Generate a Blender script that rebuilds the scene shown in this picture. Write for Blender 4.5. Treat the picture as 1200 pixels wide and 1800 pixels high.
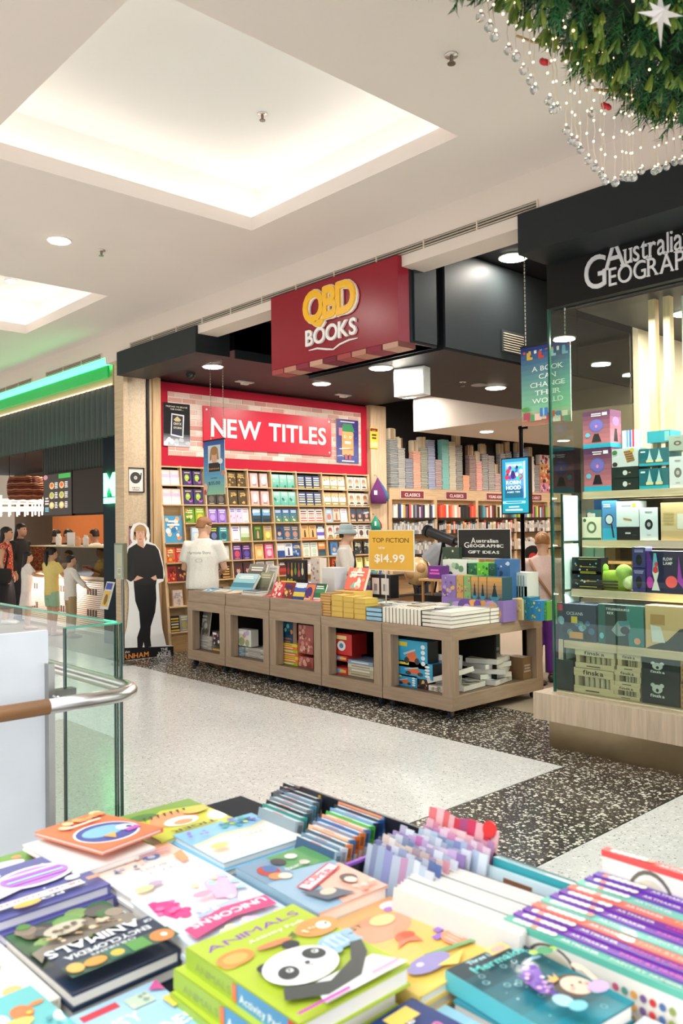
import bpy, bmesh, math, random
from mathutils import Vector, Matrix
rnd = random.Random(7)
for o in list(bpy.data.objects): bpy.data.objects.remove(o, do_unlink=True)
SC = bpy.context.scene
COL = SC.collection

# ---------------------------------------------------------------- camera
RC = Matrix(((0.67530931, 0.02126161, 0.73722811), (0.73742612, -0.00231895, -0.67542382), (-0.012651, 0.99977126, -0.01724488)))
CAMP = Vector((0, 0, 1.62)); FPX = 1456.31
cam = bpy.data.cameras.new('camera'); camo = bpy.data.objects.new('camera', cam); COL.objects.link(camo)
camo.matrix_world = Matrix.Translation(CAMP) @ RC.to_4x4()
cam.sensor_fit = 'VERTICAL'; cam.sensor_height = 36.0; cam.sensor_width = 24.0; cam.lens = FPX / 1800 * 36
cam.clip_start = 0.05; cam.clip_end = 200
cam.dof.use_dof = True; cam.dof.focus_distance = 8.5; cam.dof.aperture_fstop = 5.0
SC.camera = camo

# ---------------------------------------------------------------- world, exposure
wd = bpy.data.worlds.new('daylight'); SC.world = wd; wd.use_nodes = True
bg = wd.node_tree.nodes['Background']; bg.inputs[0].default_value = (0.93, 0.965, 1.0, 1); bg.inputs[1].default_value = 1.2
SC.view_settings.view_transform = 'Standard'; SC.view_settings.look = 'None'
SC.view_settings.gamma = 1.0; SC.view_settings.use_curve_mapping = False
SC.view_settings.exposure = 0.88
def area(name, loc, sx, sy, power, col=(1, .95, .88), rot=(0, 0, 0), parent=None, disk=False, spread=math.pi):
    l = bpy.data.lights.new(name, 'AREA'); l.shape = 'DISK' if disk else 'RECTANGLE'; l.size = sx
    if not disk: l.size_y = sy
    l.energy = power * (.6 if disk else 1); l.color = col; l.spread = spread
    o = bpy.data.objects.new(name, l); COL.objects.link(o); o.location = loc; o.rotation_euler = rot
    if parent: o.parent = parent
    return o
# daylight from the glazed atrium roof behind and beside the camera
area('atrium_daylight', (-3.0, -3.4, 8.2), 12.0, 6.0, 300, (.95, .975, 1), (math.radians(-8), 0, 0))

# ---------------------------------------------------------------- helpers
def lin(c):
    c /= 255.0
    return c / 12.92 if c <= 0.04045 else ((c + 0.055) / 1.055) ** 2.4
def C(h):
    if isinstance(h, tuple): return h
    h = h.lstrip('#'); return tuple(lin(int(h[i:i + 2], 16)) for i in (0, 2, 4))
def mixc(a, b, t): a = C(a); b = C(b); return tuple(a[i] * (1 - t) + b[i] * t for i in range(3))
def on(px, py, **k):
    """the point of the place that lies on the plane x=, y= or z= along the sight line of a measured photo point"""
    d = RC @ Vector((px - 600, -(py - 900), -FPX)); (ax, v), = k.items(); i = 'xyz'.index(ax)
    return CAMP + d * ((v - CAMP[i]) / d[i])
def V(*a): return Vector(a)

def new_mat(name, rough=.5, metal=0, var=.06, scale=40, spec=.5, emit=None, es=0, coat=0, bump=0, bscale=200):
    """principled material; base colour comes from the mesh's 'col' attribute, with a fine procedural variation"""
    m = bpy.data.materials.new(name); m.use_nodes = True; nt = m.node_tree; N = nt.nodes; L = nt.links
    b = N['Principled BSDF']; b.inputs['Roughness'].default_value = rough; b.inputs['Metallic'].default_value = metal
    b.inputs['Specular IOR Level'].default_value = spec; b.inputs['Coat Weight'].default_value = coat
    at = N.new('ShaderNodeAttribute'); at.attribute_name = 'col'
    if var:
        tc = N.new('ShaderNodeTexCoord'); nz = N.new('ShaderNodeTexNoise'); nz.inputs['Scale'].default_value = scale
        mr = N.new('ShaderNodeMapRange'); mr.inputs['To Min'].default_value = 1 - var * 2; mr.inputs['To Max'].default_value = 1 + var * 2
        mx = N.new('ShaderNodeVectorMath'); mx.operation = 'SCALE'
        L.new(tc.outputs['Object'], nz.inputs['Vector']); L.new(nz.outputs['Fac'], mr.inputs['Value'])
        L.new(at.outputs['Color'], mx.inputs[0]); L.new(mr.outputs['Result'], mx.inputs['Scale']); L.new(mx.outputs[0], b.inputs['Base Color'])
        if bump:
            n2 = N.new('ShaderNodeTexNoise'); n2.inputs['Scale'].default_value = bscale; bp = N.new('ShaderNodeBump'); bp.inputs['Strength'].default_value = bump
            bp.inputs['Distance'].default_value = .01
            L.new(tc.outputs['Object'], n2.inputs['Vector']); L.new(n2.outputs['Fac'], bp.inputs['Height']); L.new(bp.outputs[0], b.inputs['Normal'])
    else: L.new(at.outputs['Color'], b.inputs['Base Color'])
    if emit == 'col': L.new(at.outputs['Color'], b.inputs['Emission Color']); b.inputs['Emission Strength'].default_value = es
    elif emit: b.inputs['Emission Color'].default_value = (*C(emit), 1); b.inputs['Emission Strength'].default_value = es
    return m
M = {}
M['paper'] = new_mat('printed_paper', .42, var=.015, scale=60)
M['gloss'] = new_mat('glossy_print', .36, var=.015, scale=30, coat=.06)
M['matte'] = new_mat('matte_paint', .75, var=.03, scale=6, spec=.3)
M['plaster'] = new_mat('ceiling_plaster', .85, var=.02, scale=1.5)
M['plastic'] = new_mat('moulded_plastic', .35, var=.03)
M['fabric'] = new_mat('woven_cloth', .85, var=.10, scale=90, bump=.3, bscale=400)
M['skin'] = new_mat('skin', .5, var=.04, scale=30)
M['hair'] = new_mat('hair', .55, var=.25, scale=70)
M['metal'] = new_mat('brushed_steel', .28, metal=1, var=.05, scale=12)
M['black'] = new_mat('black_paint', .5, var=.05, scale=3, spec=.28)
M['lamp'] = new_mat('lit_diffuser', .4, var=0, emit='col', es=14)
M['lampsoft'] = new_mat('lit_cove_strip', .4, var=0, emit='col', es=3.0)
M['screen'] = new_mat('lit_screen', .25, var=0, emit='col', es=.55)
M['leaf'] = new_mat('foliage', .5, var=.2, scale=9)
M['wallpaint'] = new_mat('sign_enamel', .28, var=.01, scale=2, coat=0, spec=.35)

def wood_mat(name, rough=.45, stretch=(1, 12, 12), amount=.16, scale=3.0):
    m = bpy.data.materials.new(name); m.use_nodes = True; nt = m.node_tree; N = nt.nodes; L = nt.links
    b = N['Principled BSDF']; b.inputs['Roughness'].default_value = rough
    at = N.new('ShaderNodeAttribute'); at.attribute_name = 'col'; tc = N.new('ShaderNodeTexCoord'); mp = N.new('ShaderNodeMapping')
    mp.inputs['Scale'].default_value = stretch; nz = N.new('ShaderNodeTexNoise'); nz.inputs['Scale'].default_value = scale; nz.inputs['Detail'].default_value = 6
    nz.inputs['Distortion'].default_value = .6
    mr = N.new('ShaderNodeMapRange'); mr.inputs['From Min'].default_value = .3; mr.inputs['From Max'].default_value = .7
    mr.inputs['To Min'].default_value = 1 - amount; mr.inputs['To Max'].default_value = 1 + amount
    mx = N.new('ShaderNodeVectorMath'); mx.operation = 'SCALE'
    L.new(tc.outputs['Object'], mp.inputs[0]); L.new(mp.outputs[0], nz.inputs['Vector']); L.new(nz.outputs['Fac'], mr.inputs['Value'])
    L.new(at.outputs['Color'], mx.inputs[0]); L.new(mr.outputs['Result'], mx.inputs['Scale']); L.new(mx.outputs[0], b.inputs['Base Color'])
    return m
M['woodx'] = wood_mat('timber_grain_along', .5, (1, 14, 14))
M['woodz'] = wood_mat('timber_grain_upright', .5, (14, 14, 1))
M['woody'] = wood_mat('timber_grain_deep', .5, (14, 1, 14))

def terrazzo(name, base, chips, dens, rough, scale):
    m = bpy.data.materials.new(name); m.use_nodes = True; nt = m.node_tree; N = nt.nodes; L = nt.links
    b = N['Principled BSDF']; b.inputs['Roughness'].default_value = rough
    tc = N.new('ShaderNodeTexCoord'); prev = None; col = N.new('ShaderNodeRGB'); col.outputs[0].default_value = (*C(base), 1); prev = col.outputs[0]
    for i, (cc, d, s) in enumerate(chips):
        vo = N.new('ShaderNodeTexVoronoi'); vo.inputs['Scale'].default_value = s; vo.feature = 'F1'
        mp = N.new('ShaderNodeMapping'); mp.inputs['Location'].default_value = (i * 3.1, i * 1.7, 0); nz = N.new('ShaderNodeTexNoise'); nz.inputs['Scale'].default_value = s * 1.2
        ad = N.new('ShaderNodeVectorMath'); ad.operation = 'MULTIPLY_ADD'; ad.inputs[1].default_value = (.02, .02, .02)
        L.new(tc.outputs['Object'], mp.inputs[0]); L.new(mp.outputs[0], nz.inputs['Vector']); L.new(nz.outputs['Color'], ad.inputs[0]); L.new(mp.outputs[0], ad.inputs[2]); L.new(ad.outputs[0], vo.inputs['Vector'])
        sp = N.new('ShaderNodeSeparateColor'); L.new(vo.outputs['Color'], sp.inputs[0])
        th = N.new('ShaderNodeMath'); th.operation = 'MULTIPLY'; L.new(sp.outputs[0], th.inputs[0]); th.inputs[1].default_value = d
        lt = N.new('ShaderNodeMath'); lt.operation = 'LESS_THAN'; L.new(vo.outputs['Distance'], lt.inputs[0]); L.new(th.outputs[0], lt.inputs[1])
        mx = N.new('ShaderNodeMix'); mx.data_type = 'RGBA'; L.new(lt.outputs[0], mx.inputs['Factor']); L.new(prev, mx.inputs[6]); mx.inputs[7].default_value = (*C(cc), 1); prev = mx.outputs[2]
    L.new(prev, b.inputs['Base Color']); return m
M['tz_light'] = terrazzo('pale_terrazzo', 'cdcbc9', [('bbb7b3', .42, 42), ('dad8d6', .5, 34), ('6b645c', .27, 60)], 0, .2, 40)
M['tz_dark'] = terrazzo('black_terrazzo', '2c2926', [('4a453f', .5, 40), ('d6d0c4', .55, 46), ('8f877b', .38, 60)], 0, .22, 40)

def glass_mat(name, col, rough=0.0, alpha=.12, tint=1.0):
    m = bpy.data.materials.new(name); m.use_nodes = True; nt = m.node_tree; N = nt.nodes; L = nt.links
    for n in list(N): N.remove(n)
    out = N.new('ShaderNodeOutputMaterial'); tr = N.new('ShaderNodeBsdfTransparent'); tr.inputs[0].default_value = (*C(col), 1)
    gl = N.new('ShaderNodeBsdfGlossy'); gl.inputs['Roughness'].default_value = rough; gl.inputs[0].default_value = (1, 1, 1, 1)
    fr = N.new('ShaderNodeFresnel'); fr.inputs[0].default_value = 1.5; mx = N.new('ShaderNodeMixShader')
    mt = N.new('ShaderNodeMath'); mt.operation = 'MULTIPLY_ADD'; mt.inputs[1].default_value = 1.2; mt.inputs[2].default_value = alpha - .05; mt.use_clamp = True
    ge = N.new('ShaderNodeNewGeometry'); iv = N.new('ShaderNodeMath'); iv.operation = 'SUBTRACT'; iv.inputs[0].default_value = 1.0; mu = N.new('ShaderNodeMath'); mu.operation = 'MULTIPLY'
    L.new(ge.outputs['Backfacing'], iv.inputs[1]); L.new(fr.outputs[0], mt.inputs[0]); L.new(mt.outputs[0], mu.inputs[0]); L.new(iv.outputs[0], mu.inputs[1]); L.new(mu.outputs[0], mx.inputs[0]); L.new(tr.outputs[0], mx.inputs[1]); L.new(gl.outputs[0], mx.inputs[2]); L.new(mx.outputs[0], out.inputs[0])
    return m
M['glass'] = glass_mat('window_glass', 'eff7f2', alpha=.05)
M['glassedge'] = new_mat('green_glass_edge', .1, var=0)
M['crystal'] = new_mat('crystal', .05, var=0); M['crystal'].node_tree.nodes['Principled BSDF'].inputs['Transmission Weight'].default_value = .85

class MB:
    def __init__(s): s.v = []; s.f = []; s.c = []
    def add(s, vs, fs, col):
        b = len(s.v); s.v.extend(Vector(p) for p in vs); col = C(col)
        for f in fs: s.f.append([b + i for i in f]); s.c.append(col)
        return s
    def box(s, x0, x1, y0, y1, z0, z1, col, top=None, skip=''):
        vs = [(x0, y0, z0), (x1, y0, z0), (x1, y1, z0), (x0, y1, z0), (x0, y0, z1), (x1, y0, z1), (x1, y1, z1), (x0, y1, z1)]
        fs = [(0, 3, 2, 1), (4, 5, 6, 7), (0, 1, 5, 4), (1, 2, 6, 5), (2, 3, 7, 6), (3, 0, 4, 7)]
        s.add(vs, fs, col)
        if top is not None: s.c[-5] = C(top)
        return s
    def obox(s, o, u, v, w, col):
        o, u, v, w = map(Vector, (o, u, v, w))
        vs = [o, o + u, o + u + v, o + v, o + w, o + u + w, o + u + v + w, o + v + w]
        return s.add(vs, [(0, 3, 2, 1), (4, 5, 6, 7), (0, 1, 5, 4), (1, 2, 6, 5), (2, 3, 7, 6), (3, 0, 4, 7)], col)
    def poly(s, pts, col): return s.add(pts, [tuple(range(len(pts)))], col)
    def prism(s, pts, d, col, side=None):
        d = Vector(d); n = len(pts); b = [Vector(p) for p in pts]; t = [p + d for p in b]
        s.add(b + t, [tuple(range(n))[::-1], tuple(range(n, 2 * n))], col)
        s.add(b + t, [(i, (i + 1) % n, n + (i + 1) % n, n + i) for i in range(n)], side or col); return s
    def cyl(s, p0, p1, r0, col, r1=None, n=10, caps=True):
        p0 = Vector(p0); p1 = Vector(p1); r1 = r0 if r1 is None else r1; d = (p1 - p0).normalized()
        a = d.orthogonal().normalized(); b = d.cross(a); vs = []
        for p, r in ((p0, r0), (p1, r1)):
            for i in range(n): t = 2 * math.pi * i / n; vs.append(p + (a * math.cos(t) + b * math.sin(t)) * r)
        fs = [(i, (i + 1) % n, n + (i + 1) % n, n + i) for i in range(n)]
        if caps: fs += [tuple(range(n))[::-1], tuple(range(n, 2 * n))]
        return s.add(vs, fs, col)
    def tube(s, pts, r, col, n=8, closed=False):
        pts = [Vector(p) for p in pts]; rs = r if isinstance(r, (list, tuple)) else [r] * len(pts); rings = []; a = None
        for i, p in enumerate(pts):
            d = (pts[min(i + 1, len(pts) - 1)] - pts[max(i - 1, 0)]).normalized()
            a = d.orthogonal().normalized() if a is None else (a - d * a.dot(d)).normalized()
            b = d.cross(a); rings.append([p + (a * math.cos(2 * math.pi * k / n) + b * math.sin(2 * math.pi * k / n)) * rs[i] for k in range(n)])
        return s.loft(rings, col)
    def loft(s, rings, col, cap=True):
        n = len(rings[0]); vs = [p for r in rings for p in r]; fs = []
        for j in range(len(rings) - 1):
            for i in range(n): fs.append((j * n + i, j * n + (i + 1) % n, (j + 1) * n + (i + 1) % n, (j + 1) * n + i))
        if cap: fs += [tuple(range(n))[::-1], tuple((len(rings) - 1) * n + i for i in range(n))]
        return s.add(vs, fs, col)
    def ells(s, data, col, n=16, cap=True):
        """loft of horizontal ellipses: (cx, cy, z, rx, ry)"""
        return s.loft([[V(cx + rx * math.cos(2 * math.pi * i / n), cy + ry * math.sin(2 * math.pi * i / n), z) for i in range(n)] for cx, cy, z, rx, ry in data], col, cap)
    def ball(s, c, r, col, n=12, m=8, sc=(1, 1, 1)):
        c = Vector(c)
        return s.loft([[c + V(sc[0] * r * math.sin(math.pi * j / m) * math.cos(2 * math.pi * i / n), sc[1] * r * math.sin(math.pi * j / m) * math.sin(2 * math.pi * i / n), sc[2] * -r * math.cos(math.pi * j / m)) for i in range(n)] for j in ([.02] + list(range(1, m)) + [m - .02])], col)
    def build(s, name, mat, parent=None, smooth=False, loc=None):
        me = bpy.data.meshes.new(name); me.from_pydata([tuple(p) for p in s.v], [], s.f); me.update()
        at = me.color_attributes.new('col', 'FLOAT_COLOR', 'CORNER'); buf = []
        for f, c in zip(s.f, s.c): buf.extend((c[0], c[1], c[2], 1.0) * len(f))
        at.data.foreach_set('color', buf)
        me.materials.append(M[mat] if isinstance(mat, str) else mat)
        if smooth: me.polygons.foreach_set('use_smooth', [True] * len(me.polygons))
        o = bpy.data.objects.new(name, me); COL.objects.link(o)
        if parent: o.parent = parent
        if loc is not None: o.location = loc
        return o
def tag(o, label=None, cat=None, group=None, kind=None):
    if label: o['label'] = label
    if cat: o['category'] = cat
    if group: o['group'] = group
    if kind: o['kind'] = kind
    return o
def thing(name, label, cat, loc=(0, 0, 0), rotz=0, group=None):
    o = bpy.data.objects.new(name, None); COL.objects.link(o); o.location = loc; o.rotation_euler = (0, 0, rotz); o.empty_display_size = .1
    return tag(o, label, cat, group)
def place(o, org, u, v):
    """put an object with its local x along u and local y along v"""
    u = Vector(u).normalized(); v = Vector(v); v = (v - u * v.dot(u)).normalized(); n = u.cross(v)
    m = Matrix((u, v, n)).transposed().to_4x4(); m.translation = Vector(org); o.matrix_world = m; return o
def copy_tree(o, parent=None):
    c = o.copy(); COL.objects.link(c); c.parent = parent
    for ch in list(o.children): copy_tree(ch, c)
    return c

# ---------------------------------------------------------------- lettering: glyphs taken once from the built-in font
GL = {}
def glyphs():
    chars = "ABCDEFGHIJKLMNOPQRSTUVWXYZabcdefghijklmnopqrstuvwxyz0123456789$.!&-'?,:"
    for bold in (0, 1):
        objs = []
        for ch in chars:
            cu = bpy.data.curves.new('g', 'FONT'); cu.body = ch; cu.size = 1; cu.resolution_u = 4; cu.offset = .022 if bold else 0
            o = bpy.data.objects.new('g', cu); COL.objects.link(o); objs.append((ch, o))
        bpy.context.view_layer.update(); dg = bpy.context.evaluated_depsgraph_get()
        for ch, o in objs:
            me = o.evaluated_get(dg).to_mesh(); vs = [(v.co.x, v.co.y) for v in me.vertices]; fs = [tuple(p.vertices) for p in me.polygons]
            x0 = min(v[0] for v in vs); x1 = max(v[0] for v in vs)
            GL[ch, bold] = ([(x - x0, y) for x, y in vs], fs, x1 - x0); o.evaluated_get(dg).to_mesh_clear()
        for ch, o in objs:
            cu = o.data; bpy.data.objects.remove(o); bpy.data.curves.remove(cu)
glyphs()
def serifs(ch, bold):
    vs, fs, w = GL[ch, bold]; cnt = {}
    for f in fs:
        for i in range(len(f)):
            e = tuple(sorted((f[i], f[(i + 1) % len(f)]))); cnt[e] = cnt.get(e, 0) + 1
    out = []; ys = [v[1] for v in vs]; lo, hi = min(ys), max(ys)
    for (a, b), k in cnt.items():
        if k == 1 and abs(vs[a][1] - vs[b][1]) < .004:
            y = vs[a][1]; x0, x1 = sorted((vs[a][0], vs[b][0]))
            if .03 < x1 - x0 < .22 and (abs(y - lo) < .02 or abs(y - hi) < .02 or abs(y) < .02):
                out.append((x0 - .055, x1 + .055, y if y < .2 else y - .045, y + .045 if y < .2 else y))
    return out
def text(mb, s, org, u, v, size, col, bold=0, align='c', width=None, depth=0, serif=False, track=.07, small=None):
    """lay a line of lettering: origin, reading direction u, up direction v"""
    u = Vector(u).normalized(); v = Vector(v).normalized(); n = u.cross(v); lay = []; x = 0
    for i, ch in enumerate(s):
        if ch == ' ' or (ch, bold) not in GL: x += .32; continue
        k = small if (small and i > 0) else 1.0
        g = GL[ch, bold]; lay.append((x, k, g, ch)); x += g[2] * k + track
    tot = max(x - track, .01); sx = size
    if width: sx = width / tot
    ox = {'c': -tot / 2, 'l': 0, 'r': -tot}[align] * sx; org = Vector(org)
    for gx, k, (vs, fs, w), ch in lay:
        b = [org + u * (ox + (gx + p[0] * k) * sx) + v * (p[1] * k * size) + n * depth for p in vs]
        mb.add(b, fs, col)
        if depth > 0.002:
            cnt = {}
            for f in fs:
                for i in range(len(f)):
                    a, c = f[i], f[(i + 1) % len(f)]; cnt.setdefault(tuple(sorted((a, c))), []).append((a, c))
            for e, l in cnt.items():
                if len(l) == 1:
                    a, c = l[0]; mb.add([b[c], b[a], b[a] - n * depth, b[c] - n * depth], [(0, 1, 2, 3)], col)
        if serif:
            for x0, x1, y0, y1 in serifs(ch, bold):
                q = [org + u * (ox + (gx + px * k) * sx) + v * (py * k * size) + n * (depth + .0002) for px, py in ((x0, y0), (x1, y0), (x1, y1), (x0, y1))]
                mb.add(q, [(0, 1, 2, 3)], col)
    return tot * sx
class Art:
    """flat print laid on a face: coordinates 0..1 across (u) and up (v)"""
    def __init__(s, mb, org, u, v, eps=.0003): s.mb = mb; s.o = Vector(org); s.u = Vector(u); s.v = Vector(v); s.n = s.u.cross(s.v).normalized(); s.e = eps; s.k = 1
    def p(s, x, y): return s.o + s.u * x + s.v * y + s.n * (s.e * s.k)
    def rect(s, x0, y0, x1, y1, col): s.mb.poly([s.p(x0, y0), s.p(x1, y0), s.p(x1, y1), s.p(x0, y1)], col); s.k += 1; return s
    def poly(s, pts, col): s.mb.poly([s.p(*q) for q in pts], col); s.k += 1; return s
    def ell(s, x, y, rx, ry, col, n=18, rot=0):
        q = []
        for i in range(n):
            t = 2 * math.pi * i / n; a, b = rx * math.cos(t), ry * math.sin(t); q.append((x + a * math.cos(rot) - b * math.sin(rot), y + a * math.sin(rot) + b * math.cos(rot)))
        return s.poly(q, col)
    def ring(s, x, y, rx, ry, w, col, n=24):
        for i in range(n):
            a, b = 2 * math.pi * i / n, 2 * math.pi * (i + 1) / n
            s.mb.poly([s.p(x + rx * k * math.cos(t), y + ry * k * math.sin(t)) for t, k in ((a, 1 - w), (a, 1), (b, 1), (b, 1 - w))], col)
        s.k += 1; return s
    def text(s, t, x, y, size, col, bold=1, width=None, align='c', serif=False, rot=0):
        u = s.u.normalized(); v = s.v.normalized()
        if rot: u, v = u * math.cos(rot) + v * math.sin(rot), v * math.cos(rot) - u * math.sin(rot)
        text(s.mb, t, s.p(x, y), u, v, size * s.v.length, col, bold, align, width * s.u.length if width else None, 0, serif); s.k += 2; return s
    def lines(s, x0, x1, y0, y1, n, col, rag=.25):
        for i in range(n):
            y = y1 - (y1 - y0) * (i + .5) / n; h = (y1 - y0) / n * .28; e = rnd.random() * rag * (x1 - x0) / 2
            s.mb.poly([s.p(x0 + e, y - h), s.p(x1 - e, y - h), s.p(x1 - e, y + h), s.p(x0 + e, y + h)], col)
        s.k += 1; return s
    def blobs(s, n, cols, rmin, rmax, x0=0.1, x1=.9, y0=.1, y1=.9):
        for i in range(n):
            r = rmin + rnd.random() * (rmax - rmin); a = s.u.length / s.v.length
            s.ell(min(max(x0 + rnd.random() * (x1 - x0), r), 1 - r), min(max(y0 + rnd.random() * (y1 - y0), r * a), 1 - r * a), r, r * a, cols[i % len(cols)], 9)
        return s
    def grad(s, x0, y0, x1, y1, c0, c1, n=8):
        for i in range(n):
            a, b = y0 + (y1 - y0) * i / n, y0 + (y1 - y0) * (i + 1) / n
            s.mb.poly([s.p(x0, a), s.p(x1, a), s.p(x1, b), s.p(x0, b)], mixc(c0, c1, (i + .5) / n))
        s.k += 1; return s
# ================================================================ the setting
def struct(name, mb, mat, parent=None, smooth=False):
    o = mb.build(name, mat, parent, smooth)
    if parent is None: o['kind'] = 'structure'
    return o
# ---- floor: bedding + separate terrazzo slabs with recessed joints
m = MB()
m.box(-26, 6, 1.72, 17, -.35, -.02, '6d655a'); m.box(-3.45, 6, -4, 1.72, -.35, -.02, '6d655a')
floor = struct('floor', m, 'matte')
def slab(x0, x1, y0, y1, mat):
    g = .004; m = MB(); m.box(x0 + g, x1 - g, y0 + g, y1 - g, -.02, 0, 'ffffff'); return m.build('floor_slab', mat, floor)
XS = [-24.1, -19.9, -15.7, -11.5, -7.3, -3.11]
for a, b in zip(XS, XS[1:]): slab(a, b, 1.74, 4.83, 'tz_light')
slab(-3.44, -3.11, -4, 1.74, 'tz_light'); slab(-2.3, 1.9, -4, 4.83, 'tz_light'); slab(1.9, 6, -4, 4.83, 'tz_light')
for a, b in ((-4, 0), (0, 3.39), (3.39, 4.83)): slab(-3.11, -2.3, a, b, 'tz_dark')
for a, b in ((-9.7, -7.3), (-7.3, -3.11), (-3.11, -2.3), (-2.3, 1.9)): slab(a, b, 4.83, 5.99, 'tz_dark')
m = MB(); m.box(-9.75, -3.45, 6.0, 16, -.02, 0, '9a8a78'); m.build('shop_carpet', 'fabric', floor)
m = MB(); m.box(-24, -9.7, 4.84, 12, -.02, 0, 'a99b88'); m.build('cafe_floor', 'paper', floor)
m = MB(); m.box(-3.45, 3, 5.99, 12, -.02, 0, '9a8a78'); m.build('neighbour_floor', 'fabric', floor)
m = MB(); m.box(-26, -3.46, -8, 1.70, -4.6, -4.5, 'cfc6b8'); struct('lower_floor', m, 'matte')
m = MB(); m.box(-26, -3.46, 1.70, 1.72, -.5, 0, 'd9d2c6'); m.box(-3.46, -3.44, -4, 1.72, -.5, 0, 'd9d2c6'); struct('trim_1', m, 'plaster')

# ---- mall ceiling with square coffers
CZ = 4.06; CE = 'e8dbd2'
CX = [(-5.47 - 4.7 * k, -3.29 - 4.7 * k) for k in range(-1, 4)]
CY = [(1.85, 4.05)]
xs = sorted({-24, 6} | {v for p in CX for v in p}); ys = sorted({.55, 4.85} | {v for p in CY for v in p})
m = MB()
for x0, x1 in zip(xs, xs[1:]):
    for y0, y1 in zip(ys, ys[1:]):
        if any(abs(x0 - a) < .01 for a, b in CX) and any(abs(y0 - a) < .01 for a, b in CY): continue
        m.box(x0, x1, y0, y1, CZ, CZ + .11, CE)
m.box(-9.66, 6, 4.85, 5.1, 3.70, CZ + .11, 'e2d3c6'); m.box(-24, -9.66, 4.85, 5.1, 3.785, CZ + .11, 'e2d3c6')
m.box(-26, 6, .45, .55, CZ - .05, CZ + .9, CE)
ceiling = struct('ceiling', m, 'plaster')
def coffer(x0, x1, y0, y1):
    w = .30; zt = 4.56; m = MB()
    m.box(x0 - w, x1 + w, y0 - w, y1 + w, zt, zt + .05, 'e6e4e0')
    for a in ((x0 - w - .05, x0 - w, y0 - w, y1 + w), (x1 + w, x1 + w + .05, y0 - w, y1 + w), (x0 - w, x1 + w, y0 - w - .05, y0 - w), (x0 - w, x1 + w, y1 + w, y1 + w + .05)):
        m.box(*a, CZ + .11, zt, 'ebe9e5')
    o = m.build('coffer_recess', 'plaster', ceiling)
    m = MB(); q = .2; h = CZ + .115
    for a in ((x0 - q, x0 - q + .05, y0 - q, y1 + q), (x1 + q - .05, x1 + q, y0 - q, y1 + q), (x0 - q, x1 + q, y0 - q, y0 - q + .05), (x0 - q, x1 + q, y1 + q - .05, y1 + q)): m.box(*a, h, h + .03, 'fffaf2')
    m.build('cove_light_strip', 'lampsoft', o)
for a in CX:
    for b in CY: coffer(*a, *b)

def vent(x0, x1, z0=3.79, z1=3.85, y=4.85, n=3, label='', step=.53):
    t = thing('air_vent', label, 'vent', ((x0 + x1) / 2, y, z0)); w = (x1 - x0) / 2; h = z1 - z0
    m = MB(); m.box(-w, w, -.003, .0, 0, h, '1a1613'); m.build('vent_backing', 'black', t)
    m = MB()
    for i in range(n): z = h * (i + .5) / n; m.obox((-w, -.012, z - .003), (2 * w, 0, 0), (0, .010, -.004), (0, 0, .005), 'bfb09c')
    m.build('louvre_blades', 'plaster', t)['kind'] = 'stuff'
    k = max(2, round(2 * w / step))
    for i in range(k + 1): x = -w + 2 * w * i / k; MB().box(x - .005, x + .005, -.014, -.001, -.004, h + .004, 'd8cab6').build('vent_divider', 'plaster', t)
vent(-9.0, -3.25, label='long slotted air vent above the book shop fascia')
vent(-11.45, -9.75, label='short slotted air vent above the green light strip, nearer the pillar')
vent(-16, -11.95, label='slotted air vent over the green light strip at the left edge')

def sprinkler(p, label):
    t = thing('sprinkler', label, 'sprinkler', p, group=None)
    m = MB(); m.cyl((0, 0, 0), (0, 0, -.008), .035, 'd9d2c8', n=14); m.build('escutcheon', 'metal', t, True)
    m = MB(); m.cyl((0, 0, -.008), (0, 0, -.045), .010, '8a8078'); m.build('sprinkler_body', 'metal', t)
    m = MB(); m.cyl((0, 0, -.045), (0, 0, -.05), .022, '8a8078', n=12); m.build('deflector', 'metal', t)
sprinkler(on(793, 96, z=CZ), 'ceiling sprinkler head beside the hanging garland')
sprinkler(on(461, 200, z=4.56), 'sprinkler head inside the big lit ceiling coffer')
sprinkler(on(178, 440, z=CZ), 'sprinkler head near the round ceiling downlight')
sprinkler(on(813, 671, z=3.1), 'sprinkler head in the black shop ceiling behind the red sign')
def downlight(p, r, label, power=0, group=None, bez='e8e2d8', col=(1, .93, .84)):
    t = thing('downlight', label, 'downlight', p, group=group)
    m = MB(); m.cyl((0, 0, 0), (0, 0, -.008), r * 1.16, bez, n=28); m.build('bezel', 'plastic', t)
    m = MB(); m.cyl((0, 0, -.008), (0, 0, -.014), r, 'fff4e4', n=28); m.build('diffuser', 'lamp', t)
    if power: area('downlight_lamp', (0, 0, -.02), r * 2, 0, power, col, parent=t, disk=True)
    return t
downlight(on(104, 422, z=CZ), .085, 'round downlight in the beige ceiling between the two coffers', 18)
downlight(on(20, 493, z=CZ + .5), .06, 'small round detector inside the left lit coffer', 0)

# ---- book shop shell
BK = '17171b'
m = MB(); m.box(-9.85, -9.75, 5.3, 16, 0, 4.0, '1b1a1d'); wall_left = struct('wall_left', m, 'black')
m = MB(); m.box(-9.85, -3.4, 16, 16.1, 0, 4.0, 'b9a892'); struct('wall_back', m, 'matte')
m = MB(); m.box(-3.45, -3.40, 6.5, 16, 0, 4.0, 'b9a892'); struct('wall_right', m, 'matte')
m = MB(); m.box(-9.75, -3.45, 5.1, 16, 3.97, 4.03, BK)                    # black slab over the shop
m.box(-9.75, -7.55, 5.35, 9.6, 3.6, 3.97, BK)                              # lower black ceiling along the new titles wall
struct('ceiling_shop', m, 'black')
m = MB(); m.box(-8.78, -3.45, 9.6, 16, 3.09, 3.97, 'cfc6bb'); struct('ceiling_rear', m, 'plaster')
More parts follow.
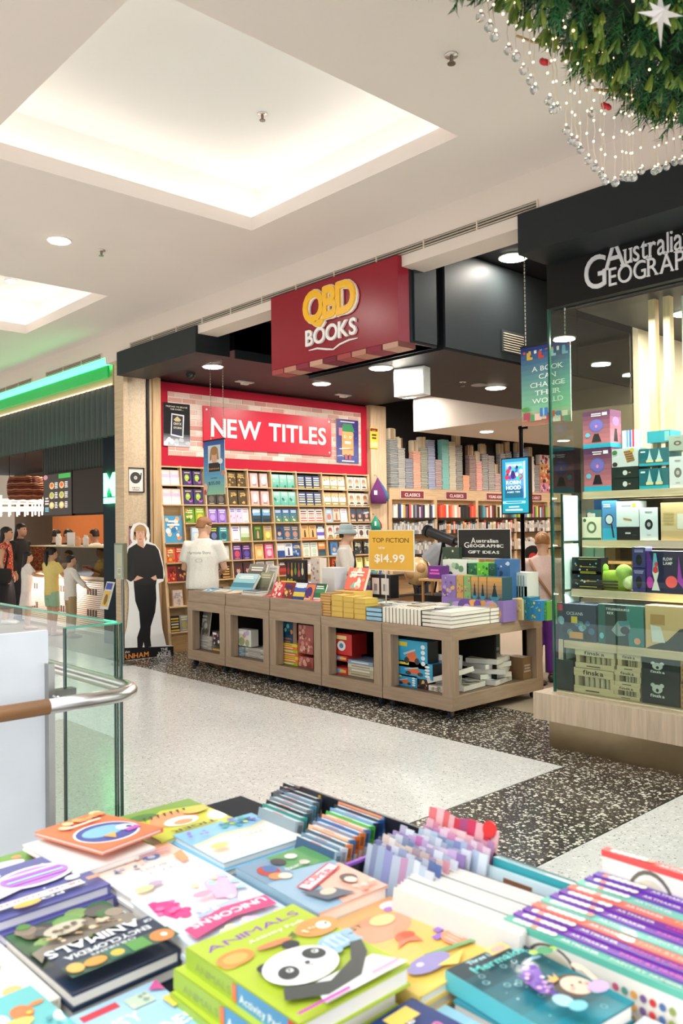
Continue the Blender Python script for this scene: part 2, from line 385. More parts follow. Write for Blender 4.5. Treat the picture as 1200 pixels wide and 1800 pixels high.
# bulkheads: real boxes hung from the slab
m = MB(); m.box(-9.3, -7.53, 4.82, 5.26, 3.5, 3.785, '1e2427'); struct('trim_2', m, 'black')
m = MB(); m.box(-7.57, -7.55, 5.35, 9.6, 3.5, 3.97, '22282c'); struct('trim_3', m, 'black')
lowbox = MB(); lowbox.box(-6.3, -4.54, 4.93, 5.26, 3.10, 3.97, BK); lowbox.box(-6.3, -4.54, 5.35, 9.6, 3.10, 3.97, BK); lowbox.box(-6.28, -4.58, 5.26, 5.35, 3.16, 3.97, '050506')
# side cladding panels
o = struct('trim_4', lowbox, 'black')
for y0, y1 in ((4.98, 5.25), (5.36, 7.4), (7.41, 9.5)):
    m = MB(); m.box(-4.54, -4.525, y0, y1, 3.12, 3.96, '2e3436'); m.build('side_panel', 'black', o)
m = MB(); m.box(-3.40, 4, 4.82, 5.18, 3.50, 3.785, '1b2022'); m.box(-3.40, 4, 4.95, 5.2, 3.785, 3.95, '1b2022'); struct('trim_5', m, 'black')
# vent grille in the dark side cladding
p = on(900, 603, x=-4.52); t = thing('wall_grille', 'small cream louvred grille on the dark side cladding above the banner', 'grille', p)
m = MB(); m.box(0, .012, -.17, .17, -.1, .1, '3c4041'); m.build('grille_frame', 'black', t)
for i in range(8): MB().obox((.012, -.15, -.085 + i * .022), (.012, 0, -.006), (0, .3, 0), (0, 0, .008), 'd8cbb4').build('louvre', 'plastic', t)
# downlights of the shop: rows along the new titles wall and under the hung box
G = 'black ceiling downlights of the book shop'
for (px, py, z, lab, pw) in ((374, 644, 3.6, 'left of the red sign, below the left bulkhead', 34), (565, 674, 3.6, 'under the left end of the red sign', 34), (717, 697, 3.6, 'just below the hanging white lightbox', 34),
                         (669, 646, 3.1, 'just left of the hanging white lightbox', 26), (871, 681, 3.1, 'beside the flush grey disc', 26),
                         (902, 452, 3.97, 'at the top of the chain above the blue banner', 14)):
    downlight(on(px, py, z=z), .115 if z > 3.5 else .10, 'lit round shop downlight ' + lab, pw, G)
for (px, py, lab) in ((855, 758, 'in the pale rear ceiling above the classics shelf'), (990, 774, 'in the pale rear ceiling seen through the side glass')):
    downlight(on(px, py, z=3.09), .10, 'lit round downlight ' + lab, 40, G)
for i, (x, y, z) in enumerate(((-6.9, 11.5, 3.09), (-5, 10.6, 3.09), (-6.9, 14, 3.09), (-5, 14, 3.09), (-8.1, 15, 3.09), (-5.4, 9.0, 3.1))):
    area('rear_shop_lamp', (x, y, z - .02), .2, 0, 30, (1, .93, .84), disk=True)  # unseen lamps without fittings, added to light the rear of the shop
p = on(842, 676, z=3.1); m = MB(); m.cyl((0, 0, 0), (0, 0, -.01), .085, '8d8d8d', n=24); o = m.build('ceiling_speaker', 'plastic', loc=p); tag(o, 'flush grey round ceiling speaker disc in the black ceiling', 'speaker')
# hanging lightbox
p = on(724, 672, y=5.75); t = thing('hanging_lightbox', 'plain white hanging box sign under the black ceiling', 'light box', p, .25)
m = MB(); m.box(-.16, .16, -.06, .06, -.13, .13, 'e4e2df'); m.build('box_body', 'plastic', t)
m = MB(); m.box(-.15, .15, -.066, -.06, -.12, .12, 'f4f2ee'); m.build('face_panel', 'plastic', t)
m = MB(); m.box(-.012, .012, -.012, .012, .13, 3.1 - p.z, '303030'); m.build('hanger', 'metal', t)
for px, py, lab in ((430, 671, 'nearer the hanging price banner'), (603, 694, 'over the nutcracker-soldier poster')):
    p = on(px, py, z=3.6); t = thing('ceiling_diffuser', 'small white slotted ceiling fitting in the black ceiling, ' + lab, 'ceiling fitting', p)
    m = MB(); m.box(-.05, .05, -.13, .13, -.012, 0, 'cfcbc6'); m.build('diffuser_plate', 'plastic', t)
    m = MB(); m.box(-.03, .03, -.05, .05, -.04, -.012, 'e6e2dc'); m.build('diffuser_core', 'plastic', t)
p = on(335, 657, z=3.6); t = thing('dome_camera', 'small dark dome camera on the black ceiling above the pale poster panel', 'camera', p)
m = MB(); m.cyl((0, 0, 0), (0, 0, -.03), .06, '3a3a3c', n=16); m.build('camera_base', 'plastic', t)
m = MB(); m.ball((0, 0, -.03), .05, '0c0c0e'); m.build('camera_dome', 'gloss', t, True)

# ---- shop front jamb left: timber pillar, recessed panel, trims
TM = 'cdb392'
m = MB(); m.box(-9.58, -9.35, 4.93, 4.99, 0, 3.79, TM); struct('trim_6', m, 'woodx')
m = MB(); m.box(-9.62, -9.5, 4.99, 5.34, 0, 3.6, 'cfb99c'); jamb = struct('trim_7', m, 'woodx')
m = MB()
m.box(-9.52, -9.47, 4.99, 5.02, 0, 3.6, '141416'); m.box(-9.52, -9.47, 5.33, 5.36, 0, 3.6, '16161a'); m.build('jamb_seal', 'black', jamb)  # near strip is the shadow gap painted black, far strip is black trim
m = MB(); m.box(-9.75, -9.55, 5.36, 5.44, 0, 3.6, 'c2a27a'); m.box(-9.75, -9.6, 5.48, 5.60, 0, 3.6, 'c9a97f'); m.box(-9.75, -9.62, 5.44, 5.48, 0, 3.6, '4a4844'); struct('trim_8', m, 'woodz')
m = MB(); m.box(-9.75, -9.64, 9.5, 9.86, 0, 3.6, 'd2b796'); struct('trim_9', m, 'woodz')
# framed posters on the jamb panel
def framed(p0, w, h, label, fn):
    t = thing('framed_poster', label, 'poster', p0)
    m = MB(); f = .012
    for a in ((0, w, 0, f), (0, w, h - f, h), (0, f, 0, h), (w - f, w, 0, h)): m.box(0, .018, a[0], a[1], a[2], a[3], '121212')
    m.build('frame', 'black', t)
    m = MB(); m.box(0, .006, f, w - f, f, h - f, 'ece7df'); a = Art(m, (.006, f, f), (0, w - 2 * f, 0), (0, 0, h - 2 * f)); fn(a); m.build('print', 'paper', t); return t
def vinyl(a):
    a.ell(.48, .6, .36, .25, '3c3a3c', 28).ring(.48, .6, .26, .18, .06, '5a585a').ell(.48, .6, .12, .085, 'cfcac2').ell(.48, .6, .03, .02, '3c3a3c')
    a.poly([(.82, .82), (.9, .82), (.86, .55), (.78, .5)], '3c3a3c').text('VINYL', .5, .13, .10, '3a3638', 0, width=.56).lines(.25, .75, .05, .1, 1, '8d8780')
def pinkp(a):
    a.grad(0, 0, 1, 1, 'b45a78', 'd9a8b8', 6).rect(.1, .45, .9, .72, 'efe2e4').rect(.1, .12, .9, .4, 'd9b4c0').lines(.12, .88, .78, .95, 3, '8a2f50').lines(.15, .85, .15, .38, 4, '9b5068')
def darkp(a): a.rect(0, 0, 1, 1, '2c2a2e').rect(.12, .2, .88, .85, 'cfcac6').ell(.5, .55, .25, .2, '4b484c')
for py, lab, fn in ((841, 'upper framed vinyl record print on the timber jamb', vinyl), (944, 'framed pink print below the vinyl record print', pinkp), (1003, 'lowest framed dark print on the jamb, behind the cutout', darkp)):
    p = on(224, py, x=-9.49); q = on(253, py, x=-9.49)
    h = .30; framed((-9.495, p.y, p.z - (0 if fn is not vinyl else .155) - (.16 if fn is pinkp else 0) - .02), q.y - p.y, .315, lab, fn)

# ---- neighbour shop shell (right)
m = MB(); m.box(-3.40, 4, 5.55, 12, 3.24, 3.30, '1a1c1d'); struct('ceiling_neighbour', m, 'black')
m = MB(); m.box(-3.40, 4, 9.0, 9.1, 0, 3.24, '8c7c6a'); struct('wall_neighbour_back', m, 'matte')
for i, (x, y) in enumerate(((-2.9, 6.3), (-2.5, 7.6), (-1.6, 6.4), (-2.4, 8.4), (-.9, 7.4))):
    downlight((x, y, 3.24), .09, ['lit downlight behind the neighbour window, nearest its glass corner', 'lit downlight in the middle of the neighbour shop ceiling', 'lit downlight at the right of the neighbour shop ceiling', 'lit downlight far back in the neighbour shop', 'lit downlight in the neighbour shop beyond the white panel'][i], 45, 'downlights of the neighbour shop')

# ---- the other side of the mall, across the opening (what the glass mirrors)
m = MB(); m.box(-30, -2.5, -7.2, -7.1, 0, 7.5, 'b09c86'); wo = struct('wall_opposite', m, 'plaster')
m = MB(); m.box(-30.1, -30, -7.2, 12, 0, 7.5, '8a7a68'); struct('wall_mall_end', m, 'plaster')
for i in range(4):
    x = -24.5 + i * 5.6; MB().box(x, x + 4.6, -7.09, -7.06, .1, 2.9, '3a342e').build('shop_opening', 'matte', wo); MB().box(x + .3, x + 4.3, -7.06, -7.04, 3.05, 3.45, ['6a3a30', '2a4a50', '4a4a3a', '503a5a'][i]).build('shop_fascia', 'matte', wo)
m = MB(); m.box(-26, -3.46, -7.2, -4, -.35, -.0, 'cdc5b8'); struct('floor_opposite', m, 'matte')
# ================================================================ signs
def gwidth(s, bold=1, track=.07, small=None):
    x = 0
    for i, ch in enumerate(s):
        if ch == ' ': x += .32
        else: x += GL[ch, bold][2] * (small if small and i else 1) + track
    return x - track
# ---- red book shop sign box
RED = '9c1830'
t = thing('shop_sign', 'deep red box sign with yellow and white raised lettering over the book shop', 'sign', (-5.365, 4.80, 3.10)); W2 = .825
m = MB(); m.box(-W2, W2, .0, .13, .0, .685, '8c0a22'); m.build('sign_body', 'wallpaint', t)
m = MB(); m.box(-W2 + .02, W2 - .02, .13, .45, .0, .685, '1a1c1f'); m.build('sign_return', 'black', t)
m = MB(); m.box(-W2, W2, .005, .2, -.045, 0, '6e3a34'); st = m.build('brick_trim', 'matte', t)  # strip and its bricks stand in for bricks reflected in the sign
for i in range(9):
    m = MB(); x0 = -W2 + i * 2 * W2 / 9; m.box(x0 + .008, x0 + 2 * W2 / 9 - .008, -.001, .19, -.049, -.004, ['a04a48', 'b8806c', '8a3040', 'c79a86', '742838'][i % 5]); m.build('brick', 'matte', st)
def signword(word, px0, px1, zb, zt, y, col, par, depth, name='letter', bold=1, squash=None, back=None, track=.03, fat=0):
    x0 = on(*px0, y=y).x; x1 = on(*px1, y=y).x; tot = gwidth(word, bold, track); k = (x1 - x0) / tot; x = x0
    caph = max(v[1] for v in GL['B', bold][0])
    for ch in word:
        g = GL[ch, bold]; m = MB()
        org = V(x - par.location.x, y - par.location.y, zb - par.location.z)
        if back:
            d = .016
            for bi, (dx, dz) in enumerate(((-d, 0), (d, 0), (0, -d), (0, d), (d * 1.6, -d))):
                text(m, ch, org + V(dx, -.0008 * bi, dz), (1, 0, 0), (0, 0, 1), (zt - zb) / caph, back, bold, 'l', g[2] * k, depth * .6)
        for bi, (dx, dz) in enumerate(((0, 0),) if not fat else ((0, 0), (fat, 0), (-fat, 0), (0, fat), (0, -fat))): text(m, ch, org + V(dx, -.0012 * bi, dz), (1, 0, 0), (0, 0, 1), (zt - zb) / caph, col, bold, 'l', g[2] * k, depth)
        m.build(name, 'plastic', par); x += (g[2] + track) * k
zq0 = on(582, 557, y=4.80).z; zq1 = on(584, 503, y=4.80).z
signword('QBD', (537, 540), (628, 520), zq0, zq1, 4.80, 'f5b800', t, .03, back='efe6dc', track=-.02, fat=.007)
zb0 = on(583, 598, y=4.80).z; zb1 = on(583, 570, y=4.80).z
signword('BOOKS', (539, 590), (628, 570), zb0, zb1, 4.80, 'efebe6', t, .02)
m = MB(); a0 = on(542, 616, y=4.79); a1 = on(585, 614, y=4.79); a2 = on(628, 594, y=4.79); L = lambda p: (p.x + 5.365, -.006, p.z - 3.10)
m.tube([L(a0), L(a0.lerp(a1, .35) + V(0, 0, .015)), L(a0.lerp(a1, .75) + V(0, 0, .004)), L(a1), L(a1.lerp(a2, .25) + V(0, 0, .018)), L(a1.lerp(a2, .65) + V(0, 0, .018)), L(a2)], [.004, .009, .009, .007, .009, .009, .004], 'efebe6', 6)
m.build('open_book_swoosh', 'plastic', t)

# ---- NEW TITLES wall: red surround, printed bricks, boards
WX = -9.73
m = MB(); m.box(WX - .02, WX, 5.62, 9.5, 2.46, 3.58, 'b81834'); nt = thing('feature_wall_panel', 'red bordered pale brick panel above the face-out book shelves', 'wall panel', (0, 0, 0)); m.build('red_border', 'matte', nt)
y0, y1, z0, z1 = 5.78, 9.36, 2.60, 3.46
m = MB(); m.box(WX, WX + .006, y0, y1, z0, z1, 'e9dcd2'); bp = m.build('mortar_panel', 'matte', nt)
bm_ = []
for cc in ('d8aca0', 'e2c2b6', 'c98f86', 'e9d4c8', 'd39f94', 'dcb8ac'):
    m = MB(); m.box(0, .006, 0, .205, 0, .058, cc); o = m.build('brick', 'matte', bp); bm_.append(o.data); bpy.data.objects.remove(o)
nr = 12; dz = (z1 - z0) / nr
for r in range(nr):
    y = y0 + .008 - (.11 if r % 2 else 0)
    while y < y1 - .02:
        a = max(y, y0 + .004); b = min(y + .205, y1 - .004)
        if b - a > .03:
            o = bpy.data.objects.new('brick', rnd.choice(bm_)); COL.objects.link(o); o.parent = bp; o.location = (WX + .006, a, z0 + r * dz + .006); o.scale = (1, (b - a) / .205, 1)
        y += .22
def wallquad(px, x):    # tl tr br bl -> y0 y1 z0 z1 on plane x
    q = [on(*p, x=x) for p in px]; return min(q[0].y, q[3].y), max(q[1].y, q[2].y), (q[2].z + q[3].z) / 2, (q[0].z + q[1].z) / 2
a, b, c, d = wallquad([(358, 712), (582, 737), (582, 804), (358, 784)], -9.69)
t = thing('wall_sign', 'bright red board reading NEW TITLES in raised white capitals', 'sign', (-9.72, (a + b) / 2, (c + d) / 2)); hw = (b - a) / 2; hh = (d - c) / 2
m = MB(); m.box(0, .025, -hw, hw, -hh, hh, 'd01e3c'); m.build('sign_board', 'gloss', t)
m = MB(); text(m, 'NEW TITLES', (.025, 0, -hh * .42), (0, 1, 0), (0, 0, 1), hh * 1.25, 'fbf6f4', 1, 'c', hw * 1.80, .012); m.build('lettering', 'plastic', t)
for sy in (-1, 1):
    for sz in (-1, 1): MB().cyl((.025, sy * (hw - .05), sz * (hh - .05)), (.032, sy * (hw - .05), sz * (hh - .05)), .014, 'd8c8c8').build('fixing_stud', 'metal', t)
def wallposter(px, label, fn, name='wall_poster'):
    a, b, c, d = wallquad(px, -9.70); t = thing(name, label, 'poster', (-9.715, a, c))
    m = MB(); m.box(0, .006, 0, b - a, 0, d - c, 'e8e6e4'); A = Art(m, (.006, 0, 0), (0, b - a, 0), (0, 0, d - c)); fn(A); m.build('printed_sheet', 'gloss', t)
def onyx(a):
    a.rect(0, .12, 1, 1, '14141a').grad(0, 0, 1, .28, 'c9ccd4', '3a3c46', 6).text('PREPARE TO BRAVE', .5, .90, .05, 'd8d0bc', 1, .8).text('THE DARK...', .5, .84, .05, 'd8d0bc', 1, .5)
    a.poly([(.26, .25), (.74, .2), (.78, .74), (.30, .76)], 'dfe0e6').poly([(.30, .28), (.70, .24), (.73, .71), (.33, .73)], '33353f').poly([(.38, .62), (.52, .70), (.66, .62), (.60, .58), (.44, .58)], 'c9b884')
    a.text('ONYX', .52, .50, .075, 'e6dcc0', 1, .30, serif=True).text('STORM', .52, .41, .06, 'e6dcc0', 1, .30, serif=True).blobs(10, ['e9ebf0', 'c4c8d2'], .04, .11, 0, 1, 0, .16)
def toy(a):
    a.grad(0, 0, 1, 1, '2a3a86', '3a2f7a', 6).blobs(12, ['e9e2f4', '8fa0dc'], .006, .014).lines(.12, .88, .92, .97, 1, 'e9e2f4')
    a.rect(.24, .18, .76, .66, 'd99a5a').ell(.5, .66, .27, .12, 'e3aa6c').rect(.22, .72, .78, .80, '2f8a5c').poly([(.18, .72), (.82, .72), (.7, .9), (.3, .9)], '2f8a5c').rect(.1, .62, .26, .8, 'c97890')
    a.ell(.38, .60, .05, .03, 'fdf4e6').ell(.62, .60, .05, .03, 'fdf4e6').ell(.38, .60, .02, .015, '3a2a2a').ell(.62, .60, .02, .015, '3a2a2a').rect(.36, .44, .64, .50, 'f6ead6').rect(.28, .30, .72, .34, 'b86a3a').rect(.36, .08, .46, .2, 'a83a3a').rect(.54, .08, .64, .2, 'a83a3a').lines(.15, .85, .02, .07, 1, 'e9e2f4')
wallposter([(288, 707), (334, 711), (334, 786), (288, 783)], 'black fantasy book poster beside the red board, at its left', onyx)
wallposter([(592, 735), (630, 740), (630, 816), (592, 812)], 'blue poster with a wooden toy figure, right of the red board', toy)
t = thing('promotion_card', 'small yellow promotion card on the timber column beside the red panel', 'card', on(657, 770, x=-9.63))
m = MB(); m.box(0, .004, -.09, .09, -.17, .17, 'e8c94a'); a = Art(m, (.004, -.09, -.17), (0, .18, 0), (0, 0, .34)); a.rect(.05, .82, .95, .96, '7a2030').text('books', .5, .845, .09, 'f2c84a', 1, .5).lines(.2, .8, .42, .72, 2, '5a4a20').rect(.1, .08, .9, .3, 'f6e6a4'); m.build('card_face', 'paper', t)

# ---- hanging price banner with chains
def chain(mb, p0, p1, r=.006, col='cfc8bc'):
    p0 = Vector(p0); p1 = Vector(p1); n = max(3, int((p1 - p0).length / .03))
    for i in range(n):
        a = p0.lerp(p1, i / n); b = p0.lerp(p1, (i + .72) / n); mb.cyl(a, b, r if i % 2 else r * .75, col, n=5)
def hanging(name, label, px, y, ztop, fn, mat='gloss', chains=((.1), (.9)), zr=None):
    q = [on(*p, y=y) for p in px]; x0 = (q[0].x + q[3].x) / 2; x1 = (q[1].x + q[2].x) / 2; z0 = (q[2].z + q[3].z) / 2; z1 = (q[0].z + q[1].z) / 2; w = x1 - x0; h = z1 - z0
    t = thing(name, label, 'banner', (x0, y, z0)); m = MB(); m.box(0, w, 0, .008, 0, h, 'e9e6e0'); A = Art(m, (0, 0, 0), (w, 0, 0), (0, 0, h)); fn(A); m.build('printed_panel', mat, t)
    m = MB(); m.box(0, w, -.006, .014, h - .012, h + .006, '16161a'); m.build('top_rail', 'plastic', t)
    for f in chains: m = MB(); chain(m, (w * f, .004, h + .006), (w * f, .004, ztop - z0)); m.build('hanging_chain', 'metal', t)
    return t
def price(a):
    a.grad(0, .35, 1, 1, '5c9fc4', '1f4a9a', 8).grad(0, 0, 1, .35, '8fc49a', '5c9fc4', 5)
    a.rect(.22, .42, .82, .90, 'cfd8de').rect(.24, .42, .80, .58, '1c1c20').ell(.52, .70, .15, .14, 'd9a888').ell(.52, .80, .18, .08, 'a8794c').poly([(.34, .80), (.30, .62), (.38, .64), (.40, .78)], 'a8794c').poly([(.70, .80), (.74, .62), (.66, .64), (.64, .78)], 'a8794c').poly([(.26, .48), (.42, .58), (.62, .58), (.80, .5), (.80, .42), (.24, .42)], '1c1c20')
    a.text('FARNHAM', .52, .455, .045, 'c98a50', 1, .48).ell(.82, .60, .11, .05, 'e9ecee').text('OUR PRICE', .5, .29, .03, '2f5a48', 0, .32).text('$35.00', .52, .18, .085, '2f5a48', 0, .55).ell(.10, .13, .10, .09, 'e7b0a0').ell(.08, .05, .06, .05, 'c93a40').ell(.95, .38, .09, .05, 'c98a70')
hanging('price_banner', 'hanging blue and green banner with a book cover priced 35 dollars', [(358, 775), (395, 771), (394, 870), (358, 869)], 5.42, 3.6, price, chains=(.35, .95))
def bookbanner(a):
    a.grad(0, .18, 1, .95, '86c49a', '1c3f8c', 12).rect(0, .93, 1, 1, '16337a').grad(0, 0, 1, .18, 'c9705a', '9fc8a4', 3)
    for i in range(9): x = .05 + i * .115; a.rect(x, .90 - .02 * math.sin(i * 1.3), x + .05, .93, ['d8563c', 'e9b23c', 'f2efe6', '62b7c9'][i % 4])
    for i, c in ((0, 'e0b03c'), (1, 'd0433c'), (2, 'bcd0dc'), (3, '7fa8c8')): a.rect(.13 + i * .24, .84, .20 + i * .24, .91, c).rect(.13 + i * .24, .82, .25 + i * .24, .85, c)
    for i, s in enumerate(('A BOOK', 'CAN', 'CHANGE', 'THEIR', 'WORLD')): a.text(s, .55, .665 - .1 * i, .085, 'f4f2ee', 0, [.62, .34, .70, .52, .62][i], serif=True)
    for i in range(16): x = rnd.random() * .88; y = rnd.random() * .10; s = .08 + rnd.random() * .07; a.rect(x, y, min(x + s, 1), y + s * .6, ['d2503e', '4f86b8', 'e6d9c4', 'c9963c', '5d9c6c', 'e9c4b4', 'b84a5c'][i % 7])
    a.rect(.40, .10, .56, .20, '3f78b4').rect(.46, .10, .49, .20, '9cc4e0').ell(.10, .20, .08, .03, '5d9c4c')
hanging('book_banner', 'blue to green hanging banner reading A BOOK CAN CHANGE THEIR WORLD', [(913, 609), (1003, 596), (1002, 738), (919, 752)], 5.6, 3.97, bookbanner, chains=(.10, .90))

# ---- portrait advertising screen on a pole stand
q0 = on(882, 808, y=7.0); q1 = on(929, 901, y=7.0); w = q1.x - q0.x; h = q0.z - q1.z
t = thing('display_screen', 'teal portrait screen showing a ROBIN HOOD book, on a black pole', 'screen', (q0.x, 7.0, 0))
m = MB(); m.box(-.012, w + .012, .0, .05, q1.z - .012, q0.z + .012, '101014'); m.build('screen_case', 'plastic', t)
m = MB(); a = Art(m, (0, 0, q1.z), (w, 0, 0), (0, 0, h), .0006); a.grad(0, 0, 1, 1, '1d8fa0', '2a86b4', 6).grad(.13, .28, .83, .94, '2c5aa8', '7ac4d0', 6).poly([(.83, .26), (.90, .28), (.90, .95), (.83, .94)], 'b8d8e4')
a.text('BEN MILLER', .48, .86, .055, 'f2f6f8', 1, .60).blobs(26, ['d85a8a', '3a6ac0', 'e8e0f0', '8a3a9a', '3ac0b0', 'c03a50', '24346a'], .04, .09, .16, .80, .62, .84).ell(.46, .70, .08, .08, '3a2a70').rect(.14, .28, .82, .44, '1f5f7c')
a.text('ROBIN', .48, .53, .09, 'f6fafa', 1, .56).text('HOOD', .48, .43, .10, 'f6fafa', 1, .56).text('AGED TEN', .48, .37, .04, 'd2ecec', 1, .5).rect(.06, .17, .94, .22, '8ec8d8').lines(.12, .88, .18, .21, 1, '1d6f8c').lines(.3, .7, .09, .13, 1, 'e0f2f4').lines(.15, .85, .03, .08, 1, 'e0f2f4')
m.build('screen_picture', 'screen', t)
m = MB(); m.cyl((w * .6, .07, 0), (w * .6, .07, on(907, 750, y=7.07).z), .022, '121214', n=10); m.cyl((w * .6, .07, 0), (w * .6, .07, .02), .22, '121214', n=20); m.box(w * .6 - .05, w * .6 + .05, .045, .075, (q0.z + q1.z) / 2 - .1, (q0.z + q1.z) / 2 + .1, '18181a'); m.build('pole_stand', 'metal', t, False)
m = MB(); m.box(w * .6 - .02, w * .6 + .07, .05, .09, q0.z + .3, q0.z + .33, '121214'); m.build('pole_clamp', 'metal', t)

# ---- neighbour shop: fascia sign, glass, plinth
t = thing('fascia_sign', 'black fascia sign with white serif lettering over the corner window', 'sign', (-3.42, 5.2, 3.19))
m = MB(); m.box(0, 6.5, 0, .06, 0, .40, '171512'); m.build('sign_board', 'matte', t)
m = MB(); lx = lambda px, py: on(px, py, y=5.2).x + 3.42; lz = lambda px, py: on(px, py, y=5.2).z - 3.19
capn = max(v[1] for v in GL['E', 1][0])
kE = (lx(1203, 470) - lx(1070, 490)) / gwidth('EOGRAP'); kU = (lx(1200, 440) - lx(1097, 450)) / gwidth('ustralia')
text(m, 'G', (lx(1028, 490), 0, lz(1045, 508)), (1, 0, 0), (0, 0, 1), .235 / capn, 'e6e2e0', 0, 'l', lx(1066, 490) - lx(1028, 490), .012, True)
text(m, 'EOGRAPHIC', (lx(1071, 500), 0, lz(1078, 502)), (1, 0, 0), (0, 0, 1), .125 / capn, 'e6e2e0', 0, 'l', kE * gwidth('EOGRAPHIC'), .012, True)
text(m, 'A', (lx(1063, 470), 0, lz(1068, 475)), (1, 0, 0), (0, 0, 1), .205 / capn, 'e6e2e0', 0, 'l', lx(1100, 465) - lx(1063, 470), .012, True)
text(m, 'ustralian', (lx(1098, 460), 0, lz(1105, 463)), (1, 0, 0), (0, 0, 1), .155 / capn, 'e6e2e0', 0, 'l', kU * gwidth('ustralian'), .012, True)
m.build('raised_lettering', 'plastic', t)
m = MB(); m.box(-3.55, 4, 5.13, 9.0, .20, .392, 'c4b096'); struct('trim_10', m, 'woodz')
m = MB(); m.box(-3.46, 4, 5.19, 9.0, 0, .20, 'a39176'); struct('trim_11', m, 'metal')
m = MB(); m.box(-3.43, 4, 5.25, 5.262, .385, 3.2, 'ffffff'); struct('window_1', m, 'glass')
m = MB(); m.box(-3.452, -3.44, 5.25, 6.45, .385, 3.2, 'ffffff'); w2 = struct('window_2', m, 'glass')
m = MB(); m.box(-3.454, -3.438, 5.246, 5.266, .385, 3.2, '1d4a3c'); m.build('glass_corner_edge', 'glassedge', w2)
# ================================================================ books
def deco(a, style, c):
    if style == 'title': a.lines(.12, .88, .66, .94, 2, c[0]).ell(.5, .38, .30, .22, c[1]).lines(.2, .8, .05, .13, 1, c[2 % len(c)])
    elif style == 'bands':
        n = len(c)
        for i, q in enumerate(c): a.rect(0, i / n, 1, (i + 1) / n, q)
        a.lines(.12, .88, .70, .90, 2, 'f4efe6')
    elif style == 'grad': a.grad(0, 0, 1, 1, c[0], c[1], 7).lines(.12, .88, .7, .92, 2, c[2]).blobs(3, c[3:] or [c[2]], .06, .16, .2, .8, .1, .5)
    elif style == 'text':
        for i in range(4): a.lines(.08, .92, .22 + i * .17, .38 + i * .17, 1, c[i % len(c)], .1)
        a.rect(0.05, .05, .95, .15, c[-1])
    elif style == 'scatter': a.blobs(14, c, .05, .15).lines(.15, .85, .6, .85, 2, c[-1])
    elif style == 'face': a.ell(.5, .52, .24, .24, c[0]).ell(.5, .70, .27, .13, c[1]).poly([(.24, .72), (.22, .45), (.32, .5), (.33, .7)], c[1]).poly([(.76, .72), (.78, .45), (.68, .5), (.67, .7)], c[1]).poly([(.05, 0), (.28, .28), (.72, .28), (.95, 0)], c[2]).lines(.1, .9, .04, .18, 2, c[3]).ell(.41, .55, .03, .018, '3a2a24').ell(.59, .55, .03, .018, '3a2a24')
    elif style == 'fig': a.ell(.5, .62, .08, .06, c[0]).poly([(.38, .15), (.62, .15), (.60, .56), (.40, .56)], c[0]).lines(.12, .88, .76, .94, 2, c[1]).rect(0, 0, 1, .12, c[2])
    elif style == 'oval': a.rect(.06, .05, .94, .95, c[0]).ell(.5, .5, .3, .3, c[1]).lines(.2, .8, .1, .2, 1, c[2]).poly([(.6, .3), (.8, .22), (.62, .24)], c[2])
    elif style == 'wide': a.grad(0, .72, 1, 1, 'e8c9a0', c[0], 3).rect(0, .30, 1, .72, c[1]).rect(0, 0, 1, .30, c[2]).lines(.1, .9, .1, .22, 1, 'efe6d0').blobs(5, [c[0]], .05, .10, 0, 1, .66, .76)
    elif style == 'monster': a.rect(.05, .05, .95, .95, c[0]).ell(.45, .5, .26, .24, c[1]).ell(.7, .25, .2, .12, c[2]).poly([(.5, .3), (.75, .5), (.8, .25)], '241c20').lines(.1, .9, .8, .93, 1, c[3]).ell(.38, .56, .05, .04, 'f6f6e6').ell(.54, .56, .05, .04, 'f6f6e6')
    return a
BOOKM = {}
def book_mesh(w, h, t, cover, style=None, cols=(), pages='eee6d6', spine=None, mat='gloss'):
    """upright book: x across the front, y up, front at z=0, back at z=-t, spine at x=0"""
    k = (w, h, t, cover, style, tuple(cols), pages)
    if k in BOOKM: return BOOKM[k]
    m = MB(); ct = min(.003, t * .15); m.box(.002, w - .003, .003, h - .003, -t + ct, -ct, pages)
    m.box(0, w, 0, h, -ct, 0, cover); m.box(0, w, 0, h, -t, -t + ct, cover); m.box(-.001, .002, 0, h, -t, 0, spine or cover)
    a = Art(m, (0, 0, 0), (w, 0, 0), (0, h, 0))
    if style: deco(a, style, cols)
    o = m.build('book', mat); BOOKM[k] = o.data; bpy.data.objects.remove(o); return BOOKM[k]
def put_book(mesh, org, u, v, label, group=None, cat='book', name='book'):
    o = bpy.data.objects.new(name, mesh); COL.objects.link(o); place(o, org, u, v); return tag(o, label, cat, group)

# ---- face-out shelf unit along the left wall
OAK = 'd9b88c'; NY = [5.61, 5.93, 6.30, 6.66, 7.03, 7.45, 7.93, 8.44, 8.96, 9.45]; NZ = [2.45, 2.20, 1.94, 1.69, 1.43, 1.17, .92, .60, .27]
fx = lambda z: -9.66 + (2.45 - z) / 2.2 * .24            # sloping front of the unit
sh = thing('display_shelving', 'pale timber shelving wall holding rows of face-out books', 'shelf', (0, 0, 0))
m = MB(); m.poly([(fx(2.45) - .12, 5.6, 2.46), (fx(2.45) - .12, 9.46, 2.46), (fx(.2) - .14, 9.46, .2), (fx(.2) - .14, 5.6, .2)][::-1], 'c9a678')
m.poly([(fx(2.45) - .125, 5.6, 2.46), (fx(2.45) - .125, 9.46, 2.46), (fx(.2) - .145, 9.46, .2), (fx(.2) - .145, 5.6, .2)], 'c9a678'); m.build('back_panel', 'woody', sh)
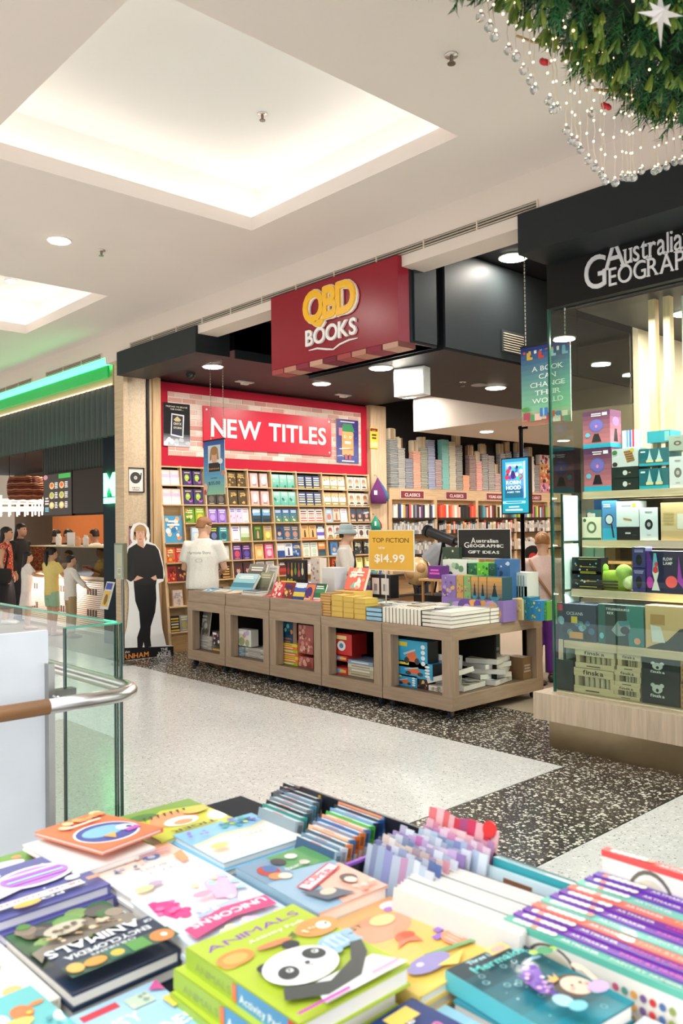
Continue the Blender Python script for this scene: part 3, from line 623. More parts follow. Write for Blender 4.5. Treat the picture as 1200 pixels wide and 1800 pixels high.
for i, y in enumerate(NY):
    e = .02 if i in (0, 9) else .009; m = MB(); m.prism([(-9.74, y - e, .0 if i in (0, 9) else .25), (fx(.25), y - e, .0 if i in (0, 9) else .25), (fx(2.46), y - e, 2.46), (-9.74, y - e, 2.46)], (0, 2 * e, 0), OAK); m.build('upright', 'woodz', sh)
big = {0: {3}}                                            # shelf lines missing where a tall bay runs through
for j, z in enumerate(NZ):
    for i in range(9):
        if j in big.get(i, ()): continue
        m = MB(); m.box(-9.74, fx(z) + .012, NY[i] + .008, NY[i + 1] - .008, z - .016, z, OAK); m.build('shelf_board', 'woody', sh)
m = MB(); m.box(-9.74, fx(.25) - .05, 5.62, 9.44, 0, .25, 'c39a68'); m.build('plinth', 'woody', sh)
# (cover, style, cols) per bay; row 0 is the top
P1 = ('e9c9cc', 'bands', ('f2ece8', 'ede0e2', 'd8c0d8', 'eec9bd')); P2 = ('4a3a6e', 'monster', ('3f3560', 'a8c23c', 'b05ac0', 'd2b48a')); P3 = ('3a3630', 'title', ('c9b79a', '6a6058')); P4 = ('54452c', 'scatter', ('8a6a3c', 'b8924c', '6b4f2a', 'e0b05a', 'd2b070'))
P5 = ('d9a9a4', 'oval', ('e0bab4', 'f4f0ee', '8a4a48')); P6 = ('7fcfc4', 'grad', ('4fae9c', 'a6ddd0', 'd4f0ea', '2f7a78', 'c9e0b0')); P7 = ('2c3a66', 'text', ('e8e6ee', 'd9d6a0', 'b8c8e0', 'e9e6f0', 'c9b84a')); P8 = ('ddb070', 'wide', ('d08a3c', 'efe6da', '9a9458')); P9 = ('d9cfc4', 'face', ('e0b090', 'a87a4a', '1a1a1c', 'e6ddd0'))
Q1 = ('4a9cc8', 'scatter', ('e8a070', 'f0d0a0', '3a78b0', 'e0e8ec')); Q2 = ('6f9a2c', 'scatter', ('d8e070', 'e87a3c', '3f6a1c', 'f0f0b0')); Q2b = ('90b030', 'title', ('e6f0a0', 'd8c83a', '3a5a18')); Q3 = ('9a78d0', 'title', ('f0e8fa', 'c0a0e8', '5a3a98')); Q4 = ('cfc0e6', 'grad', ('d9cdec', 'e4d8f0', '6a7ac0', 'e090a0')); Q4b = ('efe8ee', 'title', ('d8a0b0', 'f2e0e4')); Q5 = ('4f8cb8', 'bands', ('1e2c34', '2a4450', '7ab0d8', 'a8cce4')); Q6 = ('3a74b4', 'grad', ('5a8a4c', '2f66b0', 'e8eef4', 'd8d0b0')); Q7 = ('eee8e2', 'text', ('d8403c', 'e8a09a', 'c03030', '2c2c30', 'e06a60')); Q8 = ('9cc0e0', 'title', ('e8f0f6', 'e07a5a', 'f0e0d0')); Q8b = ('e4c8b0', 'fig', ('b85a3c', 'a83a30', '6a4030')); Q9 = ('3a3438', 'face', ('c89878', '2a3a6a', '5a3a28', 'e0d8d0'))
R1 = ('e06a2c', 'scatter', ('f0b04a', 'c83a20', '6ab0a0', 'f6e0a0')); R1b = ('c22c2c', 'title', ('f0d0a0', 'e85a3a')); R2 = ('b4d0e6', 'title', ('f4f6f8', 'e6e0d6')); R3 = ('2a2c44', 'title', ('c8d840', '6a78b0', 'd0c0a0')); R3b = ('2f8a90', 'title', ('d0e8e4', '1f5a68', 'e8f0f0')); R4 = ('efeef2', 'title', ('8a60c0', 'f2e8f4', '9a70c8')); R4b = ('e0e8d8', 'bands', ('8aa050', 'c9dcb8', 'e6eee0', 'd8e4ea')); R5 = ('3f6a2c', 'fig', ('e8a080', 'a0c83c', '24481c')); R5b = ('c9b45a', 'title', ('a87ab0', 'e4dc80', '6a8a3a')); R6 = ('2f4a70', 'face', ('d8b0a0', '22304a', '36507a', 'a8c0d8')); R6b = ('3f5f7c', 'title', ('d8b080', 'c08a78', 'b0d0dc')); R7 = ('e8b878', 'fig', ('3a2a24', '8a4a2c', 'c06a30')); R7b = ('5a4ab0', 'bands', ('e8e0f0', '6a5ac8', 'f0f0f4', '3a4a60')); R8 = ('ece6de', 'face', ('e6d0c0', 'a84a3c', '8a6a40', 'c89a4a')); R9 = ('d8d4ce', 'title', ('3a3a3e', '5a3a34', '8a8680'))
S1 = ('b4242c', 'scatter', ('e05a30', 'f0c050', '6a1418')); S3 = ('cfdcd6', 'scatter', ('8ab8b0', 'e8c8a0', 'f0f0ea')); S4 = ('5a2a78', 'title', ('e8c8e8', 'd84a5c', 'f0a060')); S4b = ('3a2a6c', 'title', ('e0a0c0', '6a4aa8', 'd0c0f0')); S5 = ('f0c07a', 'title', ('e89a50', 'f6dca0')); S5b = ('e86a92', 'title', ('fbe6ee', 'f4c0d0', '3a2a34')); S6 = ('2f4c9c', 'bands', ('2a4a90', '2c4c94', 'dfe4ee', 'f0f2f6')); S6b = ('e6e8ee', 'fig', ('2a4480', '3a58a0', '1e3464')); S6c = ('3f66a8', 'scatter', ('a8c0dc', '26406a', 'e0c890')); S7 = ('dfe4da', 'title', ('a0b8a8', 'c8d8c0', '90a0a0')); S7b = ('e07a30', 'bands', ('3a5a68', '2f4c5c', 'e88a3a', 'f0a850')); S8 = ('4a86c0', 'face', ('f0a878', '3a6aa0', '4a90d0', 'f2f6fa')); S8b = ('eceef0', 'title', ('c8ccd4', 'e4e4ea')); S9 = ('2c3034', 'scatter', ('6a7478', '9aa4a4', '1a1c20', 'c8c8a0'))
T1 = ('5c1f24', 'scatter', ('a8482c', 'd89a4c', '2a1214')); T3 = ('4a3028', 'title', ('c89a78', '7a4a38', 'e6c8a0')); T3b = ('3a2c22', 'text', ('e0b050', 'd09a3c', 'f0d070', 'c8883a')); T4 = ('4c2c30', 'face', ('d0a890', '5a2430', '7a3038', 'e0c0a0')); T5 = ('e6e4e0', 'title', ('b8b4b0', 'd4d0cc')); T6 = ('3c1c20', 'bands', ('8a2a28', 'b83a30', '5a2024', '24181c')); T7 = ('8a98c8', 'title', ('e8ecf6', 'b8c4e0')); T8 = ('d8502c', 'scatter', ('f0a03c', 'b82c20', '3a2a28')); T9 = ('e6dc8a', 'title', ('8a8030', 'f2ecb8', 'a8a050'))
U1 = ('d6bfae', 'scatter', ('e8dccf', 'b89a8a', '9aa4a8')); W1 = ('24242a', 'text', ('e0b84a', 'd8d4cc', 'c8a040')); W1b = ('8a8c84', 'title', ('d0c8a0', 'b0a060')); X1 = ('1e1e24', 'text', ('f0eeea', 'e6e4e0', 'f0eeea')); X1b = ('cc2a28', 'title', ('f6ead0', 'f0f0ec', '3a2a2a'))
ROWS = [[[P1] * 2, [P2] * 2, [P3] * 2, [P4] * 2, [P5] * 2, [P6] * 3, [P7] * 3, [P8] * 3, [P9] * 3],
        [[P1] * 2, [P2] * 2, [P3] * 2, [P4] * 2, [P5] * 2, [P6] * 3, [P7] * 3, [P8] * 3, [P9] * 3],
        [None, [Q2, Q2b], [Q3] * 2, [Q4, Q4, Q4b], [Q5] * 2, [Q6] * 3, [Q7] * 3, [Q8, Q8b, Q4b], [Q9] * 3],
        [[Q1], [R2], [R3, R3b], [R4, R4b], [R5, R5b], [R6, R6b, R6b], [R7, R7, R7b], [R8, R8, R9], [R9] * 3],
        [[R1, R1b], [S3], [S3, S3], [S4, S4b], [S5, S5b], [S6, S6b, S6c], [S7, S7, S7b], [S8, S8b], [S9, S9]],
        [[S1, T1], [T1, T1], [T3, T3b], [T4, T4], [T5, T5], [T6, T6, S6c], [T5, T7, T8], [T8, T8], [T9, T9]],
        [[U1], [U1, W1], [T3, W1b], [W1, W1b], [S5, T5], [R6, S6], [T7, S7], [S8, T8], [S9, T9]],
        [[W1, W1b], [X1, W1], [T3, T4], [S4, S6], [Q5, Q6], [R3, R5], [R7, R8], [S9, Q9], [T6, T9]],
        ]
RN = ['top', 'second', 'third', 'fourth', 'fifth', 'sixth', 'seventh', 'bottom']; CN = ['first', 'second', 'third', 'fourth', 'fifth', 'sixth', 'seventh', 'eighth', 'last']
HUE = {}
def hue_name(h):
    r, g, b = [int(h[i:i + 2], 16) for i in (0, 2, 4)]; mx, mn = max(r, g, b), min(r, g, b); l = (mx + mn) / 2
    if mx - mn < 26: return 'white' if l > 205 else 'grey' if l > 90 else 'black'
    import colorsys; hh = colorsys.rgb_to_hsv(r / 255, g / 255, b / 255)[0] * 360
    n = 'red' if hh < 12 or hh > 345 else 'orange' if hh < 38 else 'yellow' if hh < 66 else 'green' if hh < 160 else 'teal' if hh < 195 else 'blue' if hh < 250 else 'purple' if hh < 300 else 'pink'
    if n in ('orange', 'red') and l < 85: n = 'brown'
    if n == 'orange' and l > 165: n = 'cream'
    return ('pale ' if l > 185 else 'dark ' if l < 75 and n != 'brown' else '') + n
for r, row in enumerate(ROWS):
    zs = NZ[r + 1] if r + 1 < len(NZ) else .27
    for c, bay in enumerate(row):
        if not bay: continue
        y0, y1 = NY[c] + .015, NY[c + 1] - .015; n = len(bay); tall = (c == 0 and r == 3); room = NZ[r] - zs - .02
        hgt = .42 if tall else min(.215, room * .92) - rnd.random() * .012
        wid = (.27 if tall else min((y1 - y0) / n - .006, hgt * .68)); gap = ((y1 - y0) - n * wid) / (n + 1)
        if tall: hgt = .36
        for i, d in enumerate(bay):
            y = y0 + gap * (i + 1) + wid * i; tl = .12
            same = sum(1 for q in bay if q is d) > 1
            lab = f"{hue_name(d[0])} book facing out, {RN[r]} row, {CN[c]} column of the shelving wall"
            if n > 1: lab = f"{hue_name(d[0])} book, {['left', 'middle', 'right'][i if n == 3 else i * 2]} in its bay: {RN[r]} row, {CN[c]} column of the shelving wall"
            put_book(book_mesh(round(wid, 3), round(hgt, 2), .03, *d), (fx(zs) - .045 + .02, y, zs + .001), (0, 1, 0), (-tl, 0, 1), lab, f'face-out books, {RN[r]} row {CN[c]} column' if same else None)
# ================================================================ classics wall further back
cl = thing('classics_shelving', 'long timber shelving run with dark red category plates at the back', 'shelf', (0, 0, 0))
CXF = -9.62; CY0, CY1 = 9.9, 15.4; BAY = [9.92, 11.06, 12.22, 13.40, 14.55, 15.4]
m = MB(); m.box(-9.72, CXF, CY0, CY1, 2.06, 2.25, 'c9a983'); m.build('header_rail', 'woody', cl)
m = MB(); m.box(-9.74, -9.72, CY0, CY1, 0, 2.06, 'b8946a'); m.build('back_panel', 'woody', cl)
for y in BAY: m = MB(); m.box(-9.72, CXF + .0, y - .04, y + .04, 0, 2.06, 'c9a983'); m.build('upright', 'woodz', cl)
for z in (1.75, 1.47, 1.13, .8, .45):
    for a, b in zip(BAY, BAY[1:]): m = MB(); m.box(-9.72, CXF + .05, a + .04, b - .04, z - .025, z, '2c2622'); m.build('shelf_board', 'matte', cl)
for py, s in ((10.45, 'CLASSICS'), (11.62, 'CLASSICS'), (12.78, 'YOUNG ADULT'), (14.0, 'YOUNG ADULT')):
    m = MB(); m.box(CXF, CXF + .012, py - .30, py + .30, 2.075, 2.215, 'd8c8bc'); m.box(CXF + .012, CXF + .014, py - .285, py + .285, 2.085, 2.205, '7a1c2c'); text(m, s, (CXF + .0145, py, 2.115), (0, 1, 0), (0, 0, 1), .075, 'efe2dc', 1, 'c', .38 if len(s) < 9 else .46); m.build('category_plate', 'paper', cl)
# spine-out books on two rows, each a thing
PAL = [['e8e4de', 'd8cfc4', '2c2c30', '3a4c8a', 'e6e2dc', 'c9a24a', '6a4a70', '2a2a2e', 'e0584a', 'd8d4d0', '4a4a50', '8a8a90', '3a2a4a', 'c8c0b8', '5a3a6a', '24242a'],
       ['c83a30', 'e06a4a', 'd8503c', 'e8402c', 'e8e0d6', 'd0402c', 'e2704e', 'e8a890', 'efe6dc', 'e89a80', 'e8b8a0', '1e1e22', '26262a', '1c1c20', '2a2a2e', '1a1a1e'],
       ['3a3a3e', '2f6a78', '5a9aa0', 'd8d0c4', 'a83a3c', 'e0d8cc', '7a2a30', '28282c', 'c8a860', '24242a', 'efe8de', '5a5a60', 'd0c8bc', '8a6a50', '3a5a4a', '2a2a30'],
       ['7ab03c', 'e0a03c', 'd85a4c', '8a4aa0', '3a8ab0', 'e8e0d0', '9ac04a', '5a3a80', 'e86a80', '2c4c5c', 'c8d860', '6a2a40', 'e0d8cc', '4a7a9a', 'b83c3c', '30303a']]
PAL2 = [['8a8a88', 'b8b4ae', '6a7a80', '9a8a80', 'c8c4bc', '707478', 'a89c90', '8c9494'], ['2a2a2e', '1e1e22', '242428', '3a5a58', 'd88a5a', 'e0c0a0', '28282c', 'd86a4a'], ['d8d0c4', '8a3a3c', '3a4a4a', 'e8e0d6', 'c8b070', 'e6dcd0', 'b86050', '3c3c40'], ['d8cfc4', 'e8e0d8', '6a4a44', '30303a', 'c4bcb0', 'a08a80', '50484a', 'e0d6cc']]
BN = ['first', 'second', 'third', 'fourth', 'fifth']
mstuff = MB(); ORD = ['first', 'second', 'third', 'fourth', 'fifth', 'sixth', 'seventh', 'eighth', 'ninth', 'tenth', 'eleventh', 'twelfth', 'thirteenth', 'fourteenth', 'fifteenth', 'sixteenth', 'seventeenth', 'eighteenth', 'nineteenth', 'twentieth', 'twenty-first', 'twenty-second', 'twenty-third', 'twenty-fourth', 'twenty-fifth', 'twenty-sixth', 'twenty-seventh']
for row, z in enumerate((1.75, 1.47, 1.13)):
    for b in range(4):
        y = BAY[b] + .05; i = 0; pal = (PAL if row == 0 else PAL2)[b]
        while y < BAY[b + 1] - .09:
            t = round(.035 + rnd.random() * .035, 2); h = round(.19 + rnd.random() * .05 if row == 0 else .17 + rnd.random() * .06, 2)
            if b > 1 and rnd.random() < .08: y += .05; continue
            cc = pal[i % len(pal)]
            if row == 0: put_book(book_mesh(.13, h, t, cc, None, ()), (CXF + .03, y + t, z), (-1, 0, 0), (0, 0, 1), f'{hue_name(cc)} spine-out book, {ORD[i]} from the left, upper shelf, {BN[b]} bay of the classics shelving', f'upper shelf spines, {BN[b]} classics bay')
            else: mstuff.box(CXF - .10, CXF + .03, y, y + t - .002, z, z + h, cc); mstuff.box(CXF + .03, CXF + .031, y + .004, y + t - .006, z + h * .35, z + h * .8, mixc(cc, 'ffffff' if sum(C(cc)) < 1 else '30302c', .4))
            y += t + .002; i += 1
# tall flat stacks above the rail: far too many to tell apart one by one
m = mstuff; y = 9.93
ST = [('2c4c5c', 'dcd6cc', .75), ('8a8c86', 'd8d2c8', .62), ('1f3a6a', 'd0ccc8', .45), ('e0703c', 'efe0d0', .58), ('5a6a50', 'ddd6c8', .66), ('4a6ab0', 'e0dcd8', .78), ('8a3a44', 'e0d8d0', .48), ('7ac0b8', '90d0c8', .80), ('c8b890', 'e6dfd0', .78), ('3a3a3c', 'd8d4c8', .74), ('e89a70', 'f0c0a0', .25), ('6a1e2a', 'd0c0b4', .58), ('d85a4a', 'f0e2d8', .50), ('3c3c40', 'ddd8d0', .62), ('5a4a48', 'd8d0c6', .60), ('8c2a38', 'e4dcd4', .30), ('4a4a52', 'dcd8d2', .66), ('2c2c30', 'c8c4bc', .70), ('6a3a70', 'dcd6d8', .54), ('3a6a8a', 'dde0e0', .72), ('5a7ac0', 'e0e2e8', .78), ('e6dcd4', 'f0eae4', .66), ('2a2a34', 'd8d0c8', .50)]
i = 0
while y < 14.1:
    a, b, hh = ST[i % len(ST)]; z = 2.252; w = .165 + rnd.random() * .02; sub = None
    while z < 2.252 + hh * 1.08:
        t = .022 + rnd.random() * .006; dx = rnd.random() * .012; dy = rnd.random() * .008
        m.box(-9.72, CXF - .005 + dx, y + dy, y + w + dy, z + .006, z + t - .006, b); m.box(-9.72, CXF + dx, y + dy, y + w + dy, z, z + .0065, a); m.box(-9.72, CXF + dx, y + dy, y + w + dy, z + t - .0055, z + t - .0005, a); z += t
    if i % 4 in (0, 1, 3) and hh < .76:                       # a short upright row on top of some stacks
        yy = y
        while yy < y + w - .02: hgt = .17 + rnd.random() * .03; m.box(-9.72, CXF - .03, yy, yy + .017, z, z + hgt, rnd.choice(['d8c4a4', 'c8b08c', 'e0d2b8', '8a6a50'])); yy += .019
    y += w + .012; i += 1
o = m.build('stacked_books', 'paper'); tag(o, 'tall flat stacks and lower rows of books on the classics shelving', 'books', kind='stuff')
# picture book boxes at the right end of the top run
for i in range(4):
    m = MB(); m.box(0, .1, 0, .38, 0, .19, ['e8d8d0', 'e0a060', 'd07a50', 'd88a94'][i]); a = Art(m, (.1, 0, 0), (0, .38, 0), (0, 0, .19)); a.blobs(12, [['c83a50', 'f0f0ea', '7a2a3a'], ['f6e8d8', 'c8502c', '3a2a2a'], ['e8c0a0', '2a2226', 'a83a28'], ['f4dce0', '8a2a40', '5a4a8a']][i], .05, .12)
    o = m.build('boxed_set', 'gloss', loc=(-9.71, 14.25, 2.252 + (3 - i) * .192)); tag(o, f'patterned gift box, {["topmost", "second from top", "third from top", "lowest"][i]} of four beside the tall stacks', 'box', 'boxes at the end of the classics top run')
# cloth bags hanging on the timber column
for (px, py, c1, c2, s, lab) in ((664, 868, '6a2a6c', '3f78a8', 1.0, 'purple and blue cloth tote bag hanging on the timber column'), (660, 922, '2a9a80', 'b82a34', .55, 'small teal and red cloth bag hanging below the purple tote')):
    p = on(px, py, x=-9.55); t = thing('tote_bag', lab, 'bag', p); m = MB()
    def bagring(z, w, d, sh=0): return [V(d * math.sin(q) * .5, sh + w * math.cos(q) * .5, z) for q in [2 * math.pi * k / 14 for k in range(14)]]
    m.loft([bagring(-.16 * s, .30 * s, .06, .02), bagring(-.15 * s, .36 * s, .09, .02), bagring(0, .34 * s, .12), bagring(.10 * s, .22 * s, .09), bagring(.22 * s, .06 * s, .04), bagring(.26 * s, .02, .02)], c1); m.build('bag_body', 'fabric', t, True)
    m = MB(); m.loft([bagring(-.12 * s, .08 * s, .05, .20 * s), bagring(0, .12 * s, .08, .17 * s), bagring(.12 * s, .08 * s, .06, .10 * s), bagring(.25 * s, .015, .02)], c2); m.build('bag_panel', 'fabric', t, True)
    m = MB(); m.box(.05, .056, -.14 * s, -.07 * s, -.02, .05, 'e8e4dc'); m.build('swing_tag', 'paper', t)
    m = MB(); m.tube([(0, 0, .24 * s), (-.03, 0, .30 * s), (-.08, 0, .31 * s)], .006, 'c8c0b8', 6); m.build('hook', 'metal', t)
# ================================================================ island of wheeled display tables
GO = 'a38b73'; UX = [-8.52, -7.74, -6.93, -6.105, -5.27, -4.46]; TY0, TY1 = 5.30, 6.62
UN = ['first display table from the left, beside the man in the white T-shirt', 'second display table from the left in the island', 'middle display table of the island, orange books inside', 'fourth display table, under the yellow book stacks', 'corner display table nearest the neighbour window']
def table(i):
    x0, x1 = UX[i] + .006, UX[i + 1] - .006; t = thing('display_table', 'grey-brown timber ' + UN[i], 'table', (x0, TY0, 0), group='island display tables'); w = x1 - x0; d = TY1 - TY0
    for y in (0, d - .03):
        MB().box(0, w, y, y + .03, .655, .75, GO).build('top_rail', 'woodx', t); MB().box(0, w, y, y + .03, .075, .19, GO).build('bottom_rail', 'woodx', t)
    for x in (0, w - .03):
        MB().box(x, x + .03, .03, d - .03, .655, .75, GO).build('side_rail', 'woody', t); MB().box(x, x + .03, .03, d - .03, .075, .19, GO).build('side_rail', 'woody', t)
    for x in (.002, w - .102):
        for y in (.002, d - .102): MB().box(x, x + .10, y, y + .10, .19, .655, GO).build('leg_post', 'woodz', t)
    MB().box(.03, w - .03, .03, d - .03, .70, .745, '8d7558').build('table_top', 'woodx', t); MB().box(.03, w - .03, .03, d - .03, .15, .185, '6d5a45').build('base_board', 'woodx', t)
    MB().box(.1, w - .1, d * .55, d * .55 + .02, .185, .70, '16130f').build('centre_divider', 'matte', t)  # black sheet added to stand for the shade inside the table
    MB().box(.03, .045, .1, d - .1, .185, .70, '1c1712').build('end_divider', 'matte', t)  # dark sheet added to keep bright surroundings from showing through the open end
    for x in (.07, w - .07):
        for y in (.07, d - .07):
            m = MB(); m.box(x - .025, x + .025, y - .02, y + .02, .055, .075, '5a5a5c'); m.box(x - .018, x - .013, y - .02, y + .02, .02, .058, '8a8a8c'); m.box(x + .013, x + .018, y - .02, y + .02, .02, .058, '8a8a8c'); c = m.build('castor', 'metal', t)
            m = MB(); m.cyl((x - .012, y, .034), (x + .012, y, .034), .034, '1c2436', n=16); m.build('castor_wheel', 'plastic', c)
    if i < 3:
        m = MB(); m.box(.004, w - .004, .012, .03, .75, .885, GO); m.build('tray_front', 'woodx', t)
        for x in (.004, w - .02): MB().box(x, x + .016, .03, d - .2, .75, .88, GO).build('tray_side', 'woody', t)
    return t
for i in range(5): table(i)

def gbox(name, label, cat, rect, y, depth, col, art=None, z0=None, side=None, sideart=None, mat='gloss', group=None, top=None):
    """a box whose front (facing the walkway) fills a measured photo rectangle on the plane y; it stands at z0"""
    x0, ya, x1, yb = rect; ym = (ya + yb) / 2
    a = on(x0, ym, y=y); b = on(x1, ym, y=y); zt = (on((x0 + x1) / 2, ya, y=y)).z; zb = on((x0 + x1) / 2, yb, y=y).z if z0 is None else z0
    if z0 is not None: zt = max(zt, zb + .02)
    if y == 5.33 and zb < .7: zt = min(zt, .706)
    w = b.x - a.x; h = zt - zb; m = MB(); m.box(0, w, 0, depth, 0, h, col)
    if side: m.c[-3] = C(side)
    if top: m.c[-5] = C(top)
    if art: art(Art(m, (0, 0, 0), (w, 0, 0), (0, 0, h)))
    if sideart: sideart(Art(m, (w, 0, 0), (0, depth, 0), (0, 0, h)))
    o = m.build(name, mat, loc=(a.x, y, zb)); tag(o, label, cat, group); o['top'] = zb + h; return o
def pages(c='d8cdb8'):
    return lambda a: a.lines(.02, .98, .05, .95, 5, c, .02)
BZ = .187
def stackx(n, rect, y, depth, cols, label, group, z0, pg='efe8da', name='book', hh=None):
    """n flat books filling a measured rectangle"""
    x0, ya, x1, yb = rect; a = on(x0, yb, y=y).x; b = on(x1, yb, y=y).x; zt = on((x0 + x1) / 2, ya, y=y).z; t = ((zt - z0) if hh is None else hh) / n
    for i in range(n):
        cc = cols[i % len(cols)]; m = MB(); j = (rnd.random() - .5) * .012; m.box(.002, b - a - .002, .003, depth, .003, t - .003, pg); m.box(0, b - a, 0, depth, 0, .004, cc); m.box(0, b - a, 0, depth, t - .004, t - .0005, cc)
        o = m.build(name, 'paper', loc=(a + j, y + abs(j), z0 + i * t)); tag(o, f"{label}, {ORD[i]} from the bottom", 'book', group)
# ---- books on the right two tables
TZ = .752
stackx(8, (562, 1043, 580, 1086), 5.33, .17, ['b8843c', '8a5a24', 'c8944a'], 'brown-edged paperback in the leftmost pile beside the timber tray', 'brown-edged paperbacks in one pile', TZ, 'd8a860')
for k, (a, b) in enumerate(((582, 602), (603, 621), (622, 642))):
    stackx(4, (a, 1046 + k * 3, b, 1089 + k * 4), 5.33, .17, ['d8b04a', 'cfa63c'], f'yellow-edged paperback in the {["first", "second", "third"][k]} yellow pile left of the blue-edged books', f'yellow pile {["one", "two", "three"][k]}', TZ, 'dcb858')
stackx(3, (643, 1068, 670, 1096), 5.33, .15, ['14181c'], 'black-covered book with pale blue page edges, below the yellow price sign', 'blue-edged books', TZ, '9cc8e0')
xa = on(672, 1095, y=5.33).x; xb = on(740, 1103, y=5.33).x
for i in range(11):
    t = (xb - xa) / 11; m = MB(); m.box(.003, t - .003, .002, .2, 0, .135, 'f2ead8'); m.box(0, .003, 0, .2, 0, .137, '3a3a40'); m.box(t - .003, t - .0005, 0, .2, 0, .137, '3a3a40'); o = m.build('book', 'paper', loc=(xa + i * t, 5.33, TZ)); tag(o, f'upright ivory-edged book, {ORD[i]} from the left in the row right of the blue-edged books', 'book', 'upright ivory-edged row')
stackx(4, (741, 1068, 764, 1105), 5.33, .15, ['4a4440'], 'flat book with ivory page edges beside the upright row', 'ivory-edged pile beside the row', TZ, 'f0e6d4', hh=.135)
x1 = -4.475
for k, (ya, yb) in enumerate(((5.33, 5.86), (5.865, 6.20))):
    for i in range(4):
        m = MB(); t = .034; m.box(0, .22, .003, yb - ya - .003, .003, t - .003, 'f2eadc'); m.box(-.002, .222, 0, yb - ya, 0, .003, '3c3a3a'); m.box(-.002, .222, 0, yb - ya, t - .003, t - .0005, ['c8c4be', '8a8680'][i == 3 and k]); o = m.build('book', 'paper', loc=(x1 - .23 - rnd.random() * .01, ya, TZ + i * t)); tag(o, f'large ivory-edged book in the {["pile at the table corner", "second pile from the table corner"][k]}, {ORD[i]} from the bottom', 'book', f'ivory-edged corner pile {k + 1}')
# flat cover-up books behind the front rows
cov = ['c8bda8', '8a8a86', 'd8d0c0', '6a7a84', 'b8a890', 'a89a88', 'dcd4c4', '5a5a60', 'e0d8c8', '9aa0a0']
for r, yy in enumerate((5.56, 5.80)):
    x = -6.02; i = 0
    while x < -4.75:
        h = .125 + rnd.random() * .02 - .01 * r; k = cov[(i * 3 + r) % 10]
        m = MB(); m.box(0, .155, 0, .215, 0, h - .01, 'ece4d4'); m.box(-.002, .157, -.002, .217, h - .01, h, k); a = Art(m, (0, 0, h), (.155, 0, 0), (0, .215, 0)); a.lines(.15, .85, .6, .85, 2, mixc(k, 'ffffff', .6)).rect(.2, .15, .8, .45, mixc(k, '000000', .4))
        o = m.build('book', 'paper', loc=(x, yy, TZ)); tag(o, f'{hue_name(k)} thick flat book, {ORD[i]} from the left in the {["second", "third"][r]} row of the corner tables', 'book'); x += .165; i += 1
# ---- boxed sets at the back right of the island
def pat(bgc, cols, n=14): return lambda a: a.blobs(n, cols, .05, .12)
def lamp(a): a.grad(0, 0, 1, 1, '1c4a5c', 'd8a050', 6).ell(.5, .18, .32, .14, '2f8aa0').poly([(.3, .2), (.7, .2), (.56, .6), (.44, .6)], '10242c').ell(.5, .62, .09, .05, '10242c').rect(.47, .6, .53, .75, '10242c')
G2 = 'patterned gift boxes on the island'
BX = [((776, 1011, 801, 1051), 6.0, '8a72b0', ['b89ad0', '6a5098', 'd8b060'], 'lilac patterned box at the left of the upper gift box row'), ((802, 1011, 814, 1052), 6.0, 'c89a58', ['5a9a6a', 'd86a50', '7a5aa0'], 'slim orange and green patterned box in the upper gift box row'), ((815, 1012, 827, 1053), 6.0, '7aa868', ['e0a850', '8a60b0', 'd85a50'], 'slim green patterned box in the upper gift box row')]
for rc, yy, c, cs, lab in BX: gbox('gift_box', lab, 'box', rc, yy, .14, c, pat(c, cs), z0=.93)
for k, x in enumerate((828, 841, 856)): gbox('gift_box', f'dark teal and gold lantern box, {["first", "second", "third"][k]} of three', 'box', (x, 1013 + k, x + [12, 14, 26][k], 1054 + k), 6.0, .15, '24505c', lamp, z0=.93, group=G2)
gbox('gift_box', 'long lilac patterned box under the lantern boxes', 'box', (776, 1053, 884, 1074), 5.99, .2, '8a72b0', pat('', ['b89ad0', 'd8a058', '6a5098', '5a9a70'], 30), z0=TZ)
for rc, yy, c, cs, lab in [((880, 1053, 894, 1094), 6.22, '8a72b8', ['b8a0d8', '6a5098'], 'upright lilac box at the table edge'), ((895, 1053, 917, 1091), 6.25, 'e0c48a', ['d8a868', 'f0dcae'], 'upright cream patterned box at the table edge'), ((918, 1050, 931, 1090), 6.28, '2a7a90', ['6ac0c8', '1c4a60'], 'upright teal box at the table edge'), ((932, 1056, 950, 1089), 6.3, '2f8ac0', ['7ac0e0', 'e8d060', '4aa860'], 'blue puzzle box at the table edge nearest the woman in pink'), ((951, 1057, 961, 1086), 6.36, '6ab048', ['d8e050', '2f8a50'], 'green puzzle box at the far end of the table edge')]:
    gbox('gift_box', lab, 'box', rc, yy, .16, c, pat(c, cs), z0=TZ)
def gridb(c0): return lambda a: [a.rect(.05 + i * .32, .1, .3 + i * .32, .9, c0[i]) for i in range(3)]
for rc, yy, c, cs, lab in [((778, 984, 822, 1010), 6.3, 'dfe8d8', ['6a9a70', 'a8c8a0', '3a5a48'], 'white and green leaf patterned box behind the lilac box'), ((820, 990, 838, 1011), 6.3, '2a6a4a', ['4aa84a', '1c3a3c'], 'dark green activity box in front of the black sign'), ((838, 989, 858, 1012), 6.3, '6ac83c', ['2a8a3c', 'b0e060', '1c5a2c'], 'bright green activity box in front of the black sign'), ((858, 991, 869, 1012), 6.3, '2a5a4a', ['4a9a5a', '183030'], 'narrow dark green box beside the bright green box'), ((869, 983, 896, 1014), 6.32, '3a6aa0', ['7aa8d0', '24406a', 'c8d8e8'], 'blue boxed kit at the right of the green boxes')]:
    gbox('gift_box', lab, 'box', rc, yy, .16, c, pat(c, cs), z0=.92)
m = MB(); m.box(-5.75, -4.72, 6.25, 6.6, 0, .165, '2a241e'); o = m.build('display_riser', 'matte', loc=(0, 0, TZ)); tag(o, 'low dark riser under the green gift boxes', 'riser')
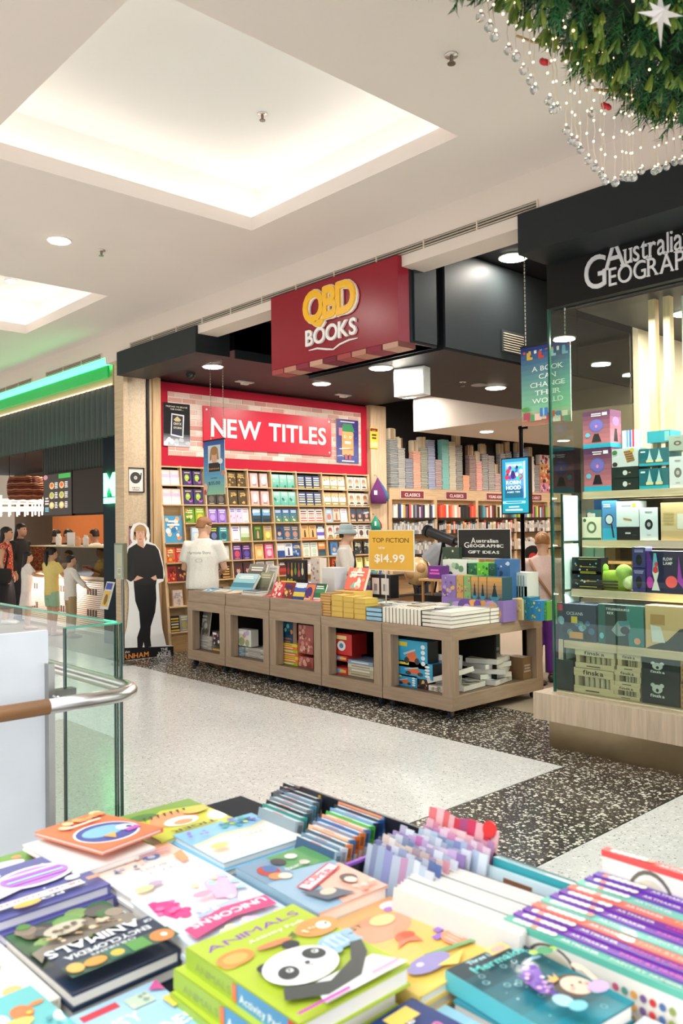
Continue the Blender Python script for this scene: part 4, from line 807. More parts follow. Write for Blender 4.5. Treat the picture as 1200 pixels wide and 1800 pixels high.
for px, c, lab, yy in ((884, 'cfd8d4', 'white slotted cd rack on the table end', 6.42),):
    gbox('storage_rack', lab, 'rack', (884, 1006, 926, 1030), yy, .18, 'd8ddd8', lambda a: [a.rect(.06 + i * .11, .1, .12 + i * .11, .9, '8aa8a4') for i in range(8)], z0=.90)
    gbox('gift_box', 'pale blue box under the white rack', 'box', (886, 1030, 926, 1056), yy, .2, '8ab8c4', pat('', ['b8d8dc', '5a98a8']), z0=TZ)
# ---- standing signs on the island
def stand_sign(name, label, rect, y, zfoot, fn, col, px_pole, mat='paper', slope=0):
    x0, ya, x1, yb = rect; a = on(x0, yb, y=y); b = on(x1, yb, y=y); z1 = on((x0 + x1) / 2, ya, y=y).z; z0 = on((x0 + x1) / 2, yb, y=y).z; w = b.x - a.x; h = z1 - z0
    t = thing(name, label, 'sign', (a.x, y, zfoot)); m = MB(); q = .008
    m.box(-q, w + q, 0, .006, z0 - zfoot - q, z1 - zfoot + q, 'e9e4dc'); A = Art(m, (0, 0, z0 - zfoot), (w, 0, 0), (0, 0, h), .0006); fn(A); m.build('sign_card', mat, t)
    m = MB(); m.cyl((w * px_pole, .012, 0), (w * px_pole, .012, z1 - zfoot - .02), .006, 'd8d4d0'); m.cyl((w * px_pole, .012, 0), (w * px_pole, .012, .008), .06, 'c8c4c0', n=16); m.build('sign_pole', 'metal', t)
def topfic(a): a.grad(0, 0, 1, 1, 'e8b040', 'f0b83c', 3).text('TOP FICTION', .49, .70, .17, '3a2c18', 0, .82).text('NOW', .30, .53, .08, 'fbf0d8', 1, .15).text('$14.99', .47, .20, .28, 'fbf3e4', 1, .68)
stand_sign('price_sign', 'yellow card sign reading TOP FICTION with a price, on a thin pole', (649, 933, 727, 1002), 5.6, TZ + .125, topfic, 'f0b83c', .36)
def agi(a): a.rect(0, 0, 1, 1, '1c1a1a').text('A', .30, .52, .28, 'ece8e4', 0, .09, serif=True).text('ustralian', .57, .55, .17, 'ece8e4', 1, .42, serif=True).text('G', .17, .36, .28, 'ece8e4', 0, .10, serif=True).text('EOGRAPHIC', .56, .38, .15, 'ece8e4', 1, .64, serif=True).text('GIFT IDEAS', .50, .16, .14, 'ece8e4', 1, .60)
stand_sign('gift_sign', 'black sign board headed GIFT IDEAS standing behind the green boxes', (806, 931, 897, 981), 6.55, TZ, agi, '1c1a1a', .5)
# ---- globe, telescope, stool, odds
p = on(734, 1004, y=6.35); t = thing('globe', 'tan desk globe on a stand behind the yellow price sign', 'globe', (p.x, 6.35, TZ)); r = .145
m = MB(); m.ball((0, 0, p.z - TZ), r, 'd2ab7a', 20, 14); a = m; [m.ball((r * .62 * math.cos(q), r * .62 * math.sin(q) - .02, p.z - TZ + dz), r * .42, 'b88c58', 10, 8) for q, dz in ((-.4, .03), (-1.5, -.02), (-2.4, .04))]; m.build('globe_ball', 'gloss', t, True)
m = MB(); m.tube([(0, 0, p.z - TZ + r * 1.1)] + [(r * 1.12 * math.sin(q), 0, p.z - TZ + r * 1.12 * math.cos(q)) for q in (.4, .9, 1.5, 2.1, 2.7, 3.14)], .007, '3a3430', 6); m.cyl((0, 0, p.z - TZ - r * 1.12), (0, 0, 0), .012, '3a3430'); m.cyl((0, 0, .0), (0, 0, .02), .08, '2c2826', n=18); m.build('meridian_stand', 'metal', t)
p = on(790, 948, y=6.6); t = thing('telescope', 'black telescope angled beside the black sign board', 'telescope', (p.x, 6.62, TZ)); z = p.z - TZ
m = MB(); m.cyl((-.30, 0, z + .08), (.02, .04, z - .03), .055, '1c1c20', .055, 16); m.cyl((-.34, 0, z + .094), (-.30, 0, z + .08), .066, '101012', .066, 16); m.build('optical_tube', 'gloss', t)
m = MB(); m.cyl((.02, .04, z - .03), (.10, .05, z - .06), .022, '2a2a2e', n=12); m.build('eyepiece', 'gloss', t)
for a in (0, 2.1, 4.2): MB().cyl((-.12, .02, z), (-.12 + .16 * math.cos(a), .02 + .12 * math.sin(a), 0), .011, '26262a').build('tripod_leg', 'metal', t)
p = on(757, 1018, y=6.1); t = thing('wooden_stool', 'small pale timber step stool beside the lilac gift boxes', 'stool', (p.x, 6.1, TZ + .0)); h = p.z - TZ
MB().box(-.16, .16, 0, .2, h - .02, h, 'c89a64').build('stool_top', 'woodx', t)
for x in (-.14, .12):
    for y in (.02, .16): MB().box(x, x + .02, y, y + .02, 0, h - .02, 'b88852').build('leg', 'woodz', t)
gbox('boxed_kit', 'purple and magenta box on the timber stool', 'box', (752, 995, 775, 1012), 6.15, .12, '6a2a88', lambda a: a.lines(.1, .9, .3, .8, 2, 'e060c0'), z0=on(757, 1018, y=6.1).z)
gbox('boxed_kit', 'black boxed kit under the telescope', 'box', (777, 962, 806, 982), 6.5, .15, '3a4a3c', pat('', ['d8d0b8', '6a8a5a']), z0=.92 + .11)
gbox('frame_box', 'black twin picture frame box at the left of the globe', 'box', (651, 1010, 686, 1041), 5.95, .12, '17171a', lambda a: (a.rect(.08, .15, .44, .85, 'd8d4d0'), a.rect(.54, .15, .92, .85, 'd8d4d0'), a.rect(.18, .3, .34, .6, '8a8a8c'), a.rect(.64, .3, .82, .6, '8a8a8c')), z0=.89)
for i in range(3): m = MB(); m.box(-.15, .16, -.13, .13, 0, .071, ['e0b04a', '4aa898', 'e0b860'][i]); a = Art(m, (-.15, -.13, 0), (.31, 0, 0), (0, 0, .071)); a.lines(.05, .95, .2, .8, 2, ['f0dca0', 'c8e8e0', 'c8903a'][i]); o = m.build('boxed_set', 'gloss', loc=(-6.14, 5.76, TZ + .0725 * i)); tag(o, ['lowest yellow box under the leaning coral picture book', 'teal box under the leaning coral picture book', 'upper yellow box directly under the leaning coral picture book'][i], 'box')
p = on(625, 1035, y=5.75); put_book(book_mesh(.26, .24, .04, 'e8705a', 'scatter', ('f4e0d0', 'e0a080', '7ac0b0', 'f8efe6')), on(604, 1036, y=5.75), (1, .1, 0), (0.03, .45, 1), 'coral picture book leaning back in the middle of the island')
p = on(652, 1035, y=5.9); put_book(book_mesh(.22, .27, .03, '4a5a9a', 'scatter', ('7a88c8', 'e0c060', '5ab08a')), on(634, 1040, y=5.95), (1, .2, 0), (0, .3, 1), 'blue picture book leaning behind the coral one')
# ---- tray contents, left three tables
def lay(px, y, w, h, th, cc, style, cols, ang, tilt, label, z=None):
    p = on(*px, y=y); z = p.z if z is None else z; u = V(math.cos(ang), math.sin(ang), 0); v0 = V(-math.sin(ang), math.cos(ang), 0)
    put_book(book_mesh(w, h, th, cc, style, cols), (p.x, y, z + th), u, v0 * math.cos(tilt) + V(0, 0, 1) * math.sin(tilt), label)
T0 = .755
TR = [((352, 1033), 5.42, .16, .2, '6aa8c8', 'scatter', ('e8e0d0', '3a78a0'), .2, 'blue book lying in the first tray'), ((375, 1030), 5.5, .2, .15, 'd8d2c8', 'title', ('a8a098', 'c8c0b4'), .1, 'pale book lying near the man in the first tray'), ((398, 1030), 5.45, .15, .15, 'e8c8a8', 'title', ('e09a70', 'f0dcc8'), .3, 'small cream book lying at the left of the second tray')]
for k, (px, y, w, h, c, s, cs, an, lab) in enumerate(TR): lay(px, y, w, h, .03, c, s, cs, an, .15, lab, .84)
lay((401, 1032), 5.62, .36, .26, .04, '5a9ab0', 'bands', ('7ab8c8', '4a8aa0', '9ac8d0', 'b0d4dc'), .15, .9, 'pale blue landscape book propped up in the second tray', .83)
lay((428, 1027), 5.85, .30, .30, .04, '4a463e', 'bands', ('5a564c', '3c3830', '6a665c', '8a867a'), .1, 1.2, 'dark grey landscape photo book propped behind the pale blue one', .86)
lay((447, 1030), 5.78, .20, .26, .03, '6a6450', 'grad', ('3a3428', '9a9a80', 'c8c4a8', '5a4a38'), .1, 1.1, 'olive brown book propped beside the dark grey one', .83)
lay((462, 1022), 6.0, .16, .30, .02, 'dcd8d2', 'title', ('b0aca8', 'c8c4c0'), .1, 1.2, 'pale card standing behind the olive book', .86)
for i in range(5): lay((415 + i * 3, 1044 - i * 3), 5.36 + .03 * i, .24, .17, .022, ['e8ecec', '4a7a98', 'dfe4e4', 'c8d0d0', '2a4a6a'][i], None, (), .25 - .06 * i, 0, ['lowest', 'second', 'third', 'fourth', 'topmost'][i] + ' of the flat white and blue books piled in the second tray', .80 + .023 * i)
lay((461, 1040), 5.40, .22, .18, .02, 'c83040', 'title', ('f0d0d0', 'e87080'), .1, .1, 'red book lying flat at the right of the second tray', .86)
for i, (px, c, s, cs, lab) in enumerate((((474, 1040), 'd83a44', 'scatter', ('f0e0d0', 'f4c0b0'), 'red and white round-patterned book'), ((492, 1044), '7a2430', 'scatter', ('e0c060', 'c84a3a', '3a2a60'), 'dark red picture book'), ((512, 1050), '26346a', 'bands', ('2a3a78', 'e0c84a', '3a5ab0', 'd8e0f0'), 'navy and yellow picture book'), ((528, 1050), '5a3a88', 'oval', ('e07a3c', '4a2a70', 'f0d8c0'), 'purple book with an orange arch'), ((545, 1050), '2f7a4a', 'bands', ('d8e8d8', '2a6a40', '3a8a58', '1f5a34'), 'green framed book'))): lay(px, 5.38 + .02 * i, .16, .20, .025, c, s, cs, .12, 1.15, lab + ' leaning in the third tray', .83)
lay((485, 1030), 5.75, .22, .16, .03, 'e0c04a', 'scatter', ('c86a3c', '7a5a9a', 'f0e0a0'), .1, 1.0, 'yellow patterned book leaning at the back of the third tray', .85)
lay((538, 1052), 5.36, .24, .18, .015, 'cc3a48', 'title', ('f4d8d8', 'e89098'), .0, .1, 'red thin book lying at the right edge of the third tray', .86)
def bottles(a): a.rect(0, 0, 1, 1, '1a1618'); [a.ell(.12 + .19 * i, .70 - .05 * (i % 2), .06, .10, c).rect(.10 + .19 * i, .74, .14 + .19 * i, .92, c) for i, c in enumerate(('a83a2c', 'd8a03c', '7a9a3c', 'c85a4a', 'dfd8b0'))]; a.ell(.5, .25, .2, .2, '7a8a3c').blobs(8, ['8aa83c', 'c8a840', 'b84a3c'], .04, .08, .1, .9, .1, .5)
gbox('book_display_card', 'black card display printed with rows of bottles, standing in the third tray', 'display', (503, 984, 536, 1040), 5.95, .04, '1a1618', bottles, z0=.82)
gbox('book_display_card', 'tall pale slim display carton standing right of the black card', 'display', (546, 981, 562, 1046), 5.9, .10, 'dcd0c4', pat('', ['c89a88', 'e8e0d8', 'b08878'], 20), z0=.82)
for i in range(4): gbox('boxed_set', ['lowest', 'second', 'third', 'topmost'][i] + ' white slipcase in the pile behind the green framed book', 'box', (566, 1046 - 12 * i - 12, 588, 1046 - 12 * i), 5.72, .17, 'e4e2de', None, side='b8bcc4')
# ================================================================ goods inside the tables
def pict(cols, bar='f4f0e8', n=8): return lambda a: (a.blobs(n, cols, .06, .16), a.rect(.08, .72, .6, .88, bar))
def stackb(n, rect, y, depth, cols, lab, z0=BZ, art=None, name='boxed_game', grp=None):
    x0, ya, x1, yb = rect; zt = on((x0 + x1) / 2, ya, y=y).z; a = on(x0, yb, y=y).x; b = on(x1, yb, y=y).x; t = (zt - z0) / n
    for i in range(n):
        m = MB(); c = cols[i % len(cols)]; j = (rnd.random() - .5) * .014; m.box(0, b - a, 0, depth, .001, t - .001, c); A = Art(m, (0, 0, 0), (b - a, 0, 0), (0, 0, t)); A.lines(.08, .92, .25, .8, 1, mixc(c, 'ffffff' if sum(C(c)) < 1.2 else '30302c', .55), .5)
        o = m.build(name, 'gloss', loc=(a + j, y, z0 + i * t)); tag(o, f'{lab}, {ORD[i]} from the bottom', 'box', grp or lab[:50])
stackb(7, (341, 1117, 372, 1149), 5.44, .22, ['b8b4a8', 'a8a49a', 'c4c0b4'], 'grey magazine in the flat pile inside the first table', name='magazine')
put_book(book_mesh(.30, .32, .02, '8a8474', 'scatter', ('c8c4b4', '5a5448', 'dcd8cc')), on(341, 1118, y=5.45), (1, 0, 0), (0, .15, 1), 'grey-brown magazine standing on the pile inside the first table')
gbox('boxed_game', 'small dark box with a pink panel in the first table', 'box', (373, 1109, 386, 1140), 5.46, .2, '26222a', pict(['c87a90', 'e8d8d0']), z0=.25); gbox('boxed_game', 'orange box at the bottom right of the first table', 'box', (373, 1141, 387, 1152), 5.46, .2, 'd8a868', z0=BZ)
stackb(5, (409, 1136, 429, 1160), 5.42, .2, ['8aa0ac', 'a8b4b8', '7a929c'], 'blue-grey box in the left pile inside the second table')
stackb(5, (430, 1140, 464, 1165), 5.44, .22, ['b8b4a8', 'd0ccc0', '8a867c'], 'pale boxed puzzle in the right pile inside the second table')
gbox('boxed_game', 'white puzzle box with a floral picture on the pile in the second table', 'box', (410, 1106, 441, 1135), 5.42, .1, 'dcd8cc', pict(['c89a8a', '9aa878', 'b8b0d0']))
stackb(7, (492, 1131, 523, 1178), 5.42, .24, ['a8b82c', 'e87a2c', 'e8c83c', 'e06a30'], 'orange and green board book in the pile inside the middle table', name='board_book')
gbox('picture_book', 'blue sea creature picture book standing on the orange pile', 'book', (492, 1093, 515, 1131), 5.44, .05, '1f4a6a', lambda a: (a.blobs(7, ['3a8aa0', '7ac0b0', '12304a', 'd88a5a'], .08, .18, y0=.35), a.text('SEA ANIMAL', .5, .20, .10, 'e88a4a', 1, .8), a.text('SOUNDS', .5, .06, .10, 'e88a4a', 1, .6)), side='d8b49a')
for i in range(3): gbox('boxed_game', f'tall red mottled box, {["topmost", "middle", "lowest"][i]} of the three in the middle table', 'box', (524, 1099 + 28 * i, 550, 1127 + 28 * i), 5.43, .24, 'a85048', pat('', ['c88a78', '8a3a34', 'd8a890'], 16), z0=BZ + .14 * (2 - i) if i else None)
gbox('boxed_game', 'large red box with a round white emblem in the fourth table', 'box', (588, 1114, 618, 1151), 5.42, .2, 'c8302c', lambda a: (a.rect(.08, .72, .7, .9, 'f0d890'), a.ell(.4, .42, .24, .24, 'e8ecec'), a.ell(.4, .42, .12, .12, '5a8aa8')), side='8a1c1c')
for i in range(2): gbox('boxed_game', f'red and blue box, {["upper", "lower"][i]} of two under the round emblem box', 'box', (585, 1152 + 21 * i, 609, 1172 + 21 * i), 5.42, .2, 'd03c30', lambda a: (a.rect(.3, .25, .75, .8, '5ab0d8'), a.rect(.5, .3, .95, .7, 'e8c050')), z0=BZ if i else BZ + .13)
stackb(4, (611, 1162, 656, 1202), 5.44, .24, ['c8bc9a', 'b8ac90', 'd0c8b0', '8aa0b4'], 'tan boxed board game in the pile inside the fourth table')
def veh(a): a.grad(0, 0, 1, 1, '2a9ac8', '3aaad0', 3).rect(.04, .76, .34, .92, 'e8d048').poly([(.25, .25), (.7, .2), (.62, .55), (.42, .62)], 'd86a3c').ell(.32, .25, .08, .12, '3a3a3c').ell(.66, .25, .08, .12, '3a3a3c').poly([(.2, .5), (.6, .7), (.62, .64), (.24, .44)], 'c8c4c0'); [a.ell(.86, .2 + .2 * i, .07, .08, 'e8f0f0') for i in range(4)]
for rc, z0, lab in (((698, 1126, 751, 1163), .36, 'topmost blue construction kit box in the corner table'), ((698, 1164, 760, 1190), .275, 'middle blue construction kit box in the corner table'), ((692, 1186, 733, 1213), BZ, 'lowest blue construction kit box in the corner table')):
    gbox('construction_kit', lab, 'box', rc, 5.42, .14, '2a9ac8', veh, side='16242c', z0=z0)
gbox('boxed_game', 'dark strip box beside the lowest blue kit', 'box', (733, 1187, 752, 1213), 5.43, .2, '1c2028', pict(['d8b04a', 'a83a34']), z0=BZ); gbox('boxed_game', 'low white box in the front of the corner table', 'box', (753, 1206, 778, 1222), 5.42, .2, 'd8d4c8', pict(['b8a890', '8a8478']), z0=BZ)
put_book(book_mesh(.26, .3, .05, 'd8d4cc', 'scatter', ('8a7a68', 'b0a890', '5a6a70'), 'cfcac0'), V(on(757, 1200, y=5.5).x, 5.5, BZ), (.9, .45, 0), (-.35, .1, 1), 'white puzzle box leaning in the corner table')
# pile seen through the open end
def flat(x, y, z, w, d, h, ang, c, cols, lab, tx=0):
    m = MB(); m.box(-w / 2, w / 2, -d / 2, d / 2, 0, h, 'd8d4ca'); a = Art(m, (-w / 2, -d / 2, h), (w, 0, 0), (0, d, 0)); a.rect(.0, .0, 1, 1, c).blobs(9, cols, .06, .16).rect(.06, .78, .5, .92, 'f0ece4'); o = m.build('puzzle_box', 'gloss', loc=(x, y, z)); o.rotation_euler = (0, tx, ang); tag(o, lab, 'box')
PZ = [(-4.72, 5.72, .19, .1, 'bottom white puzzle box nearest the front post'), (-4.70, 6.10, .19, .2, 'bottom white puzzle box in the middle of the open table end'), (-4.74, 6.12, .235, -.3, 'second white puzzle box in the middle pile of the open end'), (-4.70, 6.14, .28, .5, 'third white puzzle box in the middle pile of the open end'), (-4.74, 6.12, .325, -.1, 'fourth white puzzle box in the middle pile of the open end'), (-4.72, 6.12, .37, .3, 'topmost white puzzle box in the middle pile of the open end')]
for i, (x, y, z, an, lab) in enumerate(PZ): flat(x, y, z, .30, .34, .042, an, ['b0a898', '8a9498', 'c0b4a4'][i % 3], [['6a5a48', 'd8d0c0', '4a5a60'], ['3a4a50', 'c8c8c0', 'a85a40'], ['7a8a6a', 'e0d8c8', '5a4a40']][i % 3], lab)
flat(-4.72, 5.60, .29, .30, .32, .042, .2, 'b8ac98', ['7a6a50', 'e0d8c8', '8a9a9c'], 'white puzzle box tilted against the front post', -.3)
for i, (y, h, c, lab) in enumerate(((6.38, .40, '1f5a50', 'dark teal box at the back of the open table end'), (6.22, .46, '182c30', 'black-green box at the back of the open table end'), (6.45, .2, '8a6a48', 'brown crate-patterned box low at the back of the open end'))):
    m = MB(); m.box(0, .18, 0, .13, 0, h, c); a = Art(m, (.18, 0, 0), (0, .13, 0), (0, 0, h)); a.lines(.1, .9, .3, .7, 3, mixc(c, 'ffffff', .4)); o = m.build('boxed_game', 'gloss', loc=(-5.0 + (.3 if i == 2 else 0), y - .07, BZ)); tag(o, lab, 'box')

# ================================================================ neighbour window display
WS = thing('window_shelving', 'pale timber stepped shelving behind the corner shop window', 'shelf', (0, 0, 0)); SHELF = [(5.60, 1.805, 1.858), (5.58, 1.44, 1.492), (5.42, 1.08, 1.133), (5.31, .71, .765)]
for y, z0, z1 in SHELF: MB().box(-3.40, -.5, y, y + .42, z0, z1, 'd8bf9c').build('shelf_board', 'woodx', WS)
MB().box(-3.42, -.5, 5.28, 5.9, .388, .394, 'b8a488').build('base_deck', 'woodx', WS)
for x in (-2.91, -2.80): MB().box(x, x + .05, 5.72, 5.78, 1.86, 3.24, 'd8b58a').build('timber_post', 'woodz', WS)
MB().box(-2.70, -.5, 5.80, 5.83, 1.858, 3.24, 'dfe0da').build('white_back_panel', 'matte', WS)
MB().box(-3.38, -.5, 5.98, 6.0, .39, 1.80, '6a5844').build('shelf_back', 'woodx', WS)
LB = thing('side_light_panel', 'stack of mint tinted panels in dark frames behind the side glass', 'panel', (-3.43, 5.36, .39))  # reflections in the side glass modelled as mint panels
for i in range(4):
    z = .02 + i * .36; MB().box(0, .01, 0, .20, z, z + .34, 'cfe6df').build('mint_panel', 'plastic', LB); m = MB(); m.box(-.002, .014, -.012, .0, z - .01, z + .35, '1c3a34'); m.box(-.002, .014, .2, .212, z - .01, z + .35, '1c3a34'); m.box(-.002, .014, 0, .2, z - .012, z, '1c3a34'); m.build('panel_frame', 'plastic', LB)
def plasma(a): a.grad(0, .12, 1, 1, 'd07a80', '4a2050', 7).rect(0, 0, 1, .12, '2fa8c4').ell(.5, .60, .26, .17, '5a6ab8', 22).ell(.5, .60, .22, .145, '7a6ac0').poly([(.42, .38), (.58, .38), (.68, .16), (.32, .16)], '1c1820').ell(.5, .58, .05, .04, 'f08ac0').ell(.18, .36, .09, .06, '6ac0d8').rect(.72, .86, .9, .94, 'e8e4ea').lines(.3, .7, .84, .94, 2, 'f0e0e8')
def psd(a): a.grad(0, .12, 1, 1, 'c87a84', '5a2a58', 5).rect(0, 0, 1, .12, '2fa8c4').ell(.5, .7, .3, .12, '8a6ac8').poly([(.4, .5), (.6, .5), (.68, .16), (.3, .16)], '2a2028')
def mill(a): a.rect(0, 0, 1, 1, 'cfd4d2').poly([(.45, .85), (.75, .9), (.88, .35), (.58, .2)], 'b88a58'); [a.poly([(.47 + .035 * i, .80 - .12 * i), (.75 + .03 * i, .84 - .12 * i), (.755 + .03 * i, .79 - .12 * i), (.475 + .035 * i, .75 - .12 * i)], '7a5430') for i in range(5)]; a.ell(.12, .15, .1, .12, '2a2624').ell(.78, .88, .08, .1, 'e0b83c').ell(.12, .8, .1, .12, '4a7a4a')
def blk(a): a.ell(.5, .5, .09, .22, 'd8dcd8').lines(.62, .72, .4, .6, 1, 'c89a4a')
def aqua(a): a.rect(0, 0, 1, .16, '2aa8b8').rect(0, .16, 1, 1, '1a6a74'); [a.poly([(x - .12, .2), (x + .12, .2), (x + .04, .62), (x, .95), (x - .04, .62)], 'b8d8d8') for x in (.36, .68)]; [a.rect(x - .12, .2, x + .12, .34, 'e8d8a0') for x in (.36, .68)]; a.lines(.05, .22, .75, .9, 1, 'e8f4f4')
def wht(c): return lambda a: (a.ell(.5, .48, .22, .16, c), a.ell(.5, .48, .1, .07, mixc(c, 'ffffff', .4)), a.lines(.3, .7, .82, .9, 1, '9a9a9c'), a.lines(.35, .65, .12, .2, 1, 'b8b8ba'))
G1 = 'toys and kits on the top window shelf'; z = 1.859
gbox('science_kit', 'lower purple plasma ball box on the top window shelf', 'box', (1026, 788, 1074, 861), 5.62, .16, '7a3a68', plasma, z0=z, sideart=psd)
gbox('science_kit', 'upper purple plasma ball box stacked on the other', 'box', (1024, 722, 1072, 788), 5.62, .16, '8a4a70', plasma, z0=z + .326, sideart=psd)
gbox('wooden_kit', 'white box picturing a timber model, on two black boxes', 'box', (1075, 788, 1121, 822), 5.62, .18, 'cfd4d2', mill, z0=z + .17)
for i in range(2): gbox('wooden_kit', f'{["lower", "upper"][i]} black box with a round emblem under the timber model box', 'box', (1075, 840 - 19 * i, 1122, 859 - 19 * i), 5.62, .18, '1c2a26', blk, z0=z + .085 * i)
gbox('pen_box', 'small carton of blue and red pens behind the timber model box', 'box', (1093, 756, 1119, 787), 5.74, .08, 'b8c0d0', lambda a: [a.rect(.1 + .2 * i, .3, .22 + .2 * i, 1, c) for i, c in enumerate(('d8d4dc', '6a9ac8', '4a6ab8', 'd0304a'))], z0=z + .27)
for i in range(2): gbox('lamp_kit', f'{["lower", "upper"][i]} teal box picturing two pointed lamps', 'box', (1123, 858 - 35 * (i + 1), 1175, 858 - 35 * i), 5.62, .2, '1a7a84', aqua, z0=z + .165 * i)
gbox('lamp_kit', 'plain turquoise box on top of the pointed lamp boxes', 'box', (1137, 757, 1178, 789), 5.64, .16, '2ea4b4', lambda a: a.rect(.75, .1, .95, .9, '8ac8c8'), z0=z + .33)
gbox('gadget_box', 'white box with a round grey dial at the right of the top window shelf', 'box', (1176, 802, 1206, 857), 5.62, .16, 'dcdfdf', wht('7a7068'), z0=z); gbox('gadget_box', 'sage grey box standing on the round dial box', 'box', (1175, 765, 1206, 802), 5.62, .16, 'a8b4a4', wht('6a5a48'), z0=z + .26)
z = 1.493
gbox('gadget_box', 'cream square box with a leaf wreath on the second window shelf', 'box', (1023, 909, 1056, 946), 5.6, .1, 'e4dcc0', lambda a: (a.ring(.5, .55, .26, .26, .4, '5a6a4a', 16), a.rect(0, 0, 1, .1, '2a5a40'), a.ell(.14, .86, .08, .08, '2a5a40')), z0=z)
gbox('gadget_box', 'small photo box behind the cream wreath box', 'box', (1030, 896, 1057, 912), 5.72, .1, '4a7a84', pict(['e0b090', '8a3a40', '2a2a30']), z0=z)
gbox('science_kit', 'blue magnifying glass box on the second window shelf', 'box', (1058, 880, 1083, 946), 5.6, .1, '4a86b8', lambda a: (a.rect(0, 0, 1, .3, '38a8cc'), a.ell(.5, .52, .30, .14, '2a2c30'), a.ell(.5, .52, .24, .11, 'cfd8dc'), a.poly([(.6, .4), (.72, .4), (.86, .06), (.74, .06)], '2a2c30'), a.lines(.1, .6, .82, .92, 2, 'e0ecf4')), z0=z)
gbox('science_kit', 'blue sky box standing behind the magnifying glass box', 'box', (1044, 878, 1082, 930), 5.78, .06, '3a78c0', lambda a: a.grad(0, 0, 1, 1, '6aa0d0', '2f6ab8', 4), z0=z)
gbox('gadget_box', 'black box under the white brass tool box', 'box', (1084, 926, 1123, 947), 5.6, .12, '17181a', lambda a: a.lines(.35, .65, .4, .65, 1, 'b8b4b0'), z0=z)
gbox('gadget_box', 'white box showing a small brass tool, on a black box', 'box', (1083, 881, 1122, 926), 5.6, .12, 'd6dcde', lambda a: (a.poly([(.3, .36), (.68, .30), (.70, .22), (.32, .27)], 'a8844a'), a.ell(.8, .84, .09, .08, 'd8b840'), a.lines(.2, .7, .78, .88, 1, 'a0a4a8')), z0=z + .096)
gbox('gadget_box', 'white box with a dark round lens on the second window shelf', 'box', (1124, 892, 1156, 947), 5.6, .14, 'd8dfe2', wht('1c2026'), z0=z, side='16181a')
gbox('wooden_kit', 'wide timber coloured kit box at the right of the second window shelf', 'box', (1161, 883, 1210, 947), 5.6, .2, 'd2b888', lambda a: (a.rect(0, 0, 1, .25, 'c8aa78'), a.rect(.6, .3, .98, .7, 'ddd8c8'), a.lines(.08, .5, .4, .75, 4, 'b89a5c')), z0=z)
z = 1.134
def stars(a): [a.lines(.2, .9, y, y + .06, 1, 'd8c84a') for y in (.86, .42, .12)]; a.blobs(8, ['6ac0d8', 'e0a04a', 'd8d8dc'], .02, .04, .1, .9, .25, .75)
gbox('card_box', 'black starry card box, lower of two on the third window shelf', 'box', (1005, 1004, 1057, 1031), 5.44, .1, '14161c', stars, z0=z); gbox('card_box', 'black starry card box, upper of two on the third window shelf', 'box', (1005, 980, 1056, 1005), 5.44, .1, '14161c', stars, z0=z + .11)
t = thing('toy_basket', 'lime green dinosaur soft toy basket on the third window shelf', 'toy', (on(1080, 1030, y=5.5).x, 5.52, z))
m = MB(); m.ells([(0, 0, 0, .10, .06), (0, 0, .05, .15, .08), (0, 0, .10, .15, .08), (.01, 0, .14, .12, .07)], '9ab83a', 18); m.build('toy_body', 'fabric', t, True)
m = MB(); [m.ball(q, r, c, 10, 8) for q, r, c in (((-.10, -.02, .15), .05, '7aa83a'), ((.08, -.03, .13), .06, 'a8c860'), ((.13, -.04, .06), .05, 'd0dca0'), ((-.14, -.03, .05), .045, '8ab030'))]; m.build('toy_head', 'fabric', t, True)
m = MB(); [m.box(-.10, .06, -.086, -.08, .015 + .022 * i, .027 + .022 * i, '3a2a1c') for i in range(3)]; m.build('basket_slats', 'matte', t)
t = thing('step_stool', 'small timber stool behind the lime toy on the third window shelf', 'stool', (on(1085, 985, y=5.7).x, 5.66, z)); MB().box(-.13, .13, 0, .14, .18, .2, 'c89460').build('stool_top', 'woodx', t)
for x in (-.12, .10): MB().box(x, x + .02, .02, .12, 0, .18, 'b07c48').build('leg', 'woodz', t)
for i in range(3): gbox('tin_box', ['mint box', 'pale green box', 'brown box'][i] + ' at the back of the third window shelf', 'box', (1026 + i * 19, 963, 1043 + i * 19, 985), 5.84, .08, ['9ac8b0', 'a8ccb4', '8a7048'][i], lambda a: a.lines(.1, .9, .3, .7, 2, '5a7a68'), z0=z)
for i in range(2): gbox('tin_box', f'{["lower", "upper"][i]} navy and purple tin box with a black jar', 'box', (1111, 1034 - 36 * (i + 1), 1134, 1035 - 36 * i), 5.44, .1, '3a3a78', lambda a: (a.ell(.5, .4, .24, .26, '14141a'), a.lines(.1, .9, .75, .9, 2, 'b8b0d8')), z0=z + .165 * i)
def flow(a): a.rect(0, 0, 1, 1, '1a1c48').poly([(.06, 1), (.2, .6), (.02, .2), (0, .3), (0, 1)], '5a2a90').ell(.08, .25, .08, .14, 'c83ab0').poly([(.14, .5), (.30, .5), (.24, .95), (.18, .95)], '6ab8d0').poly([(.14, .5), (.30, .5), (.25, .3), (.32, .06), (.12, .06), (.19, .3)], 'dfe4e6').ell(.22, .55, .06, .08, 'e0403c').ell(.24, .68, .04, .06, 'e0403c').text('FLOW', .52, .78, .10, 'f0eef4', 1, .22).text('LAMP', .52, .68, .10, 'f0eef4', 1, .22).ell(.60, .28, .14, .14, 'e85a60').poly([(.78, .9), (.84, .4), (.95, .2), (.9, .1), (.74, .3)], 'a03ac0').poly([(.94, .9), (1, .9), (1, .2), (.94, .2)], 'd8a030')
gbox('lamp_box', 'navy box picturing a liquid motion lamp, reading FLOW LAMP', 'box', (1136, 969, 1210, 1039), 5.44, .14, '1a1c48', flow, z0=z)
z = .767
